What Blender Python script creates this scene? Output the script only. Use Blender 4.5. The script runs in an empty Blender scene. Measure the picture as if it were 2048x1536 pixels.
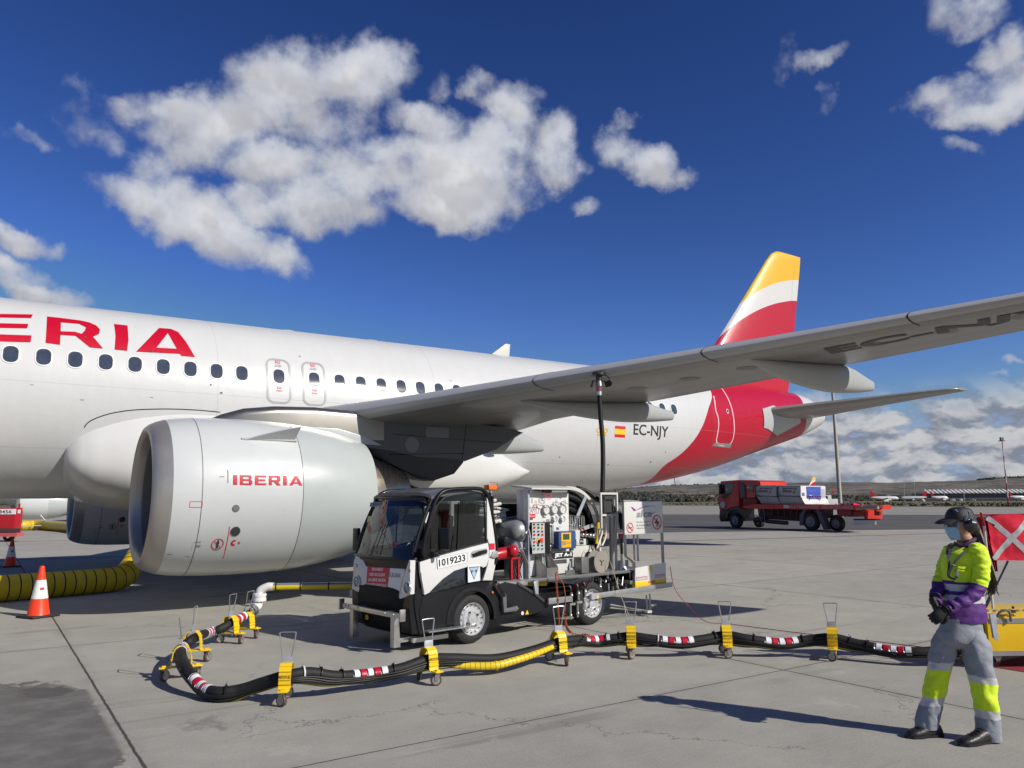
import bpy, bmesh, math, random
from mathutils import Vector, Matrix, noise
random.seed(7)
R = math.radians
V = Vector
sc = bpy.context.scene
col = sc.collection

# ------------------------------------------------------------------ camera
CF = 1533.9
CYAW, CPIT, CROL = R(55.715), R(8.766), R(-0.290)
CAM = V((-0.191, -18.954, 1.67))
fw = V((math.cos(CYAW)*math.cos(CPIT), math.sin(CYAW)*math.cos(CPIT), math.sin(CPIT)))
_rt = V((math.sin(CYAW), -math.cos(CYAW), 0)); _up = _rt.cross(fw)
rt = math.cos(CROL)*_rt + math.sin(CROL)*_up
up = -math.sin(CROL)*_rt + math.cos(CROL)*_up
cd = bpy.data.cameras.new('camera'); cam = bpy.data.objects.new('camera', cd); col.objects.link(cam)
cd.sensor_width = 36; cd.lens = 36*CF/2048; cd.clip_start = .1; cd.clip_end = 40000
cam.matrix_world = Matrix(((rt.x, up.x, -fw.x, CAM.x), (rt.y, up.y, -fw.y, CAM.y), (rt.z, up.z, -fw.z, CAM.z), (0, 0, 0, 1)))
sc.camera = cam
# measuring helpers: where a sight line meets a real surface
def ray(px, py): return fw + rt*((px-1024)/CF) - up*((py-768)/CF)
def G(px, py, z=0.0):
    d = ray(px, py); return CAM + d*((z-CAM.z)/d.z)
def onp(px, py, p0, n):
    d = ray(px, py); n = V(n); return CAM + d*((V(p0)-CAM).dot(n)/d.dot(n))
def onY(px, py, y): return onp(px, py, (0, y, 0), (0, 1, 0))
def atd(px, py, z): return CAM + ray(px, py)*z
def hit(px, py, F, t0, t1, n=400):
    d = ray(px, py); t = t0; st = (t1-t0)/n
    while t < t1:
        if F(CAM+d*t) < 0:
            a, b = t-st, t
            for _ in range(20):
                m = (a+b)/2
                if F(CAM+d*m) < 0: b = m
                else: a = m
            return CAM+d*b
        t += st
    return CAM+d*t1

# ------------------------------------------------------------------ render look
sc.view_settings.view_transform = 'Standard'; sc.view_settings.look = 'None'
sc.view_settings.exposure = EXPO = 0.0; sc.view_settings.gamma = 1
sc.render.engine = 'CYCLES'
sc.cycles.max_bounces = 8; sc.cycles.transparent_max_bounces = 12

# ------------------------------------------------------------------ sun
SUN_EL = R(33.0)
sun_from = V((.446*math.cos(SUN_EL), -.895*math.cos(SUN_EL), math.sin(SUN_EL))).normalized()
sd = bpy.data.lights.new('sun', 'SUN'); sd.energy = 5.0; sd.angle = R(.53); sd.color = (1.0, .945, .86)
so = bpy.data.objects.new('sun', sd); col.objects.link(so)
so.rotation_euler = sun_from.to_track_quat('Z', 'Y').to_euler(); so.location = (0, -40, 40)

# ------------------------------------------------------------------ node helper
class NT:
    def __init__(s, nt): s.t = nt; nt.nodes.clear()
    def n(s, typ, **k):
        nd = s.t.nodes.new(typ)
        for a, b in k.items():
            if a.startswith('i_'): nd.inputs[int(a[2:])].default_value = b
            else: setattr(nd, a, b)
        return nd
    def put(s, inp, v):
        if v is None: return
        if isinstance(v, bpy.types.NodeSocket): s.t.links.new(v, inp)
        else: inp.default_value = v
    def m(s, op, a, b=None, c=None, clamp=False):
        nd = s.n('ShaderNodeMath', operation=op); nd.use_clamp = clamp
        for i, v in enumerate((a, b, c)): s.put(nd.inputs[i], v)
        return nd.outputs[0]
    def vm(s, op, a, b=None, out=0):
        nd = s.n('ShaderNodeVectorMath', operation=op)
        s.put(nd.inputs[0], a); s.put(nd.inputs[1], b)
        return nd.outputs[out]
    def noise(s, vec, scale, detail=4, rough=.5, out=0, dist=0.0):
        nd = s.n('ShaderNodeTexNoise'); nd.inputs['Scale'].default_value = scale
        nd.inputs['Detail'].default_value = detail; nd.inputs['Roughness'].default_value = rough
        nd.inputs['Distortion'].default_value = dist
        s.put(nd.inputs['Vector'], vec); return nd.outputs[out]
    def mix(s, f, a, b, blend='MIX'):
        nd = s.n('ShaderNodeMix', data_type='RGBA', blend_type=blend)
        s.put(nd.inputs[0], f); s.put(nd.inputs[6], a); s.put(nd.inputs[7], b); return nd.outputs[2]
    def ss(s, x, lo, hi, a=0.0, b=1.0):
        nd = s.n('ShaderNodeMapRange', interpolation_type='SMOOTHSTEP')
        for i, v in enumerate((x, lo, hi, a, b)): s.put(nd.inputs[i], v)
        return nd.outputs[0]
    def fcurve(s, x, pts):
        nd = s.n('ShaderNodeFloatCurve'); c = nd.mapping.curves[0]
        while len(c.points) > 2: c.points.remove(c.points[-1])
        c.points[0].location = pts[0]; c.points[1].location = pts[-1]
        for p in pts[1:-1]: c.points.new(*p)
        nd.mapping.update(); s.put(nd.inputs[1], x); return nd.outputs[0]
def c4(c): return (c[0], c[1], c[2], 1.0)

# ------------------------------------------------------------------ sky with broken cumulus
def sky():
    w = bpy.data.worlds.new('World'); sc.world = w; w.use_nodes = True
    N = NT(w.node_tree)
    out = N.n('ShaderNodeOutputWorld'); bg = N.n('ShaderNodeBackground')
    N.t.links.new(bg.outputs[0], out.inputs[0])
    st = N.n('ShaderNodeTexSky', sky_type='NISHITA'); st.sun_disc = False
    st.sun_elevation = SUN_EL; st.sun_rotation = math.atan2(sun_from.x, sun_from.y)
    st.altitude = 600; st.air_density = 1.0; st.dust_density = .35; st.ozone_density = 3.0
    tc = N.n('ShaderNodeTexCoord'); D = N.vm('NORMALIZE', tc.outputs['Generated'])
    sx = N.n('ShaderNodeSeparateXYZ'); N.put(sx.inputs[0], D)
    az = N.m('ARCTAN2', sx.outputs[1], sx.outputs[0]); el = N.m('ARCSINE', sx.outputs[2])
    # domain warp
    nz = N.vm('SUBTRACT', N.noise(D, 9, 5, .62, out=1), (.5, .5, .5))
    wv = N.vm('SCALE', nz); wv.node.inputs[3].default_value = .085
    base = N.n('ShaderNodeCombineXYZ'); N.put(base.inputs[0], az); N.put(base.inputs[1], el)
    P = N.vm('ADD', base.outputs[0], wv)
    zero = N.vm('MULTIPLY', P, (1, 1, 0)); wb = N.vm('SCALE', nz); wb.node.inputs[3].default_value = .035; PB = N.vm('ADD', base.outputs[0], wb)
    def ae(px, py):
        d = ray(px, py).normalized(); return math.atan2(d.y, d.x), math.asin(d.z)
    blobs = [(420,240,120,62,10,1),(560,170,100,85,10,1.1),(690,160,95,78,20,1.0),(760,110,62,48,0,.8),(350,200,70,38,0,.8),(260,205,52,28,0,.68),(170,225,50,66,0,.56),(150,170,30,34,0,.5),(215,270,50,34,-40,.55),
        (380,280,75,60,0,.85),(300,335,44,44,0,.62),(300,415,95,52,-12,1.0),(430,450,120,58,-22,1.05),(530,492,85,40,-20,.95),(560,325,100,46,0,1.0),(640,395,115,66,0,1.0),(530,410,85,42,0,.95),
        (720,320,110,46,0,.78),(640,255,75,36,0,.66),(710,370,80,50,0,.92),(790,360,60,50,0,.85),(850,235,82,36,-12,.95),(905,350,120,72,-12,1.12),(900,415,100,45,-10,1.0),(1000,310,75,58,0,1.0),(1010,380,70,48,0,.9),
        (1030,235,68,34,-25,.85),(1105,290,48,58,-50,1.0),(1125,330,42,46,0,.9),(1040,190,44,28,0,.6),(960,170,32,24,0,.6),(880,165,26,30,0,.4),
        (1240,290,42,48,0,.75),(1290,325,48,44,-30,.95),(1357,352,28,22,0,.65),(1262,226,20,15,0,.5),(1183,408,26,17,0,.6),(60,290,44,20,-15,.55),
        (45,475,72,26,-5,.9),(105,487,22,18,0,.6),(20,530,60,34,0,.9),(90,580,85,30,-12,.95),
        (1930,30,70,46,0,.85),(1880,15,40,30,0,.5),(2010,100,52,50,0,1.0),(1895,195,80,42,-8,.95),(1975,215,95,36,0,1.0),(2040,170,60,60,0,1.0),
        (1640,102,44,17,12,.5),(1655,180,18,26,0,.42),(1560,105,18,40,-30,.25),(1920,293,36,13,0,.45),(2030,733,26,10,0,.6),(2012,762,18,9,0,.5),
        (1640,800,70,22,0,.6)]
    tot = None; snum = sden = None
    for (px, py, rx, ry, rot, wt) in blobs:
        a, e = ae(px, py)
        # local size in angle: the picture stretches towards its corners
        cs = 1/(1+((px-1024)/CF)**2+((py-768)/CF)**2)
        kx = cs**.5*1.0/CF/max(.2, math.cos(e))*1.0; ky = cs**.75/CF
        mp = N.n('ShaderNodeMapping', vector_type='TEXTURE')
        mp.inputs['Location'].default_value = (a, e, 0); mp.inputs['Rotation'].default_value = (0, 0, R(rot)*-1)
        mp.inputs['Scale'].default_value = (rx*kx*1.36, ry*ky*1.36, 1)
        N.put(mp.inputs['Vector'], zero)
        l2 = N.vm('DOT_PRODUCT', mp.outputs[0], mp.outputs[0], out=1)
        d = N.m('MULTIPLY_ADD', l2, -wt, wt)
        sp_ = N.n('ShaderNodeSeparateXYZ'); N.put(sp_.inputs[0], mp.outputs[0]); dp = N.m('MAXIMUM', d, 0.0); a_ = N.m('MULTIPLY', dp, N.m('MULTIPLY_ADD', sp_.outputs[0], -.25, sp_.outputs[1]))
        snum = a_ if snum is None else N.m('ADD', snum, a_); sden = dp if sden is None else N.m('ADD', sden, dp)
        tot = d if tot is None else N.m('SMOOTH_MAX', tot, d, .35)
    n2 = N.noise(D, 24, 7, .55); n3 = N.noise(D, 8, 4, .5)
    dens = N.m('ADD', tot, N.m('ADD', N.m('MULTIPLY', N.m('SUBTRACT', n2, .5), 1.5), N.m('MULTIPLY', N.m('SUBTRACT', n3, .5), 1.1)))
    alpha = N.ss(dens, .08, .92)
    # the bank of flat cumulus near the horizon
    sv = N.vm('MULTIPLY', PB, (1, 2.1, 1)); off = N.vm('ADD', sv, (3.1, 1.7, 0))
    nb = N.noise(off, 21, 8, .58)
    edge = N.m('ADD', N.m('MULTIPLY', az, -0.045), .145)      # the bank stands higher to the right
    cover = N.ss(el, N.m('SUBTRACT', edge, .035), N.m('ADD', edge, .02), 1.0, 0.0)
    bank = N.m('MULTIPLY', N.ss(nb, .33, .47), cover)
    bank = N.m('MULTIPLY', bank, N.ss(el, -.01, .01))
    sh2 = N.noise(N.vm('ADD', off, (-.01, .032, 0)), 21, 4, .52); nb3 = N.noise(off, 21, 4, .52)
    lit = N.m('MULTIPLY', N.ss(N.m('SUBTRACT', nb3, sh2), -.13, .13), N.ss(nb, .72, .50, .6, 1.0))
    bankc = N.mix(lit, c4((.22, .25, .32)), c4((.56, .57, .59)))
    thick = N.ss(dens, .25, 1.7)
    n4 = N.noise(N.vm('ADD', D, (0, 0, .018)), 14, 3, .5); n5 = N.noise(D, 14, 3, .5)
    rel = N.ss(N.m('SUBTRACT', n5, n4), -.09, .10)
    cc = N.mix(thick, c4((.42, .46, .57)), c4((.76, .765, .78)))
    puff = N.m('ADD', N.m('DIVIDE', snum, N.m('MAXIMUM', sden, .02)), N.m('MULTIPLY', N.m('SUBTRACT', rel, .5), .55))
    cc = N.mix(N.m('MULTIPLY', N.ss(puff, -.75, .45, 1, 0), .8), cc, c4((.42, .425, .46)))
    hs = N.n('ShaderNodeHueSaturation'); hs.inputs['Saturation'].default_value = 1.12; hs.inputs['Hue'].default_value = .5
    N.put(hs.inputs['Color'], st.outputs[0])
    gm = N.n('ShaderNodeGamma'); gm.inputs[1].default_value = SKYG; N.put(gm.inputs[0], N.vm('MULTIPLY', hs.outputs[0], (SKYK, SKYK, SKYK)))
    skyc = N.vm('MINIMUM', N.vm('MULTIPLY', gm.outputs[0], SKYT), (.26, .34, .52))
    skyc = N.mix(N.ss(el, .0, .11, .85, 0), skyc, c4((.31, .43, .60)))
    c = N.mix(alpha, skyc, cc); c = N.mix(bank, c, bankc)
    N.put(bg.inputs[0], c); bg.inputs[1].default_value = 1.0
SKYK = .075; SKYG = 1.55; SKYT = (2.4, 2.0, 2.35)
sky()

# ------------------------------------------------------------------ materials
MATS = {}
def mat(name, colr, rough=.5, metal=0.0, var=.06, vscale=6.0, bump=0.0, bscale=60.0, coat=0.0, spec=.5, trans=0.0, emis=None, ior=1.45, rvar=.1, sheen=0, alpha=1.0):
    if name in MATS: return MATS[name]
    m = bpy.data.materials.new(name); m.use_nodes = True; N = NT(m.node_tree)
    out = N.n('ShaderNodeOutputMaterial'); b = N.n('ShaderNodeBsdfPrincipled')
    N.t.links.new(b.outputs[0], out.inputs[0])
    tc = N.n('ShaderNodeTexCoord'); oc = tc.outputs['Object']
    nz = N.noise(oc, vscale, 5, .6)
    k = N.m('MULTIPLY_ADD', N.m('SUBTRACT', nz, .5), var*4, 1.0)
    cv = N.vm('SCALE', tuple(colr)); N.put(cv.node.inputs[3], k)
    N.put(b.inputs['Base Color'], cv)
    N.put(b.inputs['Roughness'], N.m('MULTIPLY_ADD', N.m('SUBTRACT', nz, .5), rvar*2, rough, clamp=True))
    b.inputs['Metallic'].default_value = metal; b.inputs['Specular IOR Level'].default_value = spec
    b.inputs['Coat Weight'].default_value = coat; b.inputs['Coat Roughness'].default_value = .06
    b.inputs['Transmission Weight'].default_value = trans; b.inputs['IOR'].default_value = ior
    b.inputs['Sheen Weight'].default_value = sheen; b.inputs['Alpha'].default_value = alpha
    if emis: b.inputs['Emission Color'].default_value = c4(emis[:3]); b.inputs['Emission Strength'].default_value = emis[3]
    if bump:
        bp = N.n('ShaderNodeBump'); bp.inputs['Strength'].default_value = bump; bp.inputs['Distance'].default_value = .01
        N.put(bp.inputs['Height'], N.noise(oc, bscale, 4, .6)); N.put(b.inputs['Normal'], bp.outputs[0])
    m['_bsdf'] = b.name; MATS[name] = m; return m
def nodes_of(m): return m.node_tree, m.node_tree.nodes[m['_bsdf']]

white = mat('white_paint', (.60, .60, .585), .28, coat=.4, var=.02)
gwhite = mat('grey_white_paint', (.42, .44, .44), .3, coat=.3, var=.02, vscale=2)
offwhite = mat('offwhite_metal', (.54, .54, .50), .4, var=.05, vscale=9)
wgrey = mat('wing_grey_paint', (.22, .225, .22), .38, var=.05, vscale=1.5)
slatm = mat('slat_metal', (.46, .48, .50), .38, metal=.6, var=.05)
fairm = mat('fairing_grey', (.36, .375, .37), .35, var=.03, vscale=2)
lipm = mat('inlet_lip_metal', (.40, .385, .355), .42, metal=.6, var=.06, vscale=3, rvar=.15)
barrelm = mat('inlet_barrel', (.20, .205, .21), .38, metal=.35, var=.05)
silver = mat('bare_metal_fairing', (.30, .285, .255), .30, metal=.85, var=.03, vscale=2, rvar=.03)
corem = mat('exhaust_metal', (.55, .48, .40), .28, metal=.9, var=.08)
darkm = mat('dark_metal', (.03, .03, .033), .5)  # plain near-black metal for outlets, gaps, seams and small fittings
pylm = mat('pylon_grey', (.115, .123, .13), .42, var=.06, vscale=3)
pylh = mat('pylon_heatshield', (.03, .032, .035), .38, var=.1)
red = mat('livery_red', (.46, .003, .022), .4, coat=.05, var=.03, spec=.3)
black = mat('black_rubber', (.010, .010, .011), .5, spec=.35, var=.1, vscale=20)
blackp = mat('black_plastic', (.010, .010, .012), .34, coat=.1, spec=.35, var=.08)
tyre = mat('tyre_rubber', (.018, .018, .018), .75, var=.15, vscale=14, bump=.2)
steel = mat('stainless_steel', (.52, .52, .51), .33, metal=.85, var=.1, vscale=12, rvar=.2)
alu = mat('brushed_aluminium', (.40, .41, .41), .42, metal=.7, var=.1, vscale=15)
galv = mat('galvanised_plate', (.50, .53, .57), .42, metal=.6, var=.12, vscale=30)
yellow = mat('yellow_paint', (.78, .52, .012), .38, var=.06, vscale=15)
redp = mat('red_paint', (.40, .008, .016), .32, coat=.3, var=.05)
redt = mat('truck_red_paint', (.56, .028, .014), .4, coat=.2, var=.08, vscale=3)
glassd = mat('tinted_glass', (.02, .024, .028), .04, spec=.9, coat=.6, var=0, rvar=0)
orange = mat('cone_orange', (.90, .052, .012), .42, var=.06, vscale=14)
retro = mat('retroreflective_white', (.78, .78, .76), .35, var=.06, vscale=30, bump=.25, bscale=90)
ductm = mat('yellow_duct_fabric', (.60, .42, .010), .42, var=.12, vscale=8, bump=.5, bscale=12)
blued = mat('meter_blue', (.03, .07, .20), .4, var=.06)
def glass(name, tint=(.6, .66, .66), mixf=.35):
    m = bpy.data.materials.new(name); m.use_nodes = True; N = NT(m.node_tree)
    out = N.n('ShaderNodeOutputMaterial'); tr = N.n('ShaderNodeBsdfTransparent'); gl = N.n('ShaderNodeBsdfGlossy')
    tr.inputs[0].default_value = c4(tint); gl.inputs['Roughness'].default_value = .01; gl.inputs[0].default_value = (1, 1, 1, 1)
    fr = N.n('ShaderNodeFresnel'); fr.inputs[0].default_value = 1.52
    mx = N.n('ShaderNodeMixShader'); N.put(mx.inputs[0], N.m('MULTIPLY', fr.outputs[0], .9, clamp=True))
    N.put(mx.inputs[1], tr.outputs[0]); N.put(mx.inputs[2], gl.outputs[0]); N.put(out.inputs[0], mx.outputs[0])
    return m
cabglass = glass('cab_glass', (.5, .54, .54))

# ------------------------------------------------------------------ mesh builder
def lin(a, b, t): return a+(b-a)*t
class MB:
    def __init__(s): s.b = bmesh.new(); s.mi = 0
    def face(s, pts):
        f = s.b.faces.new([s.b.verts.new(p) for p in pts]); f.material_index = s.mi; return f
    def grid(s, rows, close_u=False, cap=False, flip=False):
        vs = [[s.b.verts.new(p) for p in r] for r in rows]; n = len(rows[0])
        for i in range(len(vs)-1):
            for j in range(n if close_u else n-1):
                q = [vs[i][j], vs[i][(j+1) % n], vs[i+1][(j+1) % n], vs[i+1][j]]
                if flip: q.reverse()
                try: f = s.b.faces.new(q); f.material_index = s.mi
                except ValueError: pass
        if cap:
            for r in (vs[0], vs[-1]):
                try: f = s.b.faces.new(r if r is vs[-1] else r[::-1]); f.material_index = s.mi
                except ValueError: pass
        return vs
    def box(s, c, sz, rot=None, bev=0.0):
        x, y, z = (v/2 for v in sz); M = rot if rot else Matrix.Identity(3)
        vs = [s.b.verts.new(V(c)+M @ V((a*x, b_*y, d*z))) for a in (-1, 1) for b_ in (-1, 1) for d in (-1, 1)]
        fs = [(0, 1, 3, 2), (4, 6, 7, 5), (0, 4, 5, 1), (2, 3, 7, 6), (0, 2, 6, 4), (1, 5, 7, 3)]
        nf = []
        for f in fs:
            q = s.b.faces.new([vs[i] for i in f]); q.material_index = s.mi; nf.append(q)
        if bev:
            es = list({e for f in nf for e in f.edges})
            r = bmesh.ops.bevel(s.b, geom=es, offset=bev, segments=2, affect='EDGES', profile=.6)
            for f in r['faces']: f.material_index = s.mi
        return s
    def frame(s, d):
        d = V(d).normalized(); a = V((0, 0, 1)) if abs(d.z) < .9 else V((1, 0, 0))
        x = d.cross(a).normalized(); return x, x.cross(d).normalized()
    def cyl(s, p0, p1, r0, r1=None, n=16, cap=True):
        p0, p1 = V(p0), V(p1); r1 = r0 if r1 is None else r1; x, y = s.frame(p1-p0)
        rows = [[p+(x*math.cos(2*math.pi*i/n)+y*math.sin(2*math.pi*i/n))*r for i in range(n)] for p, r in ((p0, r0), (p1, r1))]
        s.grid(rows, True, cap); return s
    def tube(s, pts, r, n=8, cap=True, flat=1.0):
        pts = [V(p) for p in pts]; rows = []; px = None
        for i, p in enumerate(pts):
            d = (pts[min(i+1, len(pts)-1)]-pts[max(i-1, 0)]).normalized()
            if px is None: x, y = s.frame(d)
            else:
                x = (px-d*px.dot(d)).normalized(); y = d.cross(x)
            px = x; rr = r[i] if isinstance(r, (list, tuple)) else r
            rows.append([p+(x*math.cos(2*math.pi*j/n)+y*math.sin(2*math.pi*j/n)*flat)*rr for j in range(n)])
        s.grid(rows, True, cap); return s
    def lathe(s, c, axis, prof, n=32, cap=False, mis=None):
        # prof: (distance along axis, radius)
        c = V(c); ax = V(axis).normalized(); x, y = s.frame(ax)
        for k in range(len(prof)-1):
            if mis: s.mi = mis[k]
            rows = [[c+ax*a+(x*math.cos(2*math.pi*i/n)+y*math.sin(2*math.pi*i/n))*max(r, 1e-4) for i in range(n)] for a, r in prof[k:k+2]]
            s.grid(rows, True, False)
        return s
    def prism(s, pts, ext, bev=0.0):
        ext = V(ext); pts = [V(p) for p in pts]; a = [s.b.verts.new(p) for p in pts]; b = [s.b.verts.new(p+ext) for p in pts]; n = len(pts); nf = []
        for q in (a[::-1], b): f = s.b.faces.new(q); f.material_index = s.mi; nf.append(f)
        for i in range(n):
            f = s.b.faces.new((a[i], a[(i+1) % n], b[(i+1) % n], b[i])); f.material_index = s.mi; nf.append(f)
        if bev:
            es = list({e for f in nf[:2] for e in f.edges})
            r = bmesh.ops.bevel(s.b, geom=es, offset=bev, segments=2, affect='EDGES', profile=.6)
            for f in r['faces']: f.material_index = s.mi
        return s
    def ball(s, c, r, sx=1, sy=1, sz=1, seg=16, rings=10, rot=None):
        M = rot if rot else Matrix.Identity(3)
        rows = []
        for i in range(rings+1):
            t = math.pi*i/rings; rr = max(math.sin(t), 1e-3)
            rows.append([V(c)+M @ V((r*sx*rr*math.cos(2*math.pi*j/seg), r*sy*rr*math.sin(2*math.pi*j/seg), r*sz*math.cos(t))) for j in range(seg)])
        s.grid(rows, True, False); return s
    def build(s, name, mats, parent=None, smooth=True, ang=35, weld=True):
        if weld: bmesh.ops.remove_doubles(s.b, verts=s.b.verts, dist=2e-5)
        bmesh.ops.recalc_face_normals(s.b, faces=s.b.faces)
        me = bpy.data.meshes.new(name); s.b.to_mesh(me); s.b.free()
        if not isinstance(mats, (list, tuple)): mats = [mats]
        for m in mats: me.materials.append(m)
        if smooth:
            me.polygons.foreach_set('use_smooth', [True]*len(me.polygons)); me.set_sharp_from_angle(angle=R(ang))
        o = bpy.data.objects.new(name, me); col.objects.link(o)
        if parent: o.parent = parent
        return o
def tag(o, label=None, cat=None, group=None, kind=None):
    if label: o['label'] = label
    if cat: o['category'] = cat
    if group: o['group'] = group
    if kind: o['kind'] = kind
    return o
def thing(name, label, cat, loc=(0, 0, 0), M=None, group=None):
    o = bpy.data.objects.new(name, None); col.objects.link(o); o.empty_display_size = .2
    if M is not None: o.matrix_world = M
    else: o.location = loc
    return tag(o, label, cat, group)
def copy_tree(o, parent=None):
    c = o.copy(); col.objects.link(c)
    if parent: c.parent = parent
    for ch in [x for x in bpy.data.objects if x.parent == o]: copy_tree(ch, c)
    return c
KIDS = None
def crv(pts, n=8):
    """Catmull-Rom through points"""
    P = [V(p) for p in pts]; P = [P[0]*2-P[1]]+P+[P[-1]*2-P[-2]]; o = []
    for i in range(1, len(P)-2):
        for k in range(n):
            t = k/n; a, b, c, d = P[i-1], P[i], P[i+1], P[i+2]
            o.append(.5*((2*b)+(c-a)*t+(2*a-5*b+4*c-d)*t*t+(3*b-a-3*c+d)*t**3))
    o.append(P[-2]); return o

# text as flat polygons in a unit box (0..1, 0..1)
_tc = {}
def text_bm(txt, off=0.0):
    key = (txt, off)
    if key not in _tc:
        cu = bpy.data.curves.new('t', 'FONT'); cu.body = txt; cu.size = 1; cu.offset = off; cu.resolution_u = 3
        ob = bpy.data.objects.new('t', cu); col.objects.link(ob)
        dg = bpy.context.evaluated_depsgraph_get(); me = bpy.data.meshes.new_from_object(ob.evaluated_get(dg))
        vs = [v.co.copy() for v in me.vertices]; fs = [list(p.vertices) for p in me.polygons]
        bpy.data.objects.remove(ob); bpy.data.curves.remove(cu); bpy.data.meshes.remove(me)
        x0 = min(v.x for v in vs); x1 = max(v.x for v in vs); y0 = min(v.y for v in vs); y1 = max(v.y for v in vs)
        _tc[key] = ([((v.x-x0)/(x1-x0), (v.y-y0)/(y1-y0)) for v in vs], fs, (x1-x0)/(y1-y0))
    return _tc[key]
def decal_polys(polys, fmap, cuts=0):
    """polys: list of 2-D polygons or (verts, faces); bisected along the second axis then mapped by fmap(u, v)"""
    b = bmesh.new()
    if isinstance(polys, tuple):
        vv = [b.verts.new((x, y, 0)) for x, y in polys[0]]
        for f in polys[1]:
            try: b.faces.new([vv[i] for i in f])
            except ValueError: pass
    else:
        for pl in polys:
            f = b.faces.new([b.verts.new((p[0], p[1], 0)) for p in pl])
        bmesh.ops.triangulate(b, faces=b.faces)
    if cuts:
        y0 = min(v.co.y for v in b.verts); y1 = max(v.co.y for v in b.verts)
        for k in range(1, cuts):
            bmesh.ops.bisect_plane(b, geom=list(b.verts)+list(b.edges)+list(b.faces), plane_co=(0, lin(y0, y1, k/cuts), 0), plane_no=(0, 1, 0))
    for v in b.verts: v.co = fmap(v.co.x, v.co.y)
    return b
def bm_obj(b, name, m, parent):
    me = bpy.data.meshes.new(name); b.to_mesh(me); b.free(); me.materials.append(m)
    o = bpy.data.objects.new(name, me); col.objects.link(o)
    if parent: o.parent = parent
    return o
def text_on(txt, P0, PX, PY, m, parent, name='lettering', off=0.02, lift=None):
    """text stretched over the parallelogram P0, P0->PX, P0->PY"""
    P0, PX, PY = V(P0), V(PX), V(PY); ux, uy = PX-P0, PY-P0
    l = V(lift) if lift else V((0, 0, 0)); t = text_bm(txt, off)
    return bm_obj(decal_polys((t[0], t[1]), lambda u, v: P0+ux*u+uy*v+l), name, m, parent)
def join_bm(dst, src):
    me = bpy.data.meshes.new('x'); src.to_mesh(me); src.free(); dst.from_mesh(me); bpy.data.meshes.remove(me)
ink = mat('black_marking', (.02, .02, .022), .5, var=0); inkred = mat('red_marking', (.62, .01, .04), .45, var=0)
inkgrey = mat('grey_marking', (.22, .22, .23), .5, var=0); inkwhite = mat('white_marking', (.8, .8, .8), .5, var=0)
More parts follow.
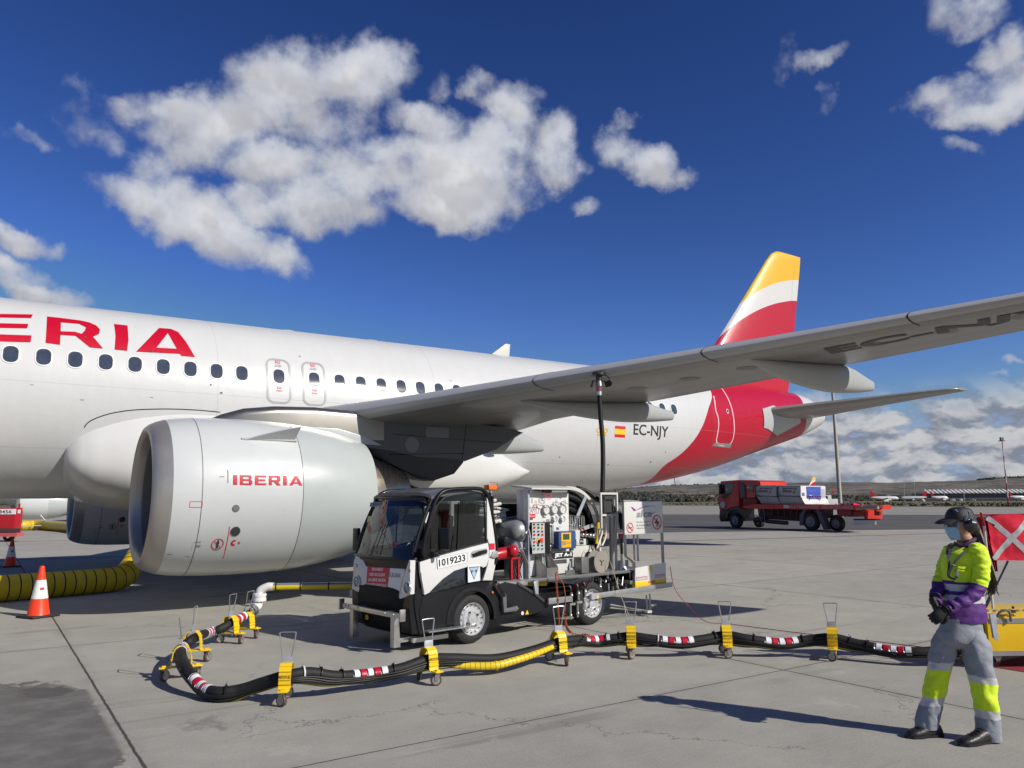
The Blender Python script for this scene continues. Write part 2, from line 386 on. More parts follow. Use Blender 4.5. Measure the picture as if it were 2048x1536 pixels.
# ================================================================== THE SETTING
def nmat(name):
    m = bpy.data.materials.new(name); m.use_nodes = True; N = NT(m.node_tree)
    out = N.n('ShaderNodeOutputMaterial'); b = N.n('ShaderNodeBsdfPrincipled'); N.t.links.new(b.outputs[0], out.inputs[0])
    return m, N, b
def concrete():
    m, N, b = nmat('apron_concrete')
    g = N.n('ShaderNodeNewGeometry'); s = N.n('ShaderNodeSeparateXYZ'); N.put(s.inputs[0], g.outputs['Position'])
    x, y, _ = s.outputs; pos = g.outputs['Position']
    def cell(v, o): return N.m('DIVIDE', N.m('SUBTRACT', v, o), 5.75)
    wob = N.m('MULTIPLY', N.m('SUBTRACT', N.noise(pos, 7, 3, .7), .5), .004)
    cx, cy = N.m('ADD', cell(x, .8), wob), N.m('ADD', cell(y, -13.85), wob)
    def dist(c): return N.m('MULTIPLY', N.m('ABSOLUTE', N.m('SUBTRACT', N.m('FRACT', N.m('ADD', c, .5)), .5)), 5.75)
    dx, dy = dist(cx), dist(cy)
    jx = N.ss(dx, .006, .016, 1, 0); jy = N.ss(dy, .005, .012, .9, 0)
    joint = N.m('MAXIMUM', jx, jy)
    soft = N.m('MULTIPLY', N.ss(N.m('MINIMUM', dx, dy), 0, .16, 1, 0), N.ss(N.noise(pos, 1.7, 4, .6), .35, .7))
    fl = N.n('ShaderNodeCombineXYZ'); N.put(fl.inputs[0], N.m('FLOOR', cx)); N.put(fl.inputs[1], N.m('FLOOR', cy))
    wn = N.n('ShaderNodeTexWhiteNoise'); N.put(wn.inputs['Vector'], fl.outputs[0])
    big = N.noise(pos, .22, 5, .6); mid = N.noise(pos, 1.6, 6, .65); fine = N.noise(pos, 55, 4, .7); grit = N.noise(pos, 240, 2, .6)
    st = N.noise(N.vm('MULTIPLY', pos, (1.2, 26, 1)), 2.2, 4, .6)
    k = N.m('ADD', .80, N.m('MULTIPLY', wn.outputs[0], .09))
    for v, a in ((big, .36), (mid, .40), (fine, .55), (grit, .60), (st, .22)):
        k = N.m('ADD', k, N.m('MULTIPLY', N.m('SUBTRACT', v, .5), a))
    colr = N.vm('SCALE', (.405, .388, .336)); N.put(colr.node.inputs[3], k)
    # dark oil spots and rubber marks
    vo = N.n('ShaderNodeTexVoronoi'); vo.inputs['Scale'].default_value = .55; N.put(vo.inputs['Vector'], N.vm('ADD', pos, N.vm('SCALE', N.noise(pos, 5, 3, .6, out=1))))
    spot = N.ss(vo.outputs['Distance'], .03, .14, .5, 0)
    spot = N.m('MULTIPLY', spot, N.ss(N.noise(pos, .6, 2, .5), .45, .6))
    vo2 = N.n('ShaderNodeTexVoronoi'); vo2.inputs['Scale'].default_value = 3.1; N.put(vo2.inputs['Vector'], pos)
    spot2 = N.m('MULTIPLY', N.ss(vo2.outputs['Distance'], .03, .07, .5, 0), N.ss(N.noise(pos, 1.3, 2, .5), .5, .62))
    colr = N.mix(N.m('MAXIMUM', spot, spot2), colr, c4((.10, .095, .085)))
    vc = N.n('ShaderNodeTexVoronoi', feature='DISTANCE_TO_EDGE'); vc.inputs['Scale'].default_value = .31; N.put(vc.inputs['Vector'], N.vm('ADD', pos, N.vm('SCALE', N.noise(pos, 1.5, 6, .7, out=1))))
    crack = N.m('MULTIPLY', N.ss(vc.outputs['Distance'], .0012, .0035, .7, 0), N.ss(N.noise(pos, .35, 2, .5), .50, .56))
    rot = N.n('ShaderNodeMapping'); rot.inputs['Rotation'].default_value = (0, 0, .35); rot.inputs['Scale'].default_value = (.10, 2.6, 1); N.put(rot.inputs['Vector'], pos)
    tyr = N.m('MULTIPLY', N.ss(N.noise(rot.outputs[0], 1.1, 3, .5), .60, .68, 0, .34), N.ss(N.noise(pos, .3, 3, .6), .46, .58))
    colr = N.mix(N.m('MAXIMUM', crack, tyr), colr, c4((.10, .096, .088)))
    rep = N.m('MULTIPLY', N.ss(N.noise(pos, .9, 6, .7), .60, .64, 0, .30), 1.0); colr = N.mix(rep, colr, c4((.46, .44, .385)))
    # the damp patch that stops at the joint, lower left
    ex = N.m('DIVIDE', N.m('SUBTRACT', x, .05), .78); ey = N.m('DIVIDE', N.m('SUBTRACT', y, -12.1), 2.2)
    rr = N.m('SQRT', N.m('ADD', N.m('MULTIPLY', ex, ex), N.m('MULTIPLY', ey, ey)))
    rr = N.m('ADD', rr, N.m('MULTIPLY', N.m('SUBTRACT', N.noise(pos, 2.2, 8, .74), .5), 1.15))
    wet = N.m('MULTIPLY', N.ss(rr, .975, 1.005, 1, 0), N.ss(x, .70, .76, 1, 0))
    ex2 = N.m('DIVIDE', N.m('SUBTRACT', x, .42), .22); ey2 = N.m('DIVIDE', N.m('SUBTRACT', y, -10.55), .30)
    r2 = N.m('ADD', N.m('SQRT', N.m('ADD', N.m('MULTIPLY', ex2, ex2), N.m('MULTIPLY', ey2, ey2))), N.m('MULTIPLY', N.m('SUBTRACT', N.noise(pos, 9, 5, .6), .5), 1.4))
    wet2 = N.ss(r2, .8, 1.05, 1, 0)
    rim = N.m('MULTIPLY', N.ss(rr, .99, 1.02, 1, 0), N.ss(rr, .93, .97, 0, 1))
    colr = N.mix(N.m('MULTIPLY', wet, .78), colr, N.mix(N.ss(N.noise(pos, 3.4, 5, .6), .4, .65), c4((.062, .06, .055)), c4((.13, .125, .115))))
    colr = N.mix(N.m('MULTIPLY', wet2, .55), colr, c4((.05, .048, .045)))
    colr = N.mix(N.m('MULTIPLY', rim, .12), colr, c4((.09, .085, .08)))
    colr = N.mix(N.m('MULTIPLY', soft, .30), colr, c4((.15, .14, .125)))
    colr = N.mix(N.m('MULTIPLY', joint, .9), colr, c4((.035, .033, .03)))
    N.put(b.inputs['Base Color'], colr)
    N.put(b.inputs['Roughness'], N.m('SUBTRACT', .9, N.m('MULTIPLY', N.m('MAXIMUM', wet, wet2), .38)))
    b.inputs['Specular IOR Level'].default_value = .3
    bp = N.n('ShaderNodeBump'); bp.inputs['Strength'].default_value = .35; bp.inputs['Distance'].default_value = .004
    N.put(bp.inputs['Height'], N.m('SUBTRACT', N.m('ADD', fine, grit), N.m('MULTIPLY', joint, 4))); N.put(b.inputs['Normal'], bp.outputs[0])
    return m
def simple_ground(name, c1, c2, sc_, st=(1, 1, 1), rough=.9):
    m, N, b = nmat(name); g = N.n('ShaderNodeNewGeometry'); p = N.vm('MULTIPLY', g.outputs['Position'], st)
    f = N.ss(N.noise(p, sc_, 7, .62), .32, .68)
    k = N.noise(g.outputs['Position'], 9, 3, .6)
    N.put(b.inputs['Base Color'], N.mix(N.m('MULTIPLY', k, .25), N.mix(f, c4(c1), c4(c2)), c4([v*.6 for v in c1])))
    b.inputs['Roughness'].default_value = rough; b.inputs['Specular IOR Level'].default_value = .25
    return m
def sheet(name, pts, z, m, kind='structure'):
    b = MB(); b.face([V((p[0], p[1], z)) for p in pts]); return tag(b.build(name, m, smooth=False), kind=kind)
b = MB(); S = 9000
b.face([V((-S, -S, -.004)), V((S, -S, -.004)), V((S, S, -.004)), V((-S, S, -.004))])
tag(b.build('ground', simple_ground('dry_grassland', (.17, .145, .085), (.10, .095, .05), .02), smooth=False), kind='structure')
sheet('apron', [(-140, -90), (185, -90), (185, 57), (212, 183), (212, 330), (-140, 330)], 0.0, concrete())
g1, g2 = G(1400, 1064), G(2048, 1056.5)
dd = (g2-g1).normalized()
h1, h2 = G(1400, 1029), G(2048, 1030); k1, k2 = G(1400, 1011.5), G(2048, 1014.5)
sheet('taxiway', [g1-dd*10, g1+dd*75, h2+(h2-h1).normalized()*120, h1-(h2-h1).normalized()*70], .004,
      simple_ground('taxiway_asphalt', (.085, .084, .08), (.125, .12, .112), .5, (1, .15, 1)))
sheet('taxiway_shoulder', [h1-(h2-h1).normalized()*60, h2+(h2-h1).normalized()*120, k2+(k2-k1).normalized()*160, k1-(k2-k1).normalized()*160], .006,
      simple_ground('shoulder_concrete', (.26, .247, .21), (.32, .30, .26), .2, (1, .2, 1)))
# painted markings on the apron
redpaint = simple_ground('worn_red_ground_paint', (.20, .022, .035), (.27, .045, .06), 3.5)
sheet('red_apron_marking', [(8.36, -17.6), (11.6, -17.6), (11.6, -14.92), (8.36, -14.92)], .004, redpaint)
a1, a2 = G(1250, 1085), G(1890, 1067); u_ = (a2-a1).normalized(); nn = V((-u_.y, u_.x, 0))*.13
sheet('red_guide_line', [a1-u_*30-nn, a2+u_*20-nn, a2+u_*20+nn, a1-u_*30+nn], .005, simple_ground('faded_red_line', (.16, .08, .07), (.2, .12, .10), 2))
a1, a2 = G(60, 1083), G(250, 1079); u_ = (a2-a1).normalized(); nn = V((-u_.y, u_.x, 0))*.09
sheet('dark_guide_line', [a1-u_*30-nn, a2+u_*20-nn, a2+u_*20+nn, a1-u_*30+nn], .005, simple_ground('faded_dark_line', (.16, .12, .11), (.2, .16, .15), 2))
# rubber-grey repair seams
# ------------------------------------------------------------------ hills
def hills():
    ridge = [(-1300, 975), (-600, 985), (900, 985), (1130, 984), (1210, 980), (1266, 975), (1318, 971), (1370, 969.5), (1420, 968.5), (1525, 965.5), (1640, 964.5), (1735, 964), (1780, 965.5), (1840, 963.5), (1920, 961.5), (1978, 959), (2005, 956), (2048, 955), (2300, 957), (2500, 965)]
    def ry(px):
        for a, c in zip(ridge, ridge[1:]):
            if a[0] <= px <= c[0]: return lin(a[1], c[1], (px-a[0])/(c[0]-a[0]))
        return 985
    rows = []; n = 420
    for j in range(34):
        f = j/33; row = []
        for i in range(n):
            px = -1250+3750*i/(n-1); d = ray(px, 1000); d.z = 0; d.normalize()
            dist = 2300+2600*f
            dr = ray(px, ry(px)); top = CAM.z+4900*dr.z/math.hypot(dr.x, dr.y)
            p = CAM+d*dist; s = f**1.25
            nz = noise.fractal(V((p.x*.0016, p.y*.0016, 3)), 1.0, 2.1, 6)
            nz2 = noise.ridged_multi_fractal(V((p.x*.0026, p.y*.0026, 7)), 1.0, 2.0, 4, 1.0, 2.0)
            h = top*s*(1+(.32*nz*(1-f)))+(nz2-1.2)*13*f*(1-f)*3+noise.noise(V((px*.06, 0, 0)))*2.2*f
            row.append(V((p.x, p.y, max(h, -.5+4*f))))
        rows.append(row)
    # a back slope
    rows.append([V((p.x*1.12, p.y*1.12, -5)) for p in rows[-1]])
    b = MB(); b.grid(rows)
    m, N, bs = nmat('dry_hillside'); g = N.n('ShaderNodeNewGeometry'); p = g.outputs['Position']
    f = N.ss(N.noise(p, .0042, 8, .62, dist=.6), .38, .62); f2 = N.ss(N.noise(p, .017, 7, .65), .47, .60)
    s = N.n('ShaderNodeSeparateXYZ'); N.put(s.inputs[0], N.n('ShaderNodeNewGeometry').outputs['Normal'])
    c = N.mix(f, c4((.19, .165, .135)), c4((.125, .115, .10))); c = N.mix(N.m('MULTIPLY', f2, .55), c, c4((.035, .042, .028)))
    sp = N.n('ShaderNodeSeparateXYZ'); N.put(sp.inputs[0], p)
    low = N.ss(N.m('ADD', sp.outputs[2], N.m('MULTIPLY', N.noise(p, .006, 5, .6), 60)), 38, 62, .8, 0)
    c = N.mix(low, c, c4((.030, .036, .024)))
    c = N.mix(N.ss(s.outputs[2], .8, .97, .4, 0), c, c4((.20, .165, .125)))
    N.put(bs.inputs['Base Color'], c); bs.inputs['Roughness'].default_value = 1; bs.inputs['Specular IOR Level'].default_value = .1
    tag(b.build('hills', m, ang=60), kind='structure')
    return ry
RY = hills()
# ------------------------------------------------------------------ far things
housew = mat('far_house_wall', (.62, .58, .50), .8); roofm = mat('far_house_roof', (.32, .13, .08), .8)
def far_houses():
    rnd = random.Random(4); proto = []
    for k, (lab, wcol) in enumerate((('small white house with tiled roof among the trees on the far hillside', housew), ('low cream building at the foot of the far hills', mat('far_cream_wall', (.45, .40, .32), .8)))):
        t = thing('house', lab, 'house', group='houses scattered on the far hillside')
        b = MB(); b.box((0, 0, 3.2 if k == 0 else 4.5), (13 if k == 0 else 26, 10, 6.4 if k == 0 else 9)); b.build('wall', wcol, t)
        b = MB(); h = 6.5 if k == 0 else 9.1; w = 7 if k == 0 else 13.5
        b.prism([(-w, -5.6, h), (-w, 5.6, h), (-w, 0, h+2.4)], (2*w, 0, 0)); b.build('roof', roofm, t)
        proto.append(t)
    spots = []
    for i in range(46): spots.append((rnd.uniform(1225, 1440), rnd.uniform(987, 997.5)))
    for i in range(22): spots.append((rnd.uniform(1750, 1860), rnd.uniform(985, 997)))
    for i in range(8): spots.append((rnd.uniform(1960, 2046), rnd.uniform(972, 980)))
    first = [True, True]
    for i, (px, py) in enumerate(spots):
        k = 1 if rnd.random() < .3 else 0; o = proto[k] if first[k] else copy_tree(proto[k]); first[k] = False
        f = min(1.0, max(0.03, (1000-py)/(1000-RY(px)+1))); dist = 2300+2600*f**.8
        d = ray(px, py); q = CAM+d*(dist/math.hypot(d.x, d.y)); o.location = (q.x, q.y, q.z-3); o.rotation_euler = (0, 0, rnd.uniform(0, 3))
far_houses()
leafm = mat('far_foliage', (.042, .047, .032), .9, var=.3, vscale=.1)
def far_wood():
    rnd = random.Random(9); b = MB()
    def tree(px, py, dist, r, sink=.8):
        d = ray(px, py); q = CAM+d*(dist/math.hypot(d.x, d.y))
        for k in range(3):
            c = q+V((rnd.uniform(-r, r), rnd.uniform(-r, r), rnd.uniform(-.2, .5)*r-r*sink)); rows = []
            for i in range(5):
                t = math.pi*i/4; rr = max(math.sin(t), .02)
                rows.append([c+V((r*rr*math.cos(a)*rnd.uniform(.7, 1.2), r*rr*math.sin(a)*rnd.uniform(.7, 1.2), r*math.cos(t)*rnd.uniform(.7, 1.1))) for a in [2*math.pi*j/6 for j in range(6)]])
            b.grid(rows, True)
    for i in range(300):
        px = rnd.uniform(1215, 1450); f = rnd.random(); tree(px, lin(999, 984, f), 2250+1400*f, rnd.uniform(5, 12))
    for i in range(150):
        px = rnd.uniform(1660, 1870); f = rnd.random(); tree(px, lin(999, 990, f), 2200+900*f, rnd.uniform(5, 11))
    for i in range(220): px = rnd.uniform(1960, 2300); tree(px, RY(px)+rnd.uniform(-1, 5), 4850, rnd.uniform(9, 19))
    for i in range(60): px = rnd.uniform(1215, 1440); tree(px, RY(px)+rnd.uniform(0, 2), 4850, rnd.uniform(6, 12))
    o = b.build('far_wood', leafm, smooth=False, weld=False); tag(o, 'dark scrub and trees scattered over the far hills', 'woodland', kind='stuff')
far_wood()
def verge():
    """tufts on the grass verge beyond the taxiway"""
    rnd = random.Random(2); b = MB()
    for i in range(900):
        px = rnd.uniform(1300, 2100); y0 = lin(1011, 1014, (px-1400)/648); py = rnd.uniform(lin(1003.5, 1006, (px-1400)/648), y0-.7)
        q = G(px, py); r = rnd.uniform(.25, .9)
        for k in range(4):
            a = rnd.uniform(0, 6.3); b.face([q+V((math.cos(a)*r, math.sin(a)*r, 0)), q+V((-math.cos(a)*r, -math.sin(a)*r, 0)), q+V((rnd.uniform(-r, r), rnd.uniform(-r, r), r*rnd.uniform(.5, 1.1)))])
    tag(b.build('verge_grass', mat('dry_verge_grass', (.11, .105, .045), .9, var=.3, vscale=.3), smooth=False, weld=False), 'tufts of dry grass on the verge beyond the taxiway', 'grass', kind='stuff')
verge()
def terminal():
    d = 1150
    A = CAM+ray(1852, 1003)*d; B = CAM+ray(2140, 1005)*d; A.z = B.z = 0; u = (B-A).normalized(); L = (B-A).length; n = V((-u.y, u.x, 0))
    if n.dot(CAM-A) < 0: n = -n
    M = Matrix(((u.x, -n.x, 0, A.x), (u.y, -n.y, 0, A.y), (0, 0, 1, 0), (0, 0, 0, 1)))
    t = thing('terminal_building', 'long dark glass terminal with a row of white roof fins below the hills', 'building', M=M)
    b = MB(); b.box((L/2, 20, 5.6), (L, 38, 11.2)); b.build('wall', mat('terminal_glass', (.03, .04, .055), .25, spec=.7), t)
    fins = MB(); slab = MB(); slab.box((L/2, 18, 11.7), (L+3, 44, .9)); slab.build('roof', mat('terminal_roof', (.30, .31, .32), .6), t)
    n_ = int(L/6.6)
    for i in range(n_):
        x = 1+i*6.6; f = MB()
        f.prism([(x, -5, 12.2), (x+3.2, -5, 12.5), (x+6.2, 12, 17.2), (x+3.4, 12, 16.9)], (0, 0, .5))
        f.build('roof_fin', mat('terminal_fin', (.66, .67, .66), .5), t, smooth=False)
    w = MB()
    for i in range(int(L/3.3)): w.box((1+i*3.3, .9, 5.8), (.35, .3, 11))
    w.box((L/2, .85, 4.1), (L, .3, .5)); w.box((L/2, .85, 8.1), (L, .3, .4))
    w.build('mullions', mat('terminal_mullion', (.14, .15, .16), .5), t)
    pier = MB(); pier.box((-6, 14, 3.5), (26, 20, 7)); pier.build('pier_wing', mat('terminal_pier', (.10, .11, .12), .6), t)
terminal()
def masts():
    b = MB()
    t = thing('warning_mast', 'tall mast banded red and white standing on the grass verge', 'mast', G(2017, 1009.0))
    d = (t.location-CAM).length; H = 105*d/CF
    N_ = 9
    rw = MB()
    for k in range(N_):
        rw.mi = k % 2; rw.cyl((0, 0, H*k/N_), (0, 0, H*(k+1)/N_), lin(.011, .006, k/N_)*H, lin(.011, .006, (k+1)/N_)*H, 10, cap=False)
    rw.build('pole', [redp, offwhite], t)
    h = MB(); h.box((0, 0, H+.01*H), (.08*H, .08*H, .012*H))
    for a in (-1, 1): h.box((a*.03*H, 0, H+.04*H), (.028*H, .03*H, .05*H))
    h.build('lamp_rack', mat('mast_head', (.25, .22, .22), .5), t)
    P = atd(1680, 1000, 75); P.z = 0
    t = thing('floodlight_pole', 'tall tapered grey lamp pole rising behind the red flatbed truck', 'lamp pole', P)
    b = MB(); b.cyl((0, 0, 0), (0, 0, 15.0), .21, .115, 16); b.build('pole', mat('weathered_pole', (.42, .39, .32), .6, var=.08, vscale=2), t)
    b = MB(); b.box((0, 0, 15.1), (1.6, .5, .18)); b.build('lamp_head', alu, t)
    # slender masts near the terminal
    spec = [(1810, 970, 'thin grey mast left of the pair in front of the hills'), (1831, 968, 'thin grey mast right of the pair in front of the hills'), (1890, 970, 'thin grey mast standing above the left end of the terminal roof'), (1929, 972, 'thin grey mast above the middle of the terminal roof')]
    proto = None
    for px, py, lab in spec:
        Q = atd(px, 1003, 1060); Q.z = 0
        if proto is None:
            o = thing('light_mast', lab, 'mast', Q, group='slender light masts near the terminal')
            b = MB(); b.cyl((0, 0, 0), (0, 0, 22), .5, .28, 8); b.build('pole', mat('mast_grey', (.34, .34, .33), .6), o)
            b = MB(); b.box((0, 0, 22.3), (2.2, 1.2, .7)); b.build('lamp_rack', mat('mast_grey', (.34, .34, .33), .6), o); proto = o
        else: o = copy_tree(proto); o.location = Q; o['label'] = lab
        o.scale = (1, 1, ((1003-py)*1060/CF)/22)
masts()
# ================================================================== THE AIRLINER (x aft, -y port, z up)
def cz(x):   # (centre z, half height, half width)
    T = [(-9.4, 3.35, .04, .04), (-9.25, 3.36, .33, .34), (-8.9, 3.40, .62, .64), (-8.2, 3.48, 1.02, 1.05), (-7.2, 3.6, 1.42, 1.42), (-6, 3.72, 1.74, 1.68), (-4.5, 3.80, 1.97, 1.87), (-3, 3.845, 2.06, 1.96), (-2, 3.86, 2.07, 1.975),
         (0, 3.86, 2.07, 1.975), (6, 3.90, 2.07, 1.975), (12, 3.935, 2.07, 1.975), (14.5, 3.965, 2.055, 1.97), (16, 4.015, 2.015, 1.945), (18.35, 4.165, 1.88, 1.84), (20.8, 4.40, 1.66, 1.60), (23.6, 4.74, 1.29, 1.22), (25.5, 4.95, 1.02, .92), (26.8, 5.08, .80, .68), (27.6, 5.11, .55, .48), (28.1, 5.10, .33, .31), (28.2, 5.10, .22, .22)]
    if x <= T[0][0]: return T[0][1:]
    for i in range(len(T)-1):
        if x <= T[i+1][0]:
            a, b_ = T[i], T[i+1]; t = (x-a[0])/(b_[0]-a[0]); o = []
            for k in (1, 2, 3):
                # monotone-ish cubic
                m0 = (b_[k]-T[i-1][k])/(b_[0]-T[i-1][0]) if i > 0 else (b_[k]-a[k])/(b_[0]-a[0])
                m1 = (T[i+2][k]-a[k])/(T[i+2][0]-a[0]) if i < len(T)-2 else (b_[k]-a[k])/(b_[0]-a[0])
                h = b_[0]-a[0]; t2, t3 = t*t, t*t*t
                o.append((2*t3-3*t2+1)*a[k]+(t3-2*t2+t)*h*m0+(-2*t3+3*t2)*b_[k]+(t3-t2)*h*m1)
            return o
    return T[-1][1:]
def fusF(P):
    c, h, w = cz(P.x); return (P.y/w)**2+((P.z-c)/h)**2-1
def fus(x, z, eps=0.0):   # port side surface at height z
    c, h, w = cz(x); q = max(-1, min(1, (z-c)/h)); cs = math.sqrt(max(0, 1-q*q))
    n = V((0, -cs/w, q/h)).normalized(); return V((x, -w*cs, c+h*q))+n*eps
def fhit(px, py): P = hit(px, py, fusF, 12, 48); return (P.x, P.z)
def thing_air():
    A = thing('airliner', 'white airliner with red and yellow tail and red lettering being refuelled on the apron', 'airliner')
    # ---- livery material
    m, N, b = nmat('fuselage_livery'); tc = N.n('ShaderNodeTexCoord'); oc = tc.outputs['Object']
    s = N.n('ShaderNodeSeparateXYZ'); N.put(s.inputs[0], oc); x, y, z = s.outputs
    sw = [fhit(*p) for p in ((1422, 784), (1416, 820), (1404, 854), (1385, 884), (1359, 910), (1328, 932), (1289, 965))]
    sw = sorted([(q[1], q[0]) for q in sw]); sw = [q for i, q in enumerate(sw) if i == 0 or q[0]-sw[i-1][0] > .05]
    zt, xt = sw[-1]; pz = [(1.7, sw[0][1]-(sw[0][0]-1.7)*1.5)]+sw+[(zt+.5, xt+.02), (6.3, xt-.35)]
    nx = lambda v: (v-12)/12; nz_ = lambda v: (v-1.7)/4.7
    cur = N.fcurve(N.m('DIVIDE', N.m('SUBTRACT', z, 1.7), 4.7), [(max(0, nz_(a)), nx(c)) for a, c in pz])
    isred = N.m('GREATER_THAN', x, N.m('MULTIPLY_ADD', cur, 12, 12))
    # white tail cone beyond a slanted line
    tl = N.m('ADD', x, N.m('MULTIPLY', N.m('ABSOLUTE', N.m('SUBTRACT', z, 5.2)), -.35))
    cap = N.m('GREATER_THAN', tl, 25.95); isred = N.m('MULTIPLY', isred, N.m('SUBTRACT', 1, cap))
    dirt = N.noise(N.vm('MULTIPLY', oc, (3.2, 1, .35)), 1.5, 6, .65); d2 = N.noise(oc, .35, 3, .5)
    k = N.m('ADD', .96, N.m('ADD', N.m('MULTIPLY', N.m('SUBTRACT', dirt, .5), .10), N.m('MULTIPLY', N.m('SUBTRACT', d2, .5), .06)))
    # skin joints
    def jl(v, step, o, w): return N.ss(N.m('MULTIPLY', N.m('ABSOLUTE', N.m('SUBTRACT', N.m('FRACT', N.m('DIVIDE', N.m('SUBTRACT', v, o), step)), .5)), step), w, w*2.2, 1, 0)
    fr_ = N.m('MULTIPLY', N.m('MAXIMUM', jl(x, .533, .267, .003), jl(z, .31, .1, .0025)), .16)
    jn = N.m('MAXIMUM', N.m('MAXIMUM', fr_, jl(x, 5.33, 1.1, .004)), N.m('MAXIMUM', jl(z, 40, 20+3.98-40, .004), jl(z, 40, 20+2.75-40, .004)))
    c = N.mix(isred, c4((.575, .58, .573)), c4((.43, .002, .022)))
    c = N.mix(N.m('MULTIPLY', jn, .33), c, c4((.25, .25, .25)))
    cc = N.vm('SCALE', c); N.put(cc.node.inputs[3], k); N.put(b.inputs['Base Color'], cc)
    b.inputs['Roughness'].default_value = .34; b.inputs['Coat Weight'].default_value = .22; b.inputs['Coat Roughness'].default_value = .09; b.inputs['Specular IOR Level'].default_value = .35
    bp = N.n('ShaderNodeBump'); bp.inputs['Strength'].default_value = .12; bp.inputs['Distance'].default_value = .05
    N.put(bp.inputs['Height'], N.noise(N.vm('MULTIPLY', oc, (2, 2, 2)), 1.2, 3, .5)); N.put(b.inputs['Normal'], bp.outputs[0])
    livery = m
    xs = [-9.4, -9.35, -9.25, -9.1, -8.9, -8.5, -8.2, -7.7, -7.2, -6.6, -6, -5.2, -4.5, -3.7, -3]+[-2+.5*i for i in range(61)]; xs = [v for v in xs if v < 28.15]+[28.15, 28.2]
    rows = []
    for xx in xs:
        c_, h, w = cz(xx); rows.append([V((xx, w*math.sin(2*math.pi*j/96), c_+h*math.cos(2*math.pi*j/96))) for j in range(96)])
    b = MB(); b.grid(rows, True, True); F = b.build('fuselage', livery, A, ang=50)
    # apu outlet, crown antennas
    b = MB(); b.cyl((28.19, 0, 5.1), (28.33, 0, 5.1), .2, .18, 24); b.build('exhaust_outlet', darkm, A)
    b = MB(); b.prism([(11.9, -.02, 5.98), (12.62, -.02, 5.98), (12.66, -.02, 6.42), (12.50, -.02, 6.42)], (0, .04, 0), .008); b.build('blade_antenna', offwhite, A)
    for xx in (5.86, 8.15):
        b = MB(); b.ball((xx, 0, cz(xx)[0]+2.07), .17, 1.6, .6, .35, 12, 6); b.build('crown_fairing', offwhite, A)
    for xx in (14.0, 16.5, 19.2):
        b = MB(); q = cz(xx); b.tube([(xx, -.3, q[0]-q[1]*.98), (xx, -.34, q[0]-q[1]-.22)], .012, 6); b.build('drain_mast', darkm, A)
    # ---- windows
    zw = lambda xx: 4.479+.0048*xx
    def rr(cx, cz_, w, h, r, n=6):
        P = []
        for (sx, sz, a0) in ((1, 1, 0), (-1, 1, 90), (-1, -1, 180), (1, -1, 270)):
            for k in range(n+1):
                a = R(a0+90*k/n); P.append((cx+sx*(w/2-r)+r*math.cos(a), cz_+sz*(h/2-r)+r*math.sin(a)))
        Q = []
        for i, p in enumerate(P):
            q = P[(i+1) % len(P)]; m_ = (10 if (i//(n+1)) % 2 else 4) if i % (n+1) == n else 1
            Q += [(lin(p[0], q[0], t/m_), lin(p[1], q[1], t/m_)) for t in range(m_)]
        return Q
    paneM = mat('cabin_window', (.045, .055, .075), .06, spec=.9, coat=.8, var=.25, vscale=9, rvar=0)
    frM = mat('window_frame', (.86, .86, .84), .35, var=.02); insM = mat('window_reveal', (.10, .11, .12), .5)
    def ring(outer, inner, eo, ei): # bmesh ring following the fuselage
        b = MB(); b.grid([[fus(p[0], p[1], eo) for p in outer], [fus(p[0], p[1], ei) for p in inner]], True); return b
    def window(xx, parent):
        z0 = zw(xx)
        o = ring(rr(xx, z0, .285, .36, .125), rr(xx, z0, .255, .33, .11), .012, .013)
        o.grid([[fus(p[0], p[1], e) for p in rr(xx, z0, .285+d, .36+d, .125)] for e, d in ((.002, .012), (.012, 0))], True)
        f = o.build('window', frM, parent)
        o = ring(rr(xx, z0, .255, .33, .11), rr(xx, z0, .225, .30, .095), .0128, .0045); o.build('reveal', insM, f)
        bm_obj(decal_polys([rr(xx, z0, .232, .307, .098)], lambda u, v: fus(u, v, .0052), 10), 'pane', paneM, f)
    xs_w = [i*.533 for i in range(-8, 9)]+[6.518+i*.533 for i in range(0, 22)]
    xs_w = [v for v in xs_w if v > -5]
    for v in xs_w: window(v, A)
    # ---- overwing exits
    grayline = mat('exit_outline_grey', (.33, .35, .34), .4)
    for xx in (5.08, 5.90):
        o = ring(rr(xx, zw(xx)-.10, .56, 1.06, .17, 8), rr(xx, zw(xx)-.10, .47, .97, .13, 8), .006, .006)
        d = o.build('overwing_exit', grayline, A); window(xx, d)
        z0 = zw(xx)
        for (a, c_, w, h) in ((xx, z0+.345, .11, .055), (xx, z0-.265, .10, .045)):
            bb = decal_polys([[(a-w/2, c_-h/2), (a+w/2, c_-h/2), (a+w/2, c_+h/2), (a-w/2, c_+h/2)]], lambda u, v: fus(u, v, .008)); bm_obj(bb, 'exit_sign', inkred, d)
        for (txt, c_, w, h, mm) in (('PUSH', z0+.345, .085, .028, inkwhite), ('EXIT', z0-.265, .075, .026, inkwhite), ('SALIDA', z0-.335, .14, .032, inkred), ('TO OPEN', z0+.27, .13, .022, inkgrey), ('PARA ABRIR', z0+.238, .17, .022, inkgrey)):
            t = text_bm(txt, .02); bm_obj(decal_polys((t[0], t[1]), lambda u, v: fus(xx-w/2+u*w, c_-h/2+v*h, .010)), 'lettering', mm, d)
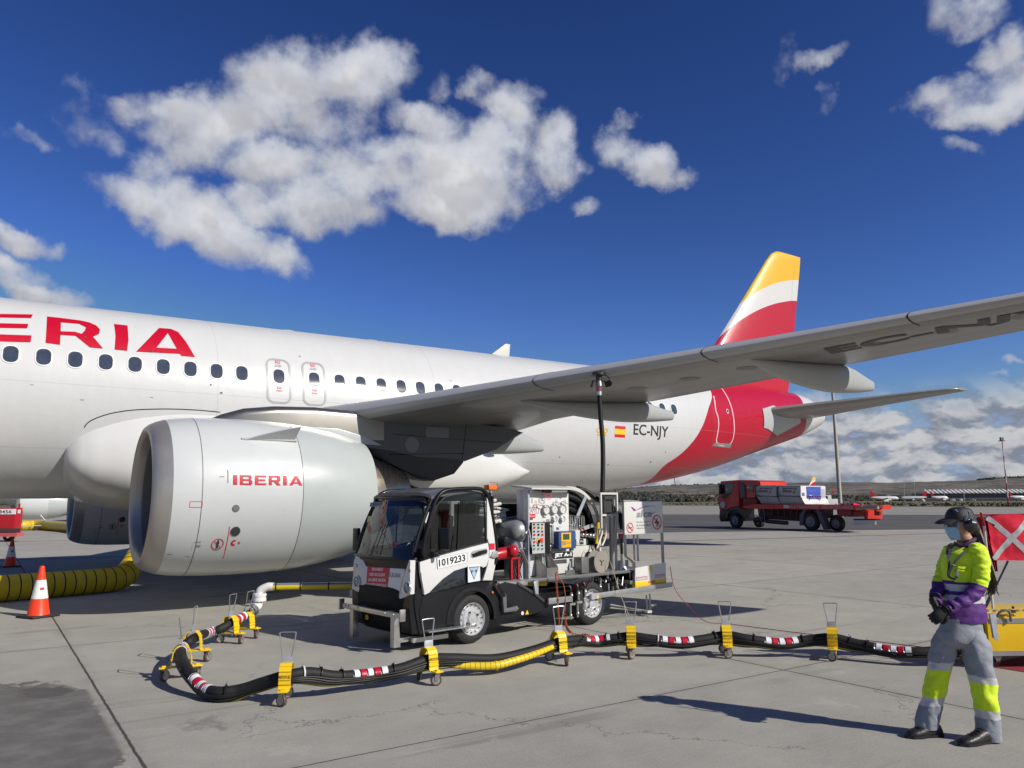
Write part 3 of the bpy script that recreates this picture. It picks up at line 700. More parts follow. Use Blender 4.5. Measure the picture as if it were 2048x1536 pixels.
    # ---- big titles, letter outlines laid on the skin
    LT = [[[(-70, 627), (66, 629), (62, 636.5), (-70, 634)], [(-70, 645), (57, 648), (54, 657), (-70, 655)], [(-70, 667), (63, 671), (61, 685), (-70, 681)]],
          # R
          [[(94, 633), (122, 636), (120, 690), (91, 686)], [(121, 636), (160, 641), (158, 648), (121.5, 645)], [(160, 641), (178, 645), (192, 651), (200, 659), (170, 661), (172, 655), (158, 648)],
           [(170, 661), (200, 659), (198, 668), (186, 674), (150, 672), (163, 668)], [(121, 663), (150, 664), (163, 668), (150, 672), (121, 670)], [(150, 671), (170, 674), (186, 674), (206, 697.5), (180, 695)]],
          # I
          [[(228, 648), (255, 651), (257, 680), (254, 702), (229, 699.5), (231, 672)]],
          # A
          [[(318, 656), (342, 658), (305, 705.5), (272, 703.5)], [(318, 656), (342, 658), (356, 664), (372, 684), (390, 714.5), (362, 712), (349, 690), (334, 664)], [(306, 695), (357, 698), (361, 708), (299, 705)]]]
    for L in LT:
        dst = bmesh.new()
        for k, pl in enumerate(L):
            P = [fhit(*p) for p in pl]; e = .004+.0012*k
            join_bm(dst, decal_polys([P], lambda u, v: fus(u, v, e), 10))
        bm_obj(dst, 'title_letter', red, A)
    for k, (px, py, w_, h_, mm) in enumerate(((440, 787, .05, .03, ink), (598, 714, .04, .03, inkgrey), (420, 771, .03, .03, ink), (900, 762, .05, .02, inkgrey), (1118, 915, .03, .03, ink), (1215, 930, .03, .03, ink), (1300, 925, .04, .04, ink), (1040, 940, .03, .03, inkgrey), (1330, 905, .03, .03, ink), (160, 800, .07, .012, inkgrey), (300, 795, .06, .012, inkgrey), (60, 770, .06, .012, inkgrey))):
        q = fhit(px, py); bm_obj(decal_polys([[(q[0], q[1]), (q[0]+w_, q[1]), (q[0]+w_, q[1]+h_), (q[0], q[1]+h_)]], lambda u, v: fus(u, v, .005)), 'skin_marking', mm, A)
    # ---- registration, flag, crest
    q = [fhit(1266, 876), fhit(1335, 880), fhit(1266, 855)]
    t = text_bm('EC-NJY', .012)
    def regmap(u, v): return fus(lin(q[0][0], q[1][0], u), lin(q[0][1], q[0][1]+.43, v)-.01*u, .005)
    bm_obj(decal_polys((t[0], t[1]), regmap, 4), 'registration', ink, A)
    f0, f1 = fhit(1229, 874), fhit(1251, 853)
    for k, (a, c_, mm) in enumerate(((0, .26, inkred), (.26, .74, mat('flag_yellow', (.85, .55, .02), .45)), (.74, 1, inkred))):
        bm_obj(decal_polys([[(f0[0], lin(f0[1], f1[1], a)), (f1[0], lin(f0[1], f1[1], a)), (f1[0], lin(f0[1], f1[1], c_)), (f0[0], lin(f0[1], f1[1], c_))]], lambda u, v: fus(u, v, .005), 2), 'flag_band', mm, A)
    g0, g1 = fhit(1192, 870), fhit(1216, 853); gold = mat('crest_gold', (.70, .40, .05), .45)
    dst = bmesh.new(); cw, ch = g1[0]-g0[0], g1[1]-g0[1]
    def blob(cx, cy, rx, ry, n=14): return [(g0[0]+cw*(cx+rx*math.cos(2*math.pi*i/n)), g0[1]+ch*(cy+ry*math.sin(2*math.pi*i/n))) for i in range(n)]
    for k, (cx, cy, r1, r2) in enumerate(((.2, .55, .2, .3), (.5, .62, .19, .38), (.8, .55, .2, .3))):
        o_, i_ = blob(cx, cy, r1, r2), blob(cx, cy, r1*.55, r2*.55)
        for i in range(14): join_bm(dst, decal_polys([[o_[i], o_[(i+1) % 14], i_[(i+1) % 14], i_[i]]], lambda u, v: fus(u, v, .005+.0008*k)))
    join_bm(dst, decal_polys([[(g0[0]+cw*.1, g0[1]), (g0[0]+cw*.9, g0[1]), (g0[0]+cw*.9, g0[1]+ch*.15), (g0[0]+cw*.1, g0[1]+ch*.15)]], lambda u, v: fus(u, v, .008)))
    bm_obj(dst, 'crest', gold, A)
    # ---- rear door outline and sill plate
    dp = [(1427, 792), (1431, 818), (1436, 835), (1437, 853), (1434, 872), (1433, 884), (1440, 890), (1454, 891), (1463, 884), (1468, 866), (1468, 845), (1464, 820), (1452, 790), (1438, 772), (1425, 765)]
    P = [fhit(*p) for p in dp]; cl = (sum(p[0] for p in P)/len(P), sum(p[1] for p in P)/len(P))
    o = MB(); pp = crv([(p[0], p[1], 0) for p in P], 5); rows = [[], []]
    for i, p in enumerate(pp):
        d = (pp[min(i+1, len(pp)-1)]-pp[max(i-1, 0)]).normalized(); nn_ = V((-d.y, d.x, 0))*.028
        for r_, sg in zip(rows, (1, -1)): e = p+nn_*sg; r_.append(fus(e.x, e.y, .006))
    o.grid(rows); D = o.build('rear_door_outline', mat('door_outline_pink', (.78, .45, .47), .4), A)
    S1 = [fhit(*p) for p in ((1431, 885), (1425, 890), (1424, 892), (1460, 896), (1463, 888), (1456, 891), (1440, 890))]
    bm_obj(decal_polys([S1], lambda u, v: fus(u, v, .007), 3), 'sill_plate', alu, D)
    pc = fhit(1455, 822.5)
    for r_, e, mm in ((.085, .006, mat('pink_rim', (.75, .6, .62), .4)), (.058, .008, paneM)):
        bm_obj(decal_polys([[(pc[0]+r_*.8*math.cos(a), pc[1]+r_*math.sin(a)) for a in [2*math.pi*i/20 for i in range(20)]]], lambda u, v: fus(u, v, e)), 'door_porthole', mm, D)
    # ---- belly (wing to body) fairing
    def bel(x):
        T = [(1.02, 2.60, .10, 1.45), (1.05, 2.60, .40, 1.72), (1.12, 2.60, .56, 1.82), (1.25, 2.60, .70, 1.93), (1.5, 2.59, .86, 2.03), (2.1, 2.57, 1.01, 2.15), (3.0, 2.55, 1.07, 2.24), (5.5, 2.5, 1.06, 2.34), (8.5, 2.46, 1.02, 2.33), (9.8, 2.46, .92, 2.28), (10.8, 2.47, .74, 2.19), (11.5, 2.49, .50, 2.10), (11.9, 2.5, .24, 1.98), (12.0, 2.5, .1, 1.9)]
        for a, c_ in zip(T, T[1:]):
            if x <= c_[0]: t = (x-a[0])/(c_[0]-a[0]); return [lin(a[k], c_[k], t) for k in (1, 2, 3)]
        return T[-1][1:]
    rows = []
    for i in range(80):
        t = i/79; xx = 1.02+10.98*(t*t*(3-2*t)) if t > .2 else 1.02+10.98*.104*(t/.2)**2.4; c_, h, w = bel(xx); r_ = []
        for j in range(64):
            a = 2*math.pi*j/64; ca, sa = math.cos(a), math.sin(a); e = 2/2.5
            hu = 1.56*math.sin(math.pi/2*min(1, max(.03, (xx-1.01)/2.2)))**.42*math.sin(math.pi/2*min(1, max(.04, (12.05-xx)/3.0)))
            r_.append(V((xx, w*math.copysign(abs(sa)**e, sa), c_+(hu if ca > 0 else h)*math.copysign(abs(ca)**e, ca))))
        rows.append(r_)
    b = MB(); b.grid(rows, True, True); bf = b.build('belly_fairing', mat('fairing_white', (.58, .58, .56), .32, coat=.3, var=.03, vscale=1.5), A, ang=60)
    L_ = [fhit(*p) for p in ((168, 858), (176, 848), (195, 838), (225, 829), (265, 823), (310, 821), (350, 821), (395, 823), (440, 827))]
    o = MB(); pp = crv([(p[0], p[1], 0) for p in L_], 5); rows = [[], []]
    for i, p in enumerate(pp):
        d = (pp[min(i+1, len(pp)-1)]-pp[max(i-1, 0)]).normalized(); nn_ = V((-d.y, d.x, 0))*.009
        for r_, sg in zip(rows, (1, -1)): e_ = p+nn_*sg+V((0, .03, 0)); r_.append(fus(e_.x, e_.y, .006))
    o.grid(rows); o.build('fairing_seam', mat('seam_navy', (.02, .02, .05), .5), A)
    # ---- wings
    def le(s): return 6.97+.573*(s-9.05), 3.60+.092*(s-9.05)+.0012*max(0, s-9)**2
    def te(s): return 9.40+.35*(s-6.4) if s > 6.4 else 9.40+(6.4-s)*.03
    def tc_(s): return lin(.145, .115, min(1, (s-1.5)/5)) if s < 6.5 else lin(.115, .10, (s-6.5)/10.5)
    def foil(s, n=18):
        x0, z0 = le(s); c_ = te(s)-x0; t = tc_(s); P = []
        for i in range(2*n):
            if i <= n: u = .5+.5*math.cos(math.pi*i/n); sg = 1     # TE -> LE upper
            else: u = .5-.5*math.cos(math.pi*(i-n)/n); sg = -1
            y_ = 5*t*(.2969*math.sqrt(u)-.126*u-.3516*u*u+.2843*u**3-.1036*u**4)
            cam_ = .012*math.sin(math.pi*u)+(-.012 if u > .8 else 0)*(u-.8)*5*0
            P.append((x0+u*c_, z0+c_*(sg*y_*(1.08 if sg > 0 else .92)+cam_)))
        return P
    def lower(s, x):  # lower surface height
        x0, z0 = le(s); c_ = te(s)-x0; u = min(.999, max(.001, (x-x0)/c_)); t = tc_(s)
        return z0+c_*(-5*t*(.2969*math.sqrt(u)-.126*u-.3516*u*u+.2843*u**3-.1036*u**4)*.92+.012*math.sin(math.pi*u))
    ss = [1.2, 2, 3, 4, 5, 5.75, 6.4, 7.2, 8, 9.05, 10, 11, 12, 13, 14, 15, 16, 16.6, 17]
    m, N, bs = nmat('wing_paint'); tcn = N.n('ShaderNodeTexCoord'); oc = tcn.outputs['Object']; s = N.n('ShaderNodeSeparateXYZ'); N.put(s.inputs[0], oc); x, y, z = s.outputs
    sp = N.m('ABSOLUTE', y); lx = N.m('MULTIPLY_ADD', sp, .573, 6.97-.573*9.05); off = N.m('SUBTRACT', x, lx)
    tx = N.m('MULTIPLY_ADD', sp, .35, 9.4-.35*6.4); fr = N.m('DIVIDE', off, N.m('SUBTRACT', tx, lx))
    def ln(v, at, w): return N.ss(N.m('ABSOLUTE', N.m('SUBTRACT', v, at)), w, w*2, 1, 0)
    L1 = N.m('MAXIMUM', ln(fr, .15, .0022), N.m('MAXIMUM', ln(fr, .66, .003), N.m('MAXIMUM', ln(fr, .72, .006), ln(fr, .40, .0015))))
    rib = N.m('MULTIPLY', N.ss(N.m('MULTIPLY', N.m('ABSOLUTE', N.m('SUBTRACT', N.m('FRACT', N.m('DIVIDE', sp, .94)), .5)), .94), .004, .009, 1, 0), N.m('MULTIPLY', N.m('GREATER_THAN', fr, .15), N.m('LESS_THAN', fr, .29)))
    st = N.noise(N.vm('MULTIPLY', oc, (.5, 5, 1)), 1.6, 6, .66)
    cc = N.vm('SCALE', (.225, .225, .215)); N.put(cc.node.inputs[3], N.m('ADD', 1, N.m('MULTIPLY', N.m('SUBTRACT', st, .5), .42)))
    c_ = N.mix(N.m('MULTIPLY', N.m('MAXIMUM', L1, rib), .55), cc, c4((.06, .06, .06)))
    c_ = N.mix(N.m('LESS_THAN', fr, .06), c_, c4((.40, .41, .42)))
    N.put(bs.inputs['Base Color'], c_); bs.inputs['Roughness'].default_value = .36; bs.inputs['Coat Weight'].default_value = .15
    wingM = m
    for sg in (-1, 1):
        b = MB(); rows = []
        for s_ in ss: rows.append([V((p[0], sg*s_, p[1])) for p in foil(s_)])
        b.grid(rows, True, True); W = b.build('wing', wingM, A, ang=40)
        # sharklet
        b = MB(); rows = []
        for k in range(9):
            t = k/8; a = R(5+78*min(1, t*1.6)); ch = lin(1.55, .62, t); x0, z0 = le(17)
            yy = 17+1.05*(1-math.cos(min(1, t*1.3)*1.4))*0+.95*math.sin(min(1.0, t*1.5)*1.3)*.8; zz = z0+2.35*t**1.35
            r_ = []
            for i in range(16):
                an = 2*math.pi*i/16; r_.append(V((x0+.9*t*1.55+ch*(.5+.5*math.cos(an)), sg*(yy+.05*math.sin(an)*math.sin(a)), zz+.05*ch*math.sin(an)*math.cos(a))))
            rows.append(r_)
        b.grid(rows, True, True); b.build('sharklet', red, A)
        # slat gaps
        for s_ in (9.05, 11.4, 13.75, 16.1):
            b = MB()
            for yy in (s_,):
                P = []; x0, z0 = le(yy); c_ = te(yy)-x0
                for p in foil(yy, 30):
                    if p[0] < x0+.13*c_: P.append(V((p[0]-.004, sg*yy, p[1])))
                mid = sum((p for p in P), V((0, 0, 0)))/len(P)
                rows = [[mid+(p-mid)*1.012+V((0, sg*d, .092*d)) for p in P] for d in (-.012, .012)]
                b.grid(rows)
            b.build('slat_gap', darkm, A)
        # flap track fairings
        for s_, x0, x1, dz, w in ((4.95, 6.0, 10.15, .44, .22), (8.3, 7.25, 10.85, .335, .2), (11.7, 9.05, 12.15, .42, .18)):
            b = MB(); rows = []; n = 22
            for i in range(n+1):
                t = i/n; xx = lin(x0, x1, t); zt_ = lower(s_, min(xx, te(s_)))+(.03 if xx <= te(s_) else .03-.13*(xx-te(s_)))
                zb0 = lower(s_, x0+.01); zmin = lower(s_, lin(x0, x1, .6))-dz
                bot = lin(zb0-.01, zmin, math.sin(math.pi/2*min(1, t/.66))**.85) if t < .66 else zmin+.10*((t-.66)/.34)**1.6
                top = zt_ if t < .78 else lin(zt_, zmin+.10+.18, ((t-.78)/.22)**1.8)
                top = max(top, bot+.02)
                ww = w*min(1, (t*4)**.6)*(1 if t < .75 else lin(1, .45, (t-.75)/.25))
                r_ = []
                for j in range(20):
                    a = 2*math.pi*j/20; r_.append(V((xx, sg*s_+sg*ww*math.copysign(abs(math.sin(a))**.75, math.sin(a)), (top+bot)/2+(top-bot)/2*math.copysign(abs(math.cos(a))**.75, math.cos(a)))))
                rows.append(r_)
            b.grid(rows, True, True); b.build('flap_track_fairing', fairm, A, ang=50)
    # registration under the port wing
    t = text_bm('EC-NJY', .035)
    def um(u, v):
        s_ = lin(12.32, 14.95, u)+.22*v; x0, z0 = le(s_); ch = te(s_)-x0
        xx = x0+ch*lin(.52, .24, v); return V((xx, -s_, lower(s_, xx)-.006))
    bm_obj(decal_polys((t[0], t[1]), um, 8), 'underwing_registration', mat('underwing_ink', (.045, .045, .05), .5), A)
    ov = mat('access_panel_grey', (.19, .19, .184), .45, var=.08)
    for k in range(11):
        s_ = 7.2+.82*k; x0, z0 = le(s_); ch = te(s_)-x0; cx = x0+ch*.42; rx, rs = .21, .13
        for rr_, mm, e in ((1.0, ov, .003),):
            bm_obj(decal_polys([[(cx+rx*rr_*math.cos(a), s_+rs*rr_*math.sin(a)) for a in [2*math.pi*i/20 for i in range(20)]]], lambda u, v: V((u, -v, lower(v, u)-e)), 3), 'access_cover', mm, A)
    # ---- tail fin
    finM, N, bs = nmat('fin_livery'); tcn = N.n('ShaderNodeTexCoord'); s = N.n('ShaderNodeSeparateXYZ'); N.put(s.inputs[0], tcn.outputs['Object']); x, y, z = s.outputs
    def fy(p): q = onY(p[0], p[1], 0); return q.x, q.z
    def bcurve(pts):
        P = sorted(fy(p) for p in pts); P = [P[0]] + P[1:]
        xa, xb = 20, 29; za, zb = 5, 12
        P = [(xa, P[0][1]-(P[0][0]-xa)*(P[1][1]-P[0][1])/(P[1][0]-P[0][0]))]+P+[(xb, P[-1][1]+.02)]
        return N.m('MULTIPLY_ADD', N.fcurve(N.m('DIVIDE', N.m('SUBTRACT', x, xa), xb-xa), [((a-xa)/(xb-xa), (c-za)/(zb-za)) for a, c in P]), zb-za, za)
    yb = bcurve([(1597, 561), (1562, 564), (1523, 577), (1492, 597), (1472, 614)]); rb = bcurve([(1593, 602), (1562, 605), (1523, 616), (1484, 636), (1445, 667), (1423, 696)])
    c = N.mix(N.m('GREATER_THAN', z, rb), c4((.45, .003, .022)), c4((.60, .59, .57))); c = N.mix(N.m('GREATER_THAN', z, yb), c, c4((.74, .42, .015)))
    nzz = N.noise(tcn.outputs['Object'], .9, 4, .6); rl = N.ss(N.m('ABSOLUTE', N.m('SUBTRACT', N.m('SUBTRACT', x, N.m('MULTIPLY', z, .22)), 26.25-.22*8)), .008, .016, .35, 0)
    cc = N.vm('SCALE', N.mix(rl, c, c4((.2, .05, .05)))); N.put(cc.node.inputs[3], N.m('MULTIPLY_ADD', nzz, .1, .93)); N.put(bs.inputs['Base Color'], cc)
    bs.inputs['Roughness'].default_value = .42; bs.inputs['Coat Weight'].default_value = .15
    bp = N.n('ShaderNodeBump'); bp.inputs['Strength'].default_value = .12; bp.inputs['Distance'].default_value = .06
    N.put(bp.inputs['Height'], N.noise(N.vm('MULTIPLY', tcn.outputs['Object'], (2.2, 1, .3)), 1.1, 3, .5)); N.put(bs.inputs['Normal'], bp.outputs[0])
    rows = []
    for (zz, xl, xt_, th) in ((5.4, 19.6, 26.0, .55), (5.95, 20.15, 26.15, .55), (6.35, 20.9, 26.25, .52), (7.24, 21.72, 26.48, .45), (9.5, 23.68, 27.02, .34), (11.3, 25.22, 27.43, .22), (11.65, 25.56, 27.50, .2), (11.80, 25.85, 27.52, .14), (11.84, 26.1, 27.53, .05)):
        r_ = []
        for i in range(28):
            u = .5+.5*math.cos(2*math.pi*i/28); y_ = 5*.5*(.2969*math.sqrt(u)-.126*u-.3516*u*u+.2843*u**3-.1036*u**4)*th*2
            r_.append(V((xl+u*(xt_-xl), y_*(1 if i <= 14 else -1), zz)))
        rows.append(r_)
    b = MB(); b.grid(rows, True, True); b.build('tail_fin', finM, A, ang=50)
    # ---- tailplane
    for sg in (-1, 1):
        b = MB(); rows = []
        for (s_, x0, x1, zz) in ((.3, 22.6, 26.6, 4.86), (1.0, 23.15, 26.75, 4.93), (3, 24.55, 27.12, 5.13), (5, 25.95, 27.5, 5.32), (5.9, 26.6, 27.66, 5.40), (6.15, 27.0, 27.7, 5.43)):
            r_ = []
            for i in range(24):
                u = .5+.5*math.cos(2*math.pi*i/24); y_ = 5*.11*(.2969*math.sqrt(u)-.126*u-.3516*u*u+.2843*u**3-.1036*u**4)*(x1-x0)
                r_.append(V((x0+u*(x1-x0), sg*s_, zz+y_*(1 if i <= 12 else -1))))
            rows.append(r_)
        b.grid(rows, True, True); b.build('tailplane', wingM, A, ang=50)
        # light hexagonal apron where the tailplane enters
        if sg < 0:
            P = [fhit(*p) for p in ((1524, 818), (1546, 811), (1568, 823), (1600, 838), (1600, 846), (1553, 871), (1536, 858), (1527, 855))]
            bm_obj(decal_polys([P], lambda u, v: fus(u, v, .022), 14), 'tailplane_apron', gwhite, A)
    return A, wingM, le, te, lower, rr
A, wingM, wle, wte, wlower, rrect = thing_air()

# ------------------------------------------------------------------ engines
ZC = 1.80
PRO = [(1.80, 1.02), (1.815, 1.065), (1.87, 1.115), (1.95, 1.155), (2.06, 1.195), (2.25, 1.23), (2.45, 1.247), (2.8, 1.262), (3.2, 1.268), (3.6, 1.262), (3.97, 1.245), (4.3, 1.212), (4.7, 1.15), (5.05, 1.07), (5.36, .975)]
def nacR(x):
    for a, c in zip(PRO, PRO[1:]):
        if x <= c[0]: return lin(a[1], c[1], max(0, (x-a[0])/(c[0]-a[0])))
    return PRO[-1][1]
def nacF(P):
    if P.x < 1.80 or P.x > 5.36: return 1
    return (P.y+5.75)**2+(P.z-ZC)**2-nacR(P.x)**2
def nac(x, z, e=0.0):
    r = nacR(x); q = max(-.999, min(.999, (z-ZC)/r)); return V((x, -5.75-(r+e)*math.sqrt(1-q*q), ZC+(r+e)*q))
def nhit(px, py): P = hit(px, py, nacF, 9, 16); return (P.x, P.z)
def engine(side):
    E = MB(); c = (0, -5.75, ZC); ax = (1, 0, 0)
    n = 96
    b = MB(); b.lathe(c, ax, [p for p in PRO if p[0] >= 2.06 and p[0] <= 3.98], n); N_ = b.build('engine_nacelle', mat('nacelle_white', (.525, .545, .54), .3, coat=.35, var=.035, vscale=1.6), A, ang=60)
    b = MB(); b.lathe(c, ax, [(1.98, .935), (1.88, .945), (1.825, .975), (1.80, 1.02), (1.815, 1.065), (1.87, 1.115), (1.95, 1.155), (2.06, 1.195)], n); b.build('inlet_lip', lipm, N_, ang=60)
    b = MB(); b.lathe(c, ax, [(1.98, .935), (2.15, .93), (2.5, .96), (2.85, 1.0), (3.3, 1.0)], n); b.build('inlet_barrel', barrelm, N_, ang=60)
    b = MB(); b.lathe(c, ax, [(3.965, 1.2455), (3.98, 1.244), (4.3, 1.212), (4.7, 1.15), (5.05, 1.07), (5.36, .975), (5.34, .95), (5.0, .98), (4.6, 1.0)], n); b.build('thrust_reverser', mat('reverser_grey', (.42, .455, .445), .3, coat=.35, var=.03, vscale=1.5), N_, ang=60)
    b = MB(); b.lathe(c, ax, [(4.4, .78), (5.2, .80), (5.55, .74), (5.95, .60), (6.25, .47), (6.22, .44), (5.9, .42)], 64); b.lathe(c, ax, [(5.9, .34), (6.3, .27), (6.7, .13), (6.85, .01)], 48); b.build('core_cowl', corem, N_, ang=60)
    b = MB()
    for k in range(18):   # wide-chord fan blades
        a = 2*math.pi*k/18; rows = []
        for i in range(7):
            r_ = lin(.27, .985, i/6); sw = .12*math.sin(math.pi*i/6); aa = a+.02*i
            rows.append([V((2.86+d*lin(.16, .08, i/6)-sw*.5, -5.75+r_*math.cos(aa+d*lin(.55, .2, i/6)), ZC+r_*math.sin(aa+d*lin(.55, .2, i/6)))) for d in (-1, 0, 1)])
        b.grid(rows)
    b.build('fan_blades', mat('fan_titanium', (.10, .10, .11), .35, metal=.8), N_)
    b = MB(); b.lathe(c, ax, [(2.38, .005), (2.42, .06), (2.55, .15), (2.72, .23), (2.9, .28)], 32); b.build('spinner', mat('spinner_grey', (.12, .12, .125), .4), N_)
    b = MB(); b.lathe(c, ax, [(3.2, 1.0), (3.21, .02)], 32); b.build('fan_backing', darkm, N_)
    # joint lines
    for xj in (2.452, 3.968):
        b = MB(); r_ = nacR(xj)+.0015; b.lathe(c, ax, [(xj-.006, r_), (xj+.006, r_)], n)
        b.build('cowl_joint', mat('joint_grey', (.13, .13, .13), .6), N_)
    def dec(polys, m, nm='marking', e=.004, cuts=0): return bm_obj(decal_polys(polys, lambda u, v: nac(u, v, e), cuts), nm, m, N_)
    dst = bmesh.new()  # access panel seams
    for P in ([(334, 1108), (380, 1114)], [(398, 1010), (381, 1105)]):
        a, b_ = nhit(*P[0]), nhit(*P[1])
        d = V((b_[0]-a[0], b_[1]-a[1])); nn_ = V((-d.y, d.x)).normalized()*.004
        if abs(d.x) > abs(d.y): join_bm(dst, decal_polys([[(a[0]-nn_.x, a[1]-nn_.y), (b_[0]-nn_.x, b_[1]-nn_.y), (b_[0]+nn_.x, b_[1]+nn_.y), (a[0]+nn_.x, a[1]+nn_.y)]], lambda u, v: nac(u, v, .003)))
    bm_obj(dst, 'panel_seam', mat('joint_grey', (.13, .13, .13), .6), N_)
    # wordmark
    a0, a1, a2 = nhit(466, 970), nhit(605, 973), nhit(466, 950)
    W = a1[0]-a0[0]; H = (a2[1]-a0[1])*1.0; glyph = {
        'I': ([[(0, 0), (1, 0), (1, 1), (0, 1)]], .20),
        'B': ([[(0, 0), (.26, 0), (.26, 1), (0, 1)], [(.26, .82), (.8, .82), (.95, 1.0), (.26, 1)], [(.26, .42), (.8, .42), (.9, .6), (.26, .6)], [(.26, 0), (.85, 0), (.85, .18), (.26, .18)], [(.72, .82), (.72, .6), (.85, .52), (.95, .66), (.95, .86), (.86, 1), (.8, 1)], [(.74, .42), (.74, .18), (.8, 0), (.9, 0), (1, .14), (1, .4), (.9, .52), (.8, .52)]], .62),
        'E': ([[(0, 0), (1, 0), (1, .2), (.3, .2), (.3, 1), (0, 1)], [(.3, .41), (.92, .41), (.92, .6), (.3, .6)], [(.3, .8), (1, .8), (1, 1), (.3, 1)]], .58),
        'R': ([[(0, 0), (.26, 0), (.26, 1), (0, 1)], [(.26, .8), (.85, .8), (.8, 1.0), (.26, 1)], [(.26, .34), (.8, .34), (.85, .54), (.26, .54)], [(.7, .8), (.7, .54), (.76, .34), (.86, .36), (.98, .5), (.98, .84), (.88, 1), (.78, 1)], [(.42, .36), (.74, .36), (1, 0), (.7, 0)]], .62),
        'A': ([[(0, 0), (.24, 0), (.56, .78), (.62, 1), (.40, 1)], [(.40, 1), (.62, 1), (1, 0), (.74, 0), (.5, .76)], [(.2, .18), (.78, .18), (.72, .34), (.28, .34)]], .72)}
    gaps = .13; tw = sum(glyph[ch][1] for ch in 'IBERIA')+gaps*5; x_ = 0
    dst = bmesh.new()
    for ch in 'IBERIA':
        for k, pl in enumerate(glyph[ch][0]):
            q = [(a0[0]+W*(x_+p[0]*glyph[ch][1])/tw, a0[1]+H*p[1]) for p in pl]; join_bm(dst, decal_polys([q], lambda u, v: nac(u, v, .004+.0008*k), 3))
        x_ += glyph[ch][1]+gaps
    bm_obj(dst, 'wordmark', red, N_)
    def rect(p0, p1): a, b_ = nhit(*p0), nhit(*p1); return [(a[0], a[1]), (b_[0], a[1]), (b_[0], b_[1]), (a[0], b_[1])]
    dec([rect((454, 966), (457, 940))], inkgrey)
    dec([rect((439, 954), (449, 952.5))], inkgrey)
    def ringd(px, py, r0, r1, m, nm='marking', e=.004):
        cc = nhit(px, py); dst = bmesh.new(); n_ = 28
        for i in range(n_):
            a, b_ = 2*math.pi*i/n_, 2*math.pi*(i+1)/n_
            q = [(cc[0]+rr_*math.cos(t), cc[1]+rr_*math.sin(t)) for rr_, t in ((r0, a), (r1, a), (r1, b_), (r0, b_))]
            join_bm(dst, decal_polys([q], lambda u, v: nac(u, v, e)))
        return bm_obj(dst, nm, m, N_)
    ringd(471.5, 1017, .001, .05, mat('port_metal', (.25, .25, .26), .4, metal=.5), 'drain_port'); ringd(471.5, 1017, .05, .054, darkm, 'port_rim', .0045)
    ringd(470.5, 1063, .001, .07, mat('port_mesh', (.04, .045, .05), .5), 'vent_port'); ringd(470.5, 1063, .07, .076, inkgrey, 'port_rim', .0045)
    ringd(435, 1088.5, .075, .087, inkred, 'no_standing_sign')
    cc = nhit(435, 1088.5)
    def seg(p0, p1, w, m, e=.005):
        a, b_ = V(p0), V(p1); d = (b_-a); nn_ = V((-d.y, d.x)).normalized()*w; dec([[tuple(a-nn_), tuple(b_-nn_), tuple(b_+nn_), tuple(a+nn_)]], m, e=e, cuts=3)
    seg((cc[0]-.055, cc[1]+.055), (cc[0]+.055, cc[1]-.055), .005, inkred, .0065)
    dec([[(cc[0]-.016, cc[1]-.012), (cc[0]+.016, cc[1]-.012), (cc[0]+.022, cc[1]+.034), (cc[0]-.022, cc[1]+.034)], [(cc[0]-.014, cc[1]-.06), (cc[0]-.003, cc[1]-.06), (cc[0]-.003, cc[1]-.012), (cc[0]-.014, cc[1]-.012)], [(cc[0]+.003, cc[1]-.06), (cc[0]+.014, cc[1]-.06), (cc[0]+.014, cc[1]-.012), (cc[0]+.003, cc[1]-.012)],
         [(cc[0]-.012, cc[1]+.04), (cc[0]+.012, cc[1]+.04), (cc[0]+.012, cc[1]+.062), (cc[0]-.012, cc[1]+.062)]], ink, 'standing_figure')
    seg(nhit(459, 1053), nhit(446, 1117), .006, inkred)
    qx = nhit(468, 1085.5)
    dst = bmesh.new()
    for i in range(14):
        a, b_ = R(60+240*i/14), R(60+240*(i+1)/14)
        join_bm(dst, decal_polys([[(qx[0]+rr_*math.cos(t), qx[1]+rr_*math.sin(t)) for rr_, t in ((.018, a), (.045, a), (.045, b_), (.018, b_))]], lambda u, v: nac(u, v, .004)))
    bm_obj(dst, 'latch_mark', inkred, N_); dec([[(qx[0]+.05, qx[1]), (qx[0]+.085, qx[1]+.024), (qx[0]+.085, qx[1]-.024)]], inkred)
    r0 = nhit(379, 1014.5); r1 = nhit(405, 1003)
    for q in ([(r0[0], r0[1]), (r1[0], r0[1])], [(r0[0], r1[1]), (r1[0], r1[1])], [(r0[0], r0[1]), (r0[0], r1[1])], [(r1[0], r0[1]), (r1[0], r1[1])]): seg(q[0], q[1], .0035, inkred, .004)
    dec([rect((382, 1101), (386, 1085))], mat('hinge_grey', (.2, .2, .2), .5)); dec([rect((389, 1085), (402, 1083)), rect((391, 1094), (401, 1090))], inkgrey)
    dec([rect((446, 1122), (459, 1117))], mat('port_metal', (.25, .25, .26), .4, metal=.5)) if False else None
    # strake
    P = [V(nac(*nhit(x_, y_), 0)) for x_, y_ in ((487, 880), (588, 882))]
    q0, q1 = P; nrm = V((0, q0.y+5.75, q0.z-ZC)).normalized()
    tops = [q0, q0.lerp(q1, .25)+nrm*.10, q0.lerp(q1, .55)+nrm*.20, q0.lerp(q1, .8)+nrm*.27, q1+nrm*.32+V((.03, 0, 0)), q1]
    b = MB(); b.prism([p+V((0, .0, -.01)) for p in tops], V((0, .012, .016))); b.build('strake', gwhite, N_)
    b = MB(); b.box((q0+q1)*.5+nrm*.004, (q1.x-q0.x+.06, .03, .05), Matrix.Rotation(.9, 3, 'X')); b.build('strake_foot', gwhite, N_)
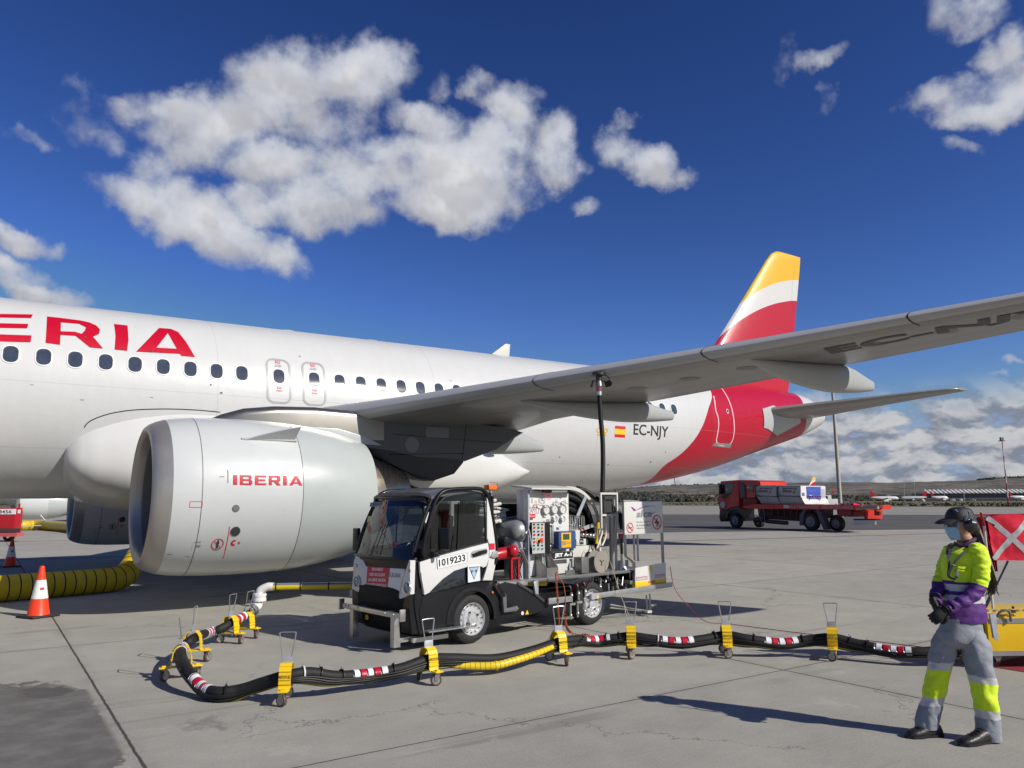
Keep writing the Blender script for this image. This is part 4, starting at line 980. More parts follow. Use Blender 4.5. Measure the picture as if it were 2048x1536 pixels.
    # pylon
    K = MB(); pts = [(2.75, 2.98), (2.95, 3.14), (3.4, 3.29), (4.3, 3.36), (5.3, 3.34), (5.75, 3.30), (5.72, 2.9), (4.3, 2.9), (3.0, 2.9)]
    rows = []
    for (x_, zt, w) in ((2.72, 3.02, .02), (2.95, 3.14, .13), (3.3, 3.26, .20), (3.8, 3.33, .24), (4.5, 3.36, .26), (5.3, 3.34, .26), (5.78, 3.30, .26)):
        r_ = []
        for j in range(15):
            a = math.pi*j/14; r_.append(V((x_, -5.75-w*math.cos(a)*1.0, max(2.7, zt-.14)+.14*math.sin(a)**.8)))
        r_ = [V((x_, -5.75-w*1.05, 2.8))]+r_+[V((x_, -5.75+w*1.05, 2.8))]
        rows.append(r_)
    K.grid(rows, False, True); PY = K.build('pylon_fairing', silver, A, ang=40)
    K = MB(); K.prism([(5.75, -6.0, 3.42), (6.3, -6.0, 3.36), (7.6, -6.0, 3.22), (8.6, -6.0, 3.16), (8.95, -6.0, 3.10), (8.25, -6.0, 2.72), (7.55, -6.0, 2.47), (6.5, -6.0, 2.52), (5.95, -6.0, 2.62), (4.6, -6.0, 2.72), (4.6, -6.0, 3.0)], (0, .5, 0), .05); K.build('pylon', pylm, A)
    K = MB(); K.prism([(5.3, -5.985, 2.95), (5.9, -5.985, 2.86), (7.5, -5.985, 2.72), (7.5, -5.985, 2.44), (7.3, -5.98, 2.22), (6.85, -5.98, 2.08), (6.5, -5.98, 2.12), (6.1, -5.98, 2.32), (5.6, -5.98, 2.52)], (0, .46, 0), .03); K.build('pylon_heat_shield', pylh, A)
    K = MB(); K.cyl((6.36, -6.0, 2.745), (6.36, -6.008, 2.745), .145, .145, 32); K.build('access_cover', mat('cover_grey', (.20, .215, .225), .4), A)
    for (x0_, z0_, x1_, z1_) in ((5.95, 2.93, 8.4, 2.86), (7.45, 2.5, 7.55, 3.2), (6.75, 2.9, 6.82, 3.3), (5.9, 2.55, 7.5, 2.62)):
        K = MB(); K.tube([(x0_, -6.003, z0_), (x1_, -6.003, z1_)], .005, 4); K.build('pylon_seam', darkm, A)
    K = MB(); K.box((6.9, -6.004, 3.0), (.5, .006, .2)); K.build('access_panel', mat('panel_grey', (.2, .21, .22), .4), A)
    # bifurcation fairing above the reverser
    K = MB(); K.prism([(4.3, -6.03, 2.98), (4.9, -6.05, 2.97), (5.4, -6.05, 2.86), (5.75, -6.05, 2.70), (5.2, -6.05, 2.72), (4.6, -6.05, 2.85)], (0, .6, 0), .02); K.build('bifurcation_fairing', gwhite, A)
    return N_
engine(-1)
def mirror_engine():
    """the starboard engine: mirrored copies of the port engine's meshes"""
    names = ('engine_nacelle', 'pylon_fairing', 'pylon', 'pylon_heat_shield', 'access_cover', 'access_panel', 'bifurcation_fairing')
    def mir(o, par, flipword):
        c = o.copy(); c.data = o.data.copy(); col.objects.link(c); c.parent = par
        off = 11.5
        if o.name.split('.')[0] in ('wordmark', 'marking', 'standing_figure'):
            pass
        for v in c.data.vertices: v.co.y += off
        return c
    for o in [x for x in A.children if x.name.split('.')[0] in names]:
        c = mir(o, A, 0)
        for k in list(o.children): mir(k, c, 0)
mirror_engine()
# ------------------------------------------------------------------ landing gear
def gear():
    for y0 in (-3.8, 3.8):
        b = MB(); b.cyl((8.35, y0, .58), (8.35, y0, 1.85), .09, .12, 16); b.tube([(8.35, y0, 1.0), (8.3, y0*.55, 1.9)], .05); b.tube([(8.35, y0, .9), (7.6, y0, 2.0)], .035)
        L = b.build('landing_gear', mat('gear_grey', (.16, .165, .165), .5), A)
        for d in (-.46, .46):
            b = MB(); b.lathe((8.35, y0+d-.2, .585), (0, 1, 0), [(.0, .3), (.02, .5), (.08, .57), (.2, .585), (.32, .57), (.38, .5), (.4, .3)], 40); t = b.build('wheel', tyre, L)
            b = MB(); b.lathe((8.35, y0+d-.18, .585), (0, 1, 0), [(.05, .02), (.04, .18), (.0, .3), (.36, .3), (.32, .18), (.31, .02)], 30); b.build('rim', alu, t)
        b = MB(); b.prism([(8.0, y0*1.02, .9), (8.7, y0*1.02, .9), (8.75, y0*1.02, 1.75), (7.95, y0*1.02, 1.75)], (0, .03, 0)); b.build('gear_door', white, L)
    b = MB(); b.cyl((-4.33, 0, .4), (-4.4, 0, 2.0), .07, .1, 14); L = b.build('nose_gear', mat('gear_grey', (.45, .46, .46), .4), A)
    for d in (-.25, .25):
        b = MB(); b.lathe((-4.33, d-.1, .38), (0, 1, 0), [(0, .18), (.01, .33), (.05, .38), (.15, .38), (.19, .33), (.2, .18)], 30); b.build('wheel', tyre, L)
gear()
# ------------------------------------------------------------------ airliners further off share these meshes
def far_copy(loc, lab):
    c = A.copy(); col.objects.link(c); c.location = loc; c['label'] = lab; c['group'] = 'airliners parked on the airport'
    for o in list(A.children):
        if o.name.split('.')[0] in ('fuselage', 'wing', 'tail_fin', 'tailplane', 'belly_fairing', 'engine_nacelle', 'pylon', 'flap_track_fairing', 'sharklet', 'landing_gear'):
            d = o.copy(); col.objects.link(d); d.parent = c
            if o.name.split('.')[0] in ('engine_nacelle', 'landing_gear'):
                for g in list(o.children):
                    if g.name.split('.')[0] in ('inlet_lip', 'thrust_reverser', 'core_cowl', 'inlet_barrel', 'wheel'):
                        e = g.copy(); col.objects.link(e); e.parent = d
def others():
    far_copy((3.36-3.3, 53.3+5.75, 0), 'distant white airliner glimpsed under the belly behind the red tow cart')
    P = atd(1633, 1000, 330)
    far_copy((P.x-27, P.y, 0), 'far airliner whose red and yellow tail shows above the containers')
others()
def small_plane(px0, px1, pybot, fintop, lab, nose_right=True, dark=False):
    """far airliners in front of the terminal: a few pixels tall"""
    d = 900; a = CAM+ray(px0, 1003)*d; b_ = CAM+ray(px1, 1004)*d; a.z = b_.z = 0; u = (b_-a).normalized(); L = (b_-a).length; n = V((-u.y, u.x, 0))
    M = Matrix(((u.x, n.x, 0, a.x), (u.y, n.y, 0, a.y), (0, 0, 1, 0), (0, 0, 0, 1)))
    t = thing('far_airliner', lab, 'airliner', M=M, group='airliners parked on the airport')
    r = 2.3; b = MB(); zc = 4.2; rows = []
    for (f, rr_, z_) in ((0, .2, 5.2), (.08, .9, 5.0), (.2, 1.7, 4.6), (.35, r, zc), (.85, r, zc), (.93, 1.9, 4.0), (.98, 1.1, 3.8), (1, .2, 3.7)):
        rows.append([V((f*L, rr_*math.sin(2*math.pi*j/16), z_+rr_*math.cos(2*math.pi*j/16))) for j in range(16)])
    b.grid(rows, True, True); b.build('fuselage', mat('far_grey_hull', (.36, .37, .38), .4) if dark else white, t)
    b = MB(); b.prism([(-.02*L, -.2, 12), (.05*L, -.2, 12), (.20*L, -.2, 6.2), (.04*L, -.2, 5.2)], (0, .4, 0)); b.build('tail_fin', red, t)
    b = MB(); b.prism([(.45*L, 0, 3.2), (.62*L, 0, 3.2), (.40*L, -14, 4.4), (.36*L, -14, 4.4)], (0, 0, .3)); b.prism([(.45*L, 0, 3.2), (.62*L, 0, 3.2), (.40*L, 14, 4.4), (.36*L, 14, 4.4)], (0, 0, .3)); b.build('wing', wgrey, t)
    for s in (-5.5, 5.5):
        b = MB(); b.lathe((.52*L, s, 2.2), (1, 0, 0), [(0, .6), (.3, .9), (3, 1.0), (3.8, .85)], 14); b.build('engine', white, t)
    b = MB(); b.cyl((.45*L, 0, 0), (.45*L, 0, 2.5), .5, .5, 8); b.cyl((.88*L, 0, 0), (.88*L, 0, 2.5), .3, .3, 8); b.build('landing_gear', black, t)
small_plane(1742, 1798, 1003, 995, 'far white airliner with red tail just right of the flatbed truck')
small_plane(1855, 1800, 1003, 995, 'far grey airliner with red tail facing left in front of the terminal', dark=True)
small_plane(1863, 1897, 1003, 992, 'far white airliner with red and white tail in front of the terminal')
small_plane(2020, 2050, 1003, 992, 'far white airliner beside the red and white mast')
# ================================================================== FUELLING TRUCK
TO = G(945, 1288); _r = G(1186, 1250); tu = (_r-TO).normalized(); tv = V((-tu.y, tu.x, 0))
TM = Matrix(((tu.x, tv.x, 0, TO.x), (tu.y, tv.y, 0, TO.y), (0, 0, 1, 0), (0, 0, 0, 1))); TMi = TM.inverted()
def TT(px, py, v):       # point of the truck's side plane v (metres in from its near side)
    return TMi @ onp(px, py, TO+tv*v, tv)
def TF(px, py, u):       # point of a cross plane at u
    return TMi @ onp(px, py, TO+tu*u, tu)
def C1(x, y): return 660+x/4.0425, 940+y/4.0425
def C2(x, y): return 960+x/4.0425, 940+y/4.0425
def C3(x, y): return 1040+x/10.97, 960+y/10.97
def C4(x, y): return 1040+x/10.97, 1080+y/10.97
def C5(x, y): return 1190+x/5.483, 960+y/5.483
def wheel(parent, c, r=.288, w=.19, axis=1, outer=-1, steelrim=True, name='wheel'):
    """wheel at c with its outer face towards outer*axis"""
    ax = V((0, outer, 0)); c = V(c); b = MB()
    b.lathe(c, ax, [(-w/2, r*.62), (-w/2-.004, r*.80), (-w*.42, r*.955), (-w*.3, r*.99), (-w*.1, r), (w*.1, r), (w*.3, r*.99), (w*.42, r*.955), (w/2+.004, r*.82), (w/2+.002, r*.74), (w/2-.004, r*.66)], 56)
    t = b.build(name, tyre, parent)
    b = MB(); b.lathe(c, ax, [(w/2-.004, r*.665), (w/2+.004, r*.655), (w/2-.002, r*.63), (w/2-.03, r*.60), (w/2-.034, r*.50), (w/2-.012, r*.42), (w/2-.008, r*.30), (w/2-.02, r*.25), (w/2+.006, r*.2), (w/2+.008, r*.1), (w/2+.01, .002)], 56)
    rim = b.build('rim', mat('wheel_silver', (.60, .61, .62), .33, metal=.5, coat=.3), t)
    b = MB()
    for k in range(16):
        a = 2*math.pi*k/16; p = c+ax*(w/2-.021)+V((math.cos(a)*r*.555, 0, math.sin(a)*r*.555)); b.cyl(p, p+ax*.008, r*.028, n=8)
    for k in range(4):
        a = 2*math.pi*k/4+.5; p = c+ax*(w/2-.004)+V((math.cos(a)*r*.31, 0, math.sin(a)*r*.31)); b.cyl(p, p+ax*.012, r*.05, n=6)
    b.build('bolt_ring', mat('wheel_hole', (.03, .03, .03), .5), rim)
    return t
def truck():
    T = thing('fuelling_truck', 'small black and white cab truck with fuelling gauges, hose reel and rear sign board', 'truck', M=TM)
    Wd = 1.36
    def side(pts, v, th, m, name, par=T, bev=.012):
        P = [TT(*p, v) for p in pts]
        for p in P: p.y = v
        b = MB(); b.prism(P, (0, th, 0), bev); return b.build(name, m, par, ang=30)
    s1 = lambda L: [C1(*p) for p in L]
    # ---- cab shell
    b = MB()
    prof = [(-.84, .20), (-.88, .45), (-.88, .60), (-.86, .72), (-.83, .86), (-.80, .98), (-.55, 1.0), (.36, 1.0), (.38, .66)]
    arch = [(.36+.0, .45)] if False else []
    archp = [(.34*math.cos(a), .28+.34*math.sin(a)) for a in [R(2+176*i/16) for i in range(17)]]
    P = [V((u, .035, w)) for u, w in prof+[(.36, .42)]+archp+[(-.36, .20)]]
    b.prism(P, (0, Wd-.07, 0)); S = b.build('cab_body', blackp, T, ang=30)
    b = MB()  # fenders: ring round the arch
    for v0 in (.0, Wd-.09):
        b = MB(); rows = []
        for i in range(25):
            a = R(-4+188*i/24); rows.append([V((r_*math.cos(a), vv, .28+r_*math.sin(a))) for r_, vv in ((.335, v0), (.385, v0+.004), (.40, v0+.03), (.40, v0+.09), (.335, v0+.09))])
        b.grid(rows, True, True); b.build('fender', mat('fender_charcoal', (.012, .012, .014), .42, spec=.3), T)
    # lower flank skirt and step
    side(s1([(735, 1290), (722, 1150), (755, 1010), (800, 1010), (930, 975), (1100, 930), (1210, 895), (1212, 985), (1110, 1010), (1030, 1100), (1015, 1160), (1005, 1255), (860, 1285)]), .012, .03, mat('skirt_black', (.009, .009, .011), .5, var=.1, spec=.25), 'skirt_panel', S)
    q = [TT(*C1(*p), 0) for p in ((728, 1285), (1110, 1272), (1035, 1335), (790, 1345))]
    b = MB(); b.prism([V((-.70, -.10, .215)), V((-.03, -.10, .215)), V((-.03, .22, .215)), (V((-.70, .22, .215)))], (0, 0, .014), .003)
    b.mi = 0
    for i in range(14):
        for j in range(6): b.box((-.67+.046*i, -.08+.05*j, .2305), (.022, .007, .003), Matrix.Rotation(.8 if (i+j) % 2 else -.8, 3, 'Z'))
    b.build('step_plate', mat('checker_plate', (.40, .41, .42), .35, metal=.8, var=.1, vscale=20), T, weld=False)
    # bonnet/nose volume
    b = MB(); rows = []
    for (w, u0) in ((.16, -.80), (.22, -.86), (.42, -.905), (.56, -.925), (.66, -.92), (.70, -.89)):
        r_ = []
        for i in range(17):
            f = i/16; v = .02+(Wd-.04)*f; bow = 1-abs(2*f-1)**4; r_.append(V((u0+.10-.10*bow-.0, v, w)))
        r_ = [V((-.5, .02, w))]+r_+[V((-.5, Wd-.02, w))]
        rows.append(r_)
    b.grid(rows, False, True); b.build('front_bumper', mat('bumper_black', (.010, .010, .012), .55, bump=.1, bscale=300, spec=.2), T, ang=40)
    def front(pts, u, th, m, name, par=T, bev=.01, curve=0):
        P = [TF(*p, u) for p in pts]
        for p in P: p.x = u
        b = MB(); b.prism(P, (th, 0, 0), bev); return b.build(name, m, par, ang=30)
    clw = mat('cab_white', (.62, .62, .615), .25, coat=.5, var=.02)
    # head lamp pods wrap the corners
    for pts, nm, hl, sm in (([(541, 1060), (722, 1018), (724, 735), (690, 735), (640, 762), (600, 815), (578, 895)], 'lamp_pod', (628, 950), (643, 815)), ([(172, 962), (262, 1012), (283, 965), (290, 790), (262, 712), (205, 692), (190, 720)], 'lamp_pod', (222, 902), (214, 773))):
        P = [TF(*C1(*p), -.90) for p in pts]
        near = nm == 'lamp_pod' and hl[0] > 400
        for p in P: p.x = -.90; p.y = max(.005, min(Wd-.005, p.y))
        b = MB(); b.prism(P, (.07, 0, 0), .022); pod = b.build(nm, clw, T, ang=50)
        c = TF(*C1(*hl), -.905); c.x = -.905
        b = MB(); b.lathe(c, (-1, 0, 0), [(0, .075), (.014, .072), (.016, .060), (.004, .055)], 28); b.build('lamp_rim', mat('lamp_surround', (.5, .52, .53), .3, metal=.5), pod)
        b = MB(); b.lathe(c, (-1, 0, 0), [(.004, .056), (.016, .040), (.022, .001)], 28); b.build('headlight', mat('lamp_lens', (.30, .31, .30), .08, metal=.6, spec=.9, var=.4, vscale=60), pod)
        c = TF(*C1(*sm), -.905); c.x = -.905
        b = MB(); b.lathe(c, (-1, 0, 0), [(0, .024), (.006, .022), (.007, .001)], 20); b.build('side_lamp', mat('small_lens', (.35, .36, .36), .15, metal=.5), pod)
    # centre panel with notice
    cpl = front(s1([(286, 778), (602, 800), (578, 990), (420, 985), (284, 958)]), -.895, .05, mat('nose_panel', (.70, .71, .72), .3, coat=.3), 'nose_panel')
    P = [TF(*C1(*p), -.898) for p in ((291, 955), (462, 965), (302, 778), (484, 792))]
    for p in P: p.x = -.8975
    b = MB(); b.face([P[0], P[1], P[3], P[2]]); sg = b.build('notice_sign', mat('notice_red', (.50, .015, .05), .4), cpl, smooth=False)
    o, ux, uy = P[0], P[1]-P[0], P[2]-P[0]; ux2 = P[3]-P[2]
    for i, (tx, w) in enumerate((('PROHIBIDO', .52), ('OBSTACULIZAR', .74), ('LA LIBRE SALIDA', .82), ('DE ESTE VEHICULO', .90))):
        y0 = .80-.235*i; base = o+uy*y0+ux*(.5-w/2)+V((-.0015, 0, 0)); text_on(tx, base, base+ux*w, base+uy*.135, inkwhite, sg)
    a, b_, c_ = (TF(*C1(*p), -.898) for p in ((468, 866), (566, 872), (468, 830)))
    for p in (a, b_, c_): p.x = -.8975
    text_on('TULAN', a, b_, c_, inkgrey, cpl)
    # windscreen
    wb = [V((-.845, .04, 1.02)), V((-.845, Wd-.04, 1.02))]; wt = [V((-.56, .06, 1.73)), V((-.56, Wd-.06, 1.73))]
    b = MB(); rows = []
    for j in range(9):
        f = j/8; r_ = []
        for i in range(13):
            g = i/12; p = wb[0].lerp(wb[1], g).lerp(wt[0].lerp(wt[1], g), f); p.x -= .07*(1-abs(2*g-1)**2.2)+.03*math.sin(math.pi*f); r_.append(p)
        rows.append(r_)
    b.grid(rows); b.build('windscreen', cabglass, T, ang=80)
    bl = MB(); bl.tube([V((p.x-.008, p.y, p.z)) for p in rows[0]], .018, 8); bl.tube([V((p.x-.006, p.y, p.z)) for p in rows[-1]], .02, 8)
    for sidei in (0, -1): bl.tube([V((r_[sidei].x-.002, r_[sidei].y, r_[sidei].z)) for r_ in rows], .024, 8)
    bl.build('windscreen_frame', blackp, T)
    b = MB(); b.box((-.60, Wd/2, 1.665), (.02, Wd-.2, .07), Matrix.Rotation(-.36, 3, 'Y')); b.build('sun_band', mat('sun_band', (.01, .012, .03), .2), T)
    # cowl below windscreen, dash
    b = MB(); b.prism([(-.90, .05, .98), (-.89, .05, 1.02), (-.74, .05, 1.06), (-.55, .05, 1.03), (-.55, .05, .90), (-.86, .05, .82)], (0, Wd-.10, 0), .02); b.build('scuttle', blackp, T)
    b = MB(); b.box((-.55, Wd/2, 1.06), (.26, Wd-.16, .14), None, .03); b.ball((-.56, .38, 1.13), .12, 1, 1.3, .6); b.build('dashboard', mat('dash_charcoal', (.02, .02, .022), .6), T)
    b = MB(); b.cyl((-.66, .72, 1.13), (-.66, .72, 1.155), .03); b.ball((-.66, .72, 1.165), .032, 1, 1, 1.1, 12, 8); b.build('dash_beacon', mat('beacon_red', (.55, .01, .01), .25), T)
    b = MB(); b.box((-.66, .79, 1.155), (.05, .05, .045), None, .008); b.build('dash_lamp', mat('lamp_amber', (.85, .45, .02), .3), T)
    b = MB(); b.tube([V((-.34+.05*math.sin(a)*.5, .36+.19*math.cos(a), 1.16+.17*math.sin(a))) for a in [2*math.pi*i/24 for i in range(25)]], .014, 8); b.tube([(-.34, .36, 1.16), (-.5, .36, 1.08)], .02); b.build('steering_wheel', blackp, T)
    for vv in (.36, 1.0):
        b = MB(); b.box((.02, vv, .98), (.42, .42, .14), None, .04); b.box((.24, vv, 1.25), (.11, .40, .52), Matrix.Rotation(.12, 3, 'Y'), .04); b.box((.27, vv, 1.58), (.08, .24, .16), Matrix.Rotation(.1, 3, 'Y'), .03); b.build('seat', mat('seat_black', (.02, .02, .021), .7), T)
    b = MB(); b.prism([V((.36, .06, .98)), V((.36, Wd-.06, .98)), V((.36, Wd-.06, 1.12)), V((.36, .06, 1.12))], (.02, 0, 0)); b.box((.36, .10, 1.4), (.03, .10, .7)); b.box((.36, Wd-.10, 1.4), (.03, .10, .7)); b.box((.36, Wd/2, 1.4), (.03, .08, .6)); b.box((.34, Wd/2, 1.74), (.03, Wd-.14, .10)); b.build('rear_bulkhead', blackp, T)
    # roof
    b = MB(); rows = []
    for j in range(13):
        f = j/12; uu = lin(-.60, .27, f); zz = 1.755+.115*math.sin(math.pi*min(1, .12+f*.70))-.02*f; r_ = []
        for i in range(17):
            g = i/16; e = 1-abs(2*g-1)**6; r_.append(V((uu, .03+(Wd-.06)*g, zz-.05*(1-e))))
        rows.append(r_)
    rows2 = [[p-V((0, 0, .04)) for p in r_] for r_ in rows]
    b.grid(rows); b.grid(rows2)
    for k in (0, -1): b.grid([rows[k], rows2[k]])
    b.grid([[r_[0] for r_ in rows], [r_[0] for r_ in rows2]]); b.grid([[r_[-1] for r_ in rows], [r_[-1] for r_ in rows2]])
    b.build('roof', mat('cab_roof_grey', (.10, .10, .105), .3, coat=.4, var=.05), T, ang=50)
    # side: white swoosh panel, black arch, window
    for v, nm in ((0.0, 'near'), (Wd, 'far')):
        ex = 1 if v == 0 else -1
        def sd(pts, m, name, th=.03, off=0.0, bev=.01, par=T):
            P = [TT(*C1(*p), 0) for p in pts]
            for p in P: p.y = v+ex*off
            b = MB(); b.prism(P, (0, ex*th, 0), bev); return b.build(name, m, par, ang=30)
        door = sd([(722, 745), (845, 705), (862, 720), (880, 695), (1140, 622), (1275, 588), (1282, 640), (1282, 720), (1262, 778), (1232, 792), (1180, 762), (1110, 772), (1000, 815), (905, 872), (845, 940), (800, 992), (765, 1010), (752, 1000), (745, 880), (726, 832)], clw, 'door_panel', .035, -.012, .012)
        sd([(1266, 212), (1285, 240), (1312, 345), (1342, 600), (1350, 700), (1312, 893), (1228, 893), (1276, 775), (1292, 700), (1290, 600), (1268, 560)], clw, 'rear_pillar_panel', .03, -.006)
        # lower door glazing
        gl = sd([(805, 1000), (850, 940), (910, 878), (1000, 822), (1110, 782), (1180, 775), (1225, 800), (1225, 893), (1100, 925), (930, 970)], glassd, 'lower_window', .012, .018, .003)
        pts = [(745, 720), (760, 600), (795, 440), (835, 300), (862, 235), (900, 185), (960, 160), (1080, 150), (1190, 150), (1240, 165), (1275, 210), (1305, 330), (1335, 520), (1345, 650), (1335, 760)]
        pp = [TT(*C1(*p), 0) for p in pts]
        for p in pp: p.y = v+ex*.005
        b = MB(); b.tube(crv(pp, 4), .03, 10, flat=.8); b.build('cab_frame', blackp, T, ang=60)
        # inner sash
        pts = [(800, 660), (808, 560), (838, 400), (872, 285), (930, 222), (1000, 205), (1190, 180), (1235, 190), (1252, 225), (1262, 560), (1264, 590), (1140, 618), (890, 690)]
        pp = [TT(*C1(*p), 0) for p in pts]
        for p in pp: p.y = v+ex*.012
        b = MB(); b.prism(pp, (0, ex*.005, 0)); b.build('side_window', cabglass, T, smooth=False)
        b = MB(); b.tube(pp+[pp[0]], .011, 6); q0, q1 = TT(*C1(1045, 262), 0), TT(*C1(1030, 640), 0); q0.y = q1.y = v+ex*.01; b.tube([q0, q1], .008, 6)
        q0, q1, q2 = [TT(*C1(*p), 0) for p in ((1200, 205), (1190, 590), (1262, 575))]
        b.build('window_seal', black, T)
        fr = sd([(728, 735), (748, 700), (790, 440), (838, 285), (872, 285), (842, 400), (812, 560), (806, 655), (880, 690), (845, 708)], blackp, 'front_pillar', .04, .0, .01)
        if v == 0:
            # handle, number plate, sticker
            h = sd([(1132, 672), (1150, 655), (1255, 632), (1270, 650), (1262, 682), (1150, 712), (1134, 705)], mat('handle_recess', (.30, .31, .31), .4), 'handle_recess', .006, -.015, .002, door)
            sd([(1140, 678), (1160, 676), (1195, 655), (1258, 642), (1262, 668), (1200, 690), (1150, 704)], blackp, 'door_handle', .01, -.026, .003, door)
            pl = [TT(*C1(*p), 0) for p in ((862, 801), (1103, 748), (1103, 668), (856, 713))]
            for p in pl: p.y = -.0135
            b = MB(); b.prism(pl, (0, -.002, 0)); nb = b.build('number_panel', ink, door, smooth=False)
            c_ = sum(pl, V())/4; pi = [c_+(p-c_)*.965 for p in pl]
            for p in pi: p.y = -.0168
            b = MB(); b.face(pi); b.build('number_field', inkwhite, nb, smooth=False)
            o = pi[0].lerp(pi[1], .04)+(pi[3]-pi[0])*.16; w_ = (pi[1]-pi[0])*.92; h_ = (pi[3]-pi[0])*.70
            text_on('1019233', o+V((0, -.002, 0)), o+w_+V((0, -.002, 0)), o+h_+V((0, -.002, 0)), ink, nb, off=.03)
            st = [TT(*C1(*p), 0) for p in ((1110, 910), (1208, 893), (1205, 760), (1107, 767))]
            for p in st: p.y = -.014
            b = MB(); b.prism(st, (0, -.002, 0)); sk = b.build('sticker', mat('sticker_white', (.66, .68, .72), .4), door, smooth=False)
            tr = [TT(*C1(*p), 0) for p in ((1158, 888), (1198, 778), (1116, 786))]; ti = []
            for p in tr: p.y = -.0175
            b = MB(); b.face(tr); b.build('sticker_triangle', ink, sk, smooth=False)
            cc_ = sum(tr, V())/3; ti = [cc_+(p-cc_)*.84+V((0, -.0012, 0)) for p in tr]; b = MB(); b.face(ti); b.build('sticker_field', mat('sticker_blue', (.36, .48, .62), .4), sk, smooth=False)
            a, b_, c_ = (TT(*C1(*p), 0) for p in ((1134, 838), (1180, 828), (1134, 812)))
            for p in (a, b_, c_): p.y = -.0205
            text_on('P 9', a, b_, c_, ink, sk)
            rs = [TT(*C1(*p), 0) for p in ((1286, 645), (1328, 640), (1326, 592), (1283, 594))]
            for p in rs: p.y = -.010
            b = MB(); b.prism(rs, (0, -.002, 0)); b.build('red_sticker', inkred, T, smooth=False)
            m_ = [TT(*C1(*p), 0) for p in ((1312, 658), (1345, 652), (1350, 700), (1318, 712), (1290, 700))]
            for p in m_: p.y = -.03
            b = MB(); b.prism(m_, (0, .03, 0), .006); b.build('hinge_block', mat('hinge_silver', (.4, .41, .42), .4, metal=.5), T)
    # mirrors
    b = MB(); c = TT(*C1(925, 558), -.16); b.box((c.x, -.16, c.z), (.05, .17, .25), Matrix.Rotation(.25, 3, 'Z'), .02); b.tube([(c.x, -.14, c.z-.1), (-.66, .01, 1.06)], .012); b.build('mirror', blackp, T)
    c = TF(*C1(214, 560), -.66); b = MB(); b.box((-.66, c.y, c.z), (.05, .13, .30), None, .02); b.tube([(-.66, c.y-.04, c.z-.12), (-.7, Wd-.03, 1.1)], .012); b.build('mirror', blackp, T)
    # wiper, note in windscreen
    b = MB(); b.tube([(-.93, .68, 1.06), (-.915, .70, 1.16), (-.80, .70, 1.42)], .007); b.build('wiper', blackp, T)
    P = [TF(*C1(*p), -.60) for p in ((345, 298), (432, 292), (440, 258), (352, 262))]; b = MB()
    for p in P: p.x = -.645
    b.face(P); nt_ = b.build('permit_card', mat('card_blue', (.30, .34, .50), .5), T, smooth=False)
    text_on('D20004', P[0].lerp(P[3], .15)+V((-.002, 0, 0)), P[1].lerp(P[2], .15)+V((-.002, 0, 0)), P[0].lerp(P[3], .85)+V((-.002, 0, 0)), ink, nt_)
    b = MB(); P = [TF(*C1(*p), -.70) for p in ((303, 455), (352, 452), (358, 372), (318, 374))]
    for p in P: p.x = -.72
    b.face(P); b.build('permit_card', mat('card_yellow', (.55, .56, .30), .5), T, smooth=False)
    # front bar
    b = MB(); b.box((-1.01, Wd/2-.04, .415), (.05, 1.30, .055), None, .006); b.box((-1.02, -.035, .43), (.07, .02, .13), None, .004); b.box((-1.02, Wd+.02-.04, .43), (.07, .02, .13), None, .004)
    for vv in (.13, 1.05): b.prism([(-1.02, vv, .40), (-1.02, vv, .06), (-.93, vv, .06), (-.96, vv, .40)], (0, .08, 0), .004)
    b.box((-.80, .13+.04, .13), (.30, .05, .05)); b.box((-.55, .1, .12), (.5, .04, .05))
    for vv in (.12, .30, .92, 1.15, 1.22): b.cyl((-1.035, vv, .425), (-1.045, vv, .425), .012, n=8)
    b.box((-.95, .95, .42), (.16, .05, .04)); b.box((-.95, .35, .42), (.16, .05, .04))
    b.build('push_bar', steel, T)
    b = MB(); c = TF(*C1(302, 1190), -.9); b.lathe((-.90, c.y, c.z), (-1, 0, 0), [(0, .028), (.012, .028), (.012, .016), (.002, .014)], 20); b.build('tow_ring', yellow, T)
    # wheels
    for vv, o_ in ((.095, -1), (Wd-.095, 1)):
        wheel(T, (0, vv, .288), outer=o_); wheel(T, (2.10, vv, .288), outer=o_)
    # chassis
    b = MB(); b.box((1.6, .42, .42), (3.9, .08, .14)); b.box((1.6, Wd-.42, .42), (3.9, .08, .14)); b.box((1.0, Wd/2, .36), (.5, .9, .2))
    b.box((0, Wd/2, .288), (.08, Wd-.3, .08)); b.box((2.1, Wd/2, .288), (.1, Wd-.3, .1)); b.build('chassis', blackp, T)
    side([C2(*p) for p in ((50, 940), (210, 905), (330, 930), (430, 1000), (550, 1085), (560, 1130), (420, 1170), (110, 1215), (70, 1090), (40, 990))], .03, .5, blackp, 'battery_box', T)
    a = [TT(*C2(*p), .028) for p in ((343, 1158), (380, 1150))]
    b = MB(); b.lathe((a[0].x, .027, a[0].z), (0, -1, 0), [(0, .024), (.003, .022), (.0035, .001)], 18); b.build('round_label', mat('label_pink', (.70, .62, .60), .4), T)
    b = MB(); b.prism([(a[1].x-.03, .028, a[1].z-.025), (a[1].x+.03, .028, a[1].z-.025), (a[1].x, .028, a[1].z+.03)], (0, -.003, 0)); b.build('warning_label', yellow, T)
    b = MB(); c = TT(*C2(110, 990), 0); b.cyl((c.x, .03, c.z), (c.x, .015, c.z), .013, n=12); b.build('side_marker', mat('marker_orange', (.75, .2, .02), .3), T)
    # ---- deck
    b = MB(); b.box((2.02, .74, .650), (3.1, 1.20, .035), None, .004); b.build('deck', mat('deck_plate', (.26, .26, .26), .45, metal=.6, var=.12, vscale=12), T)
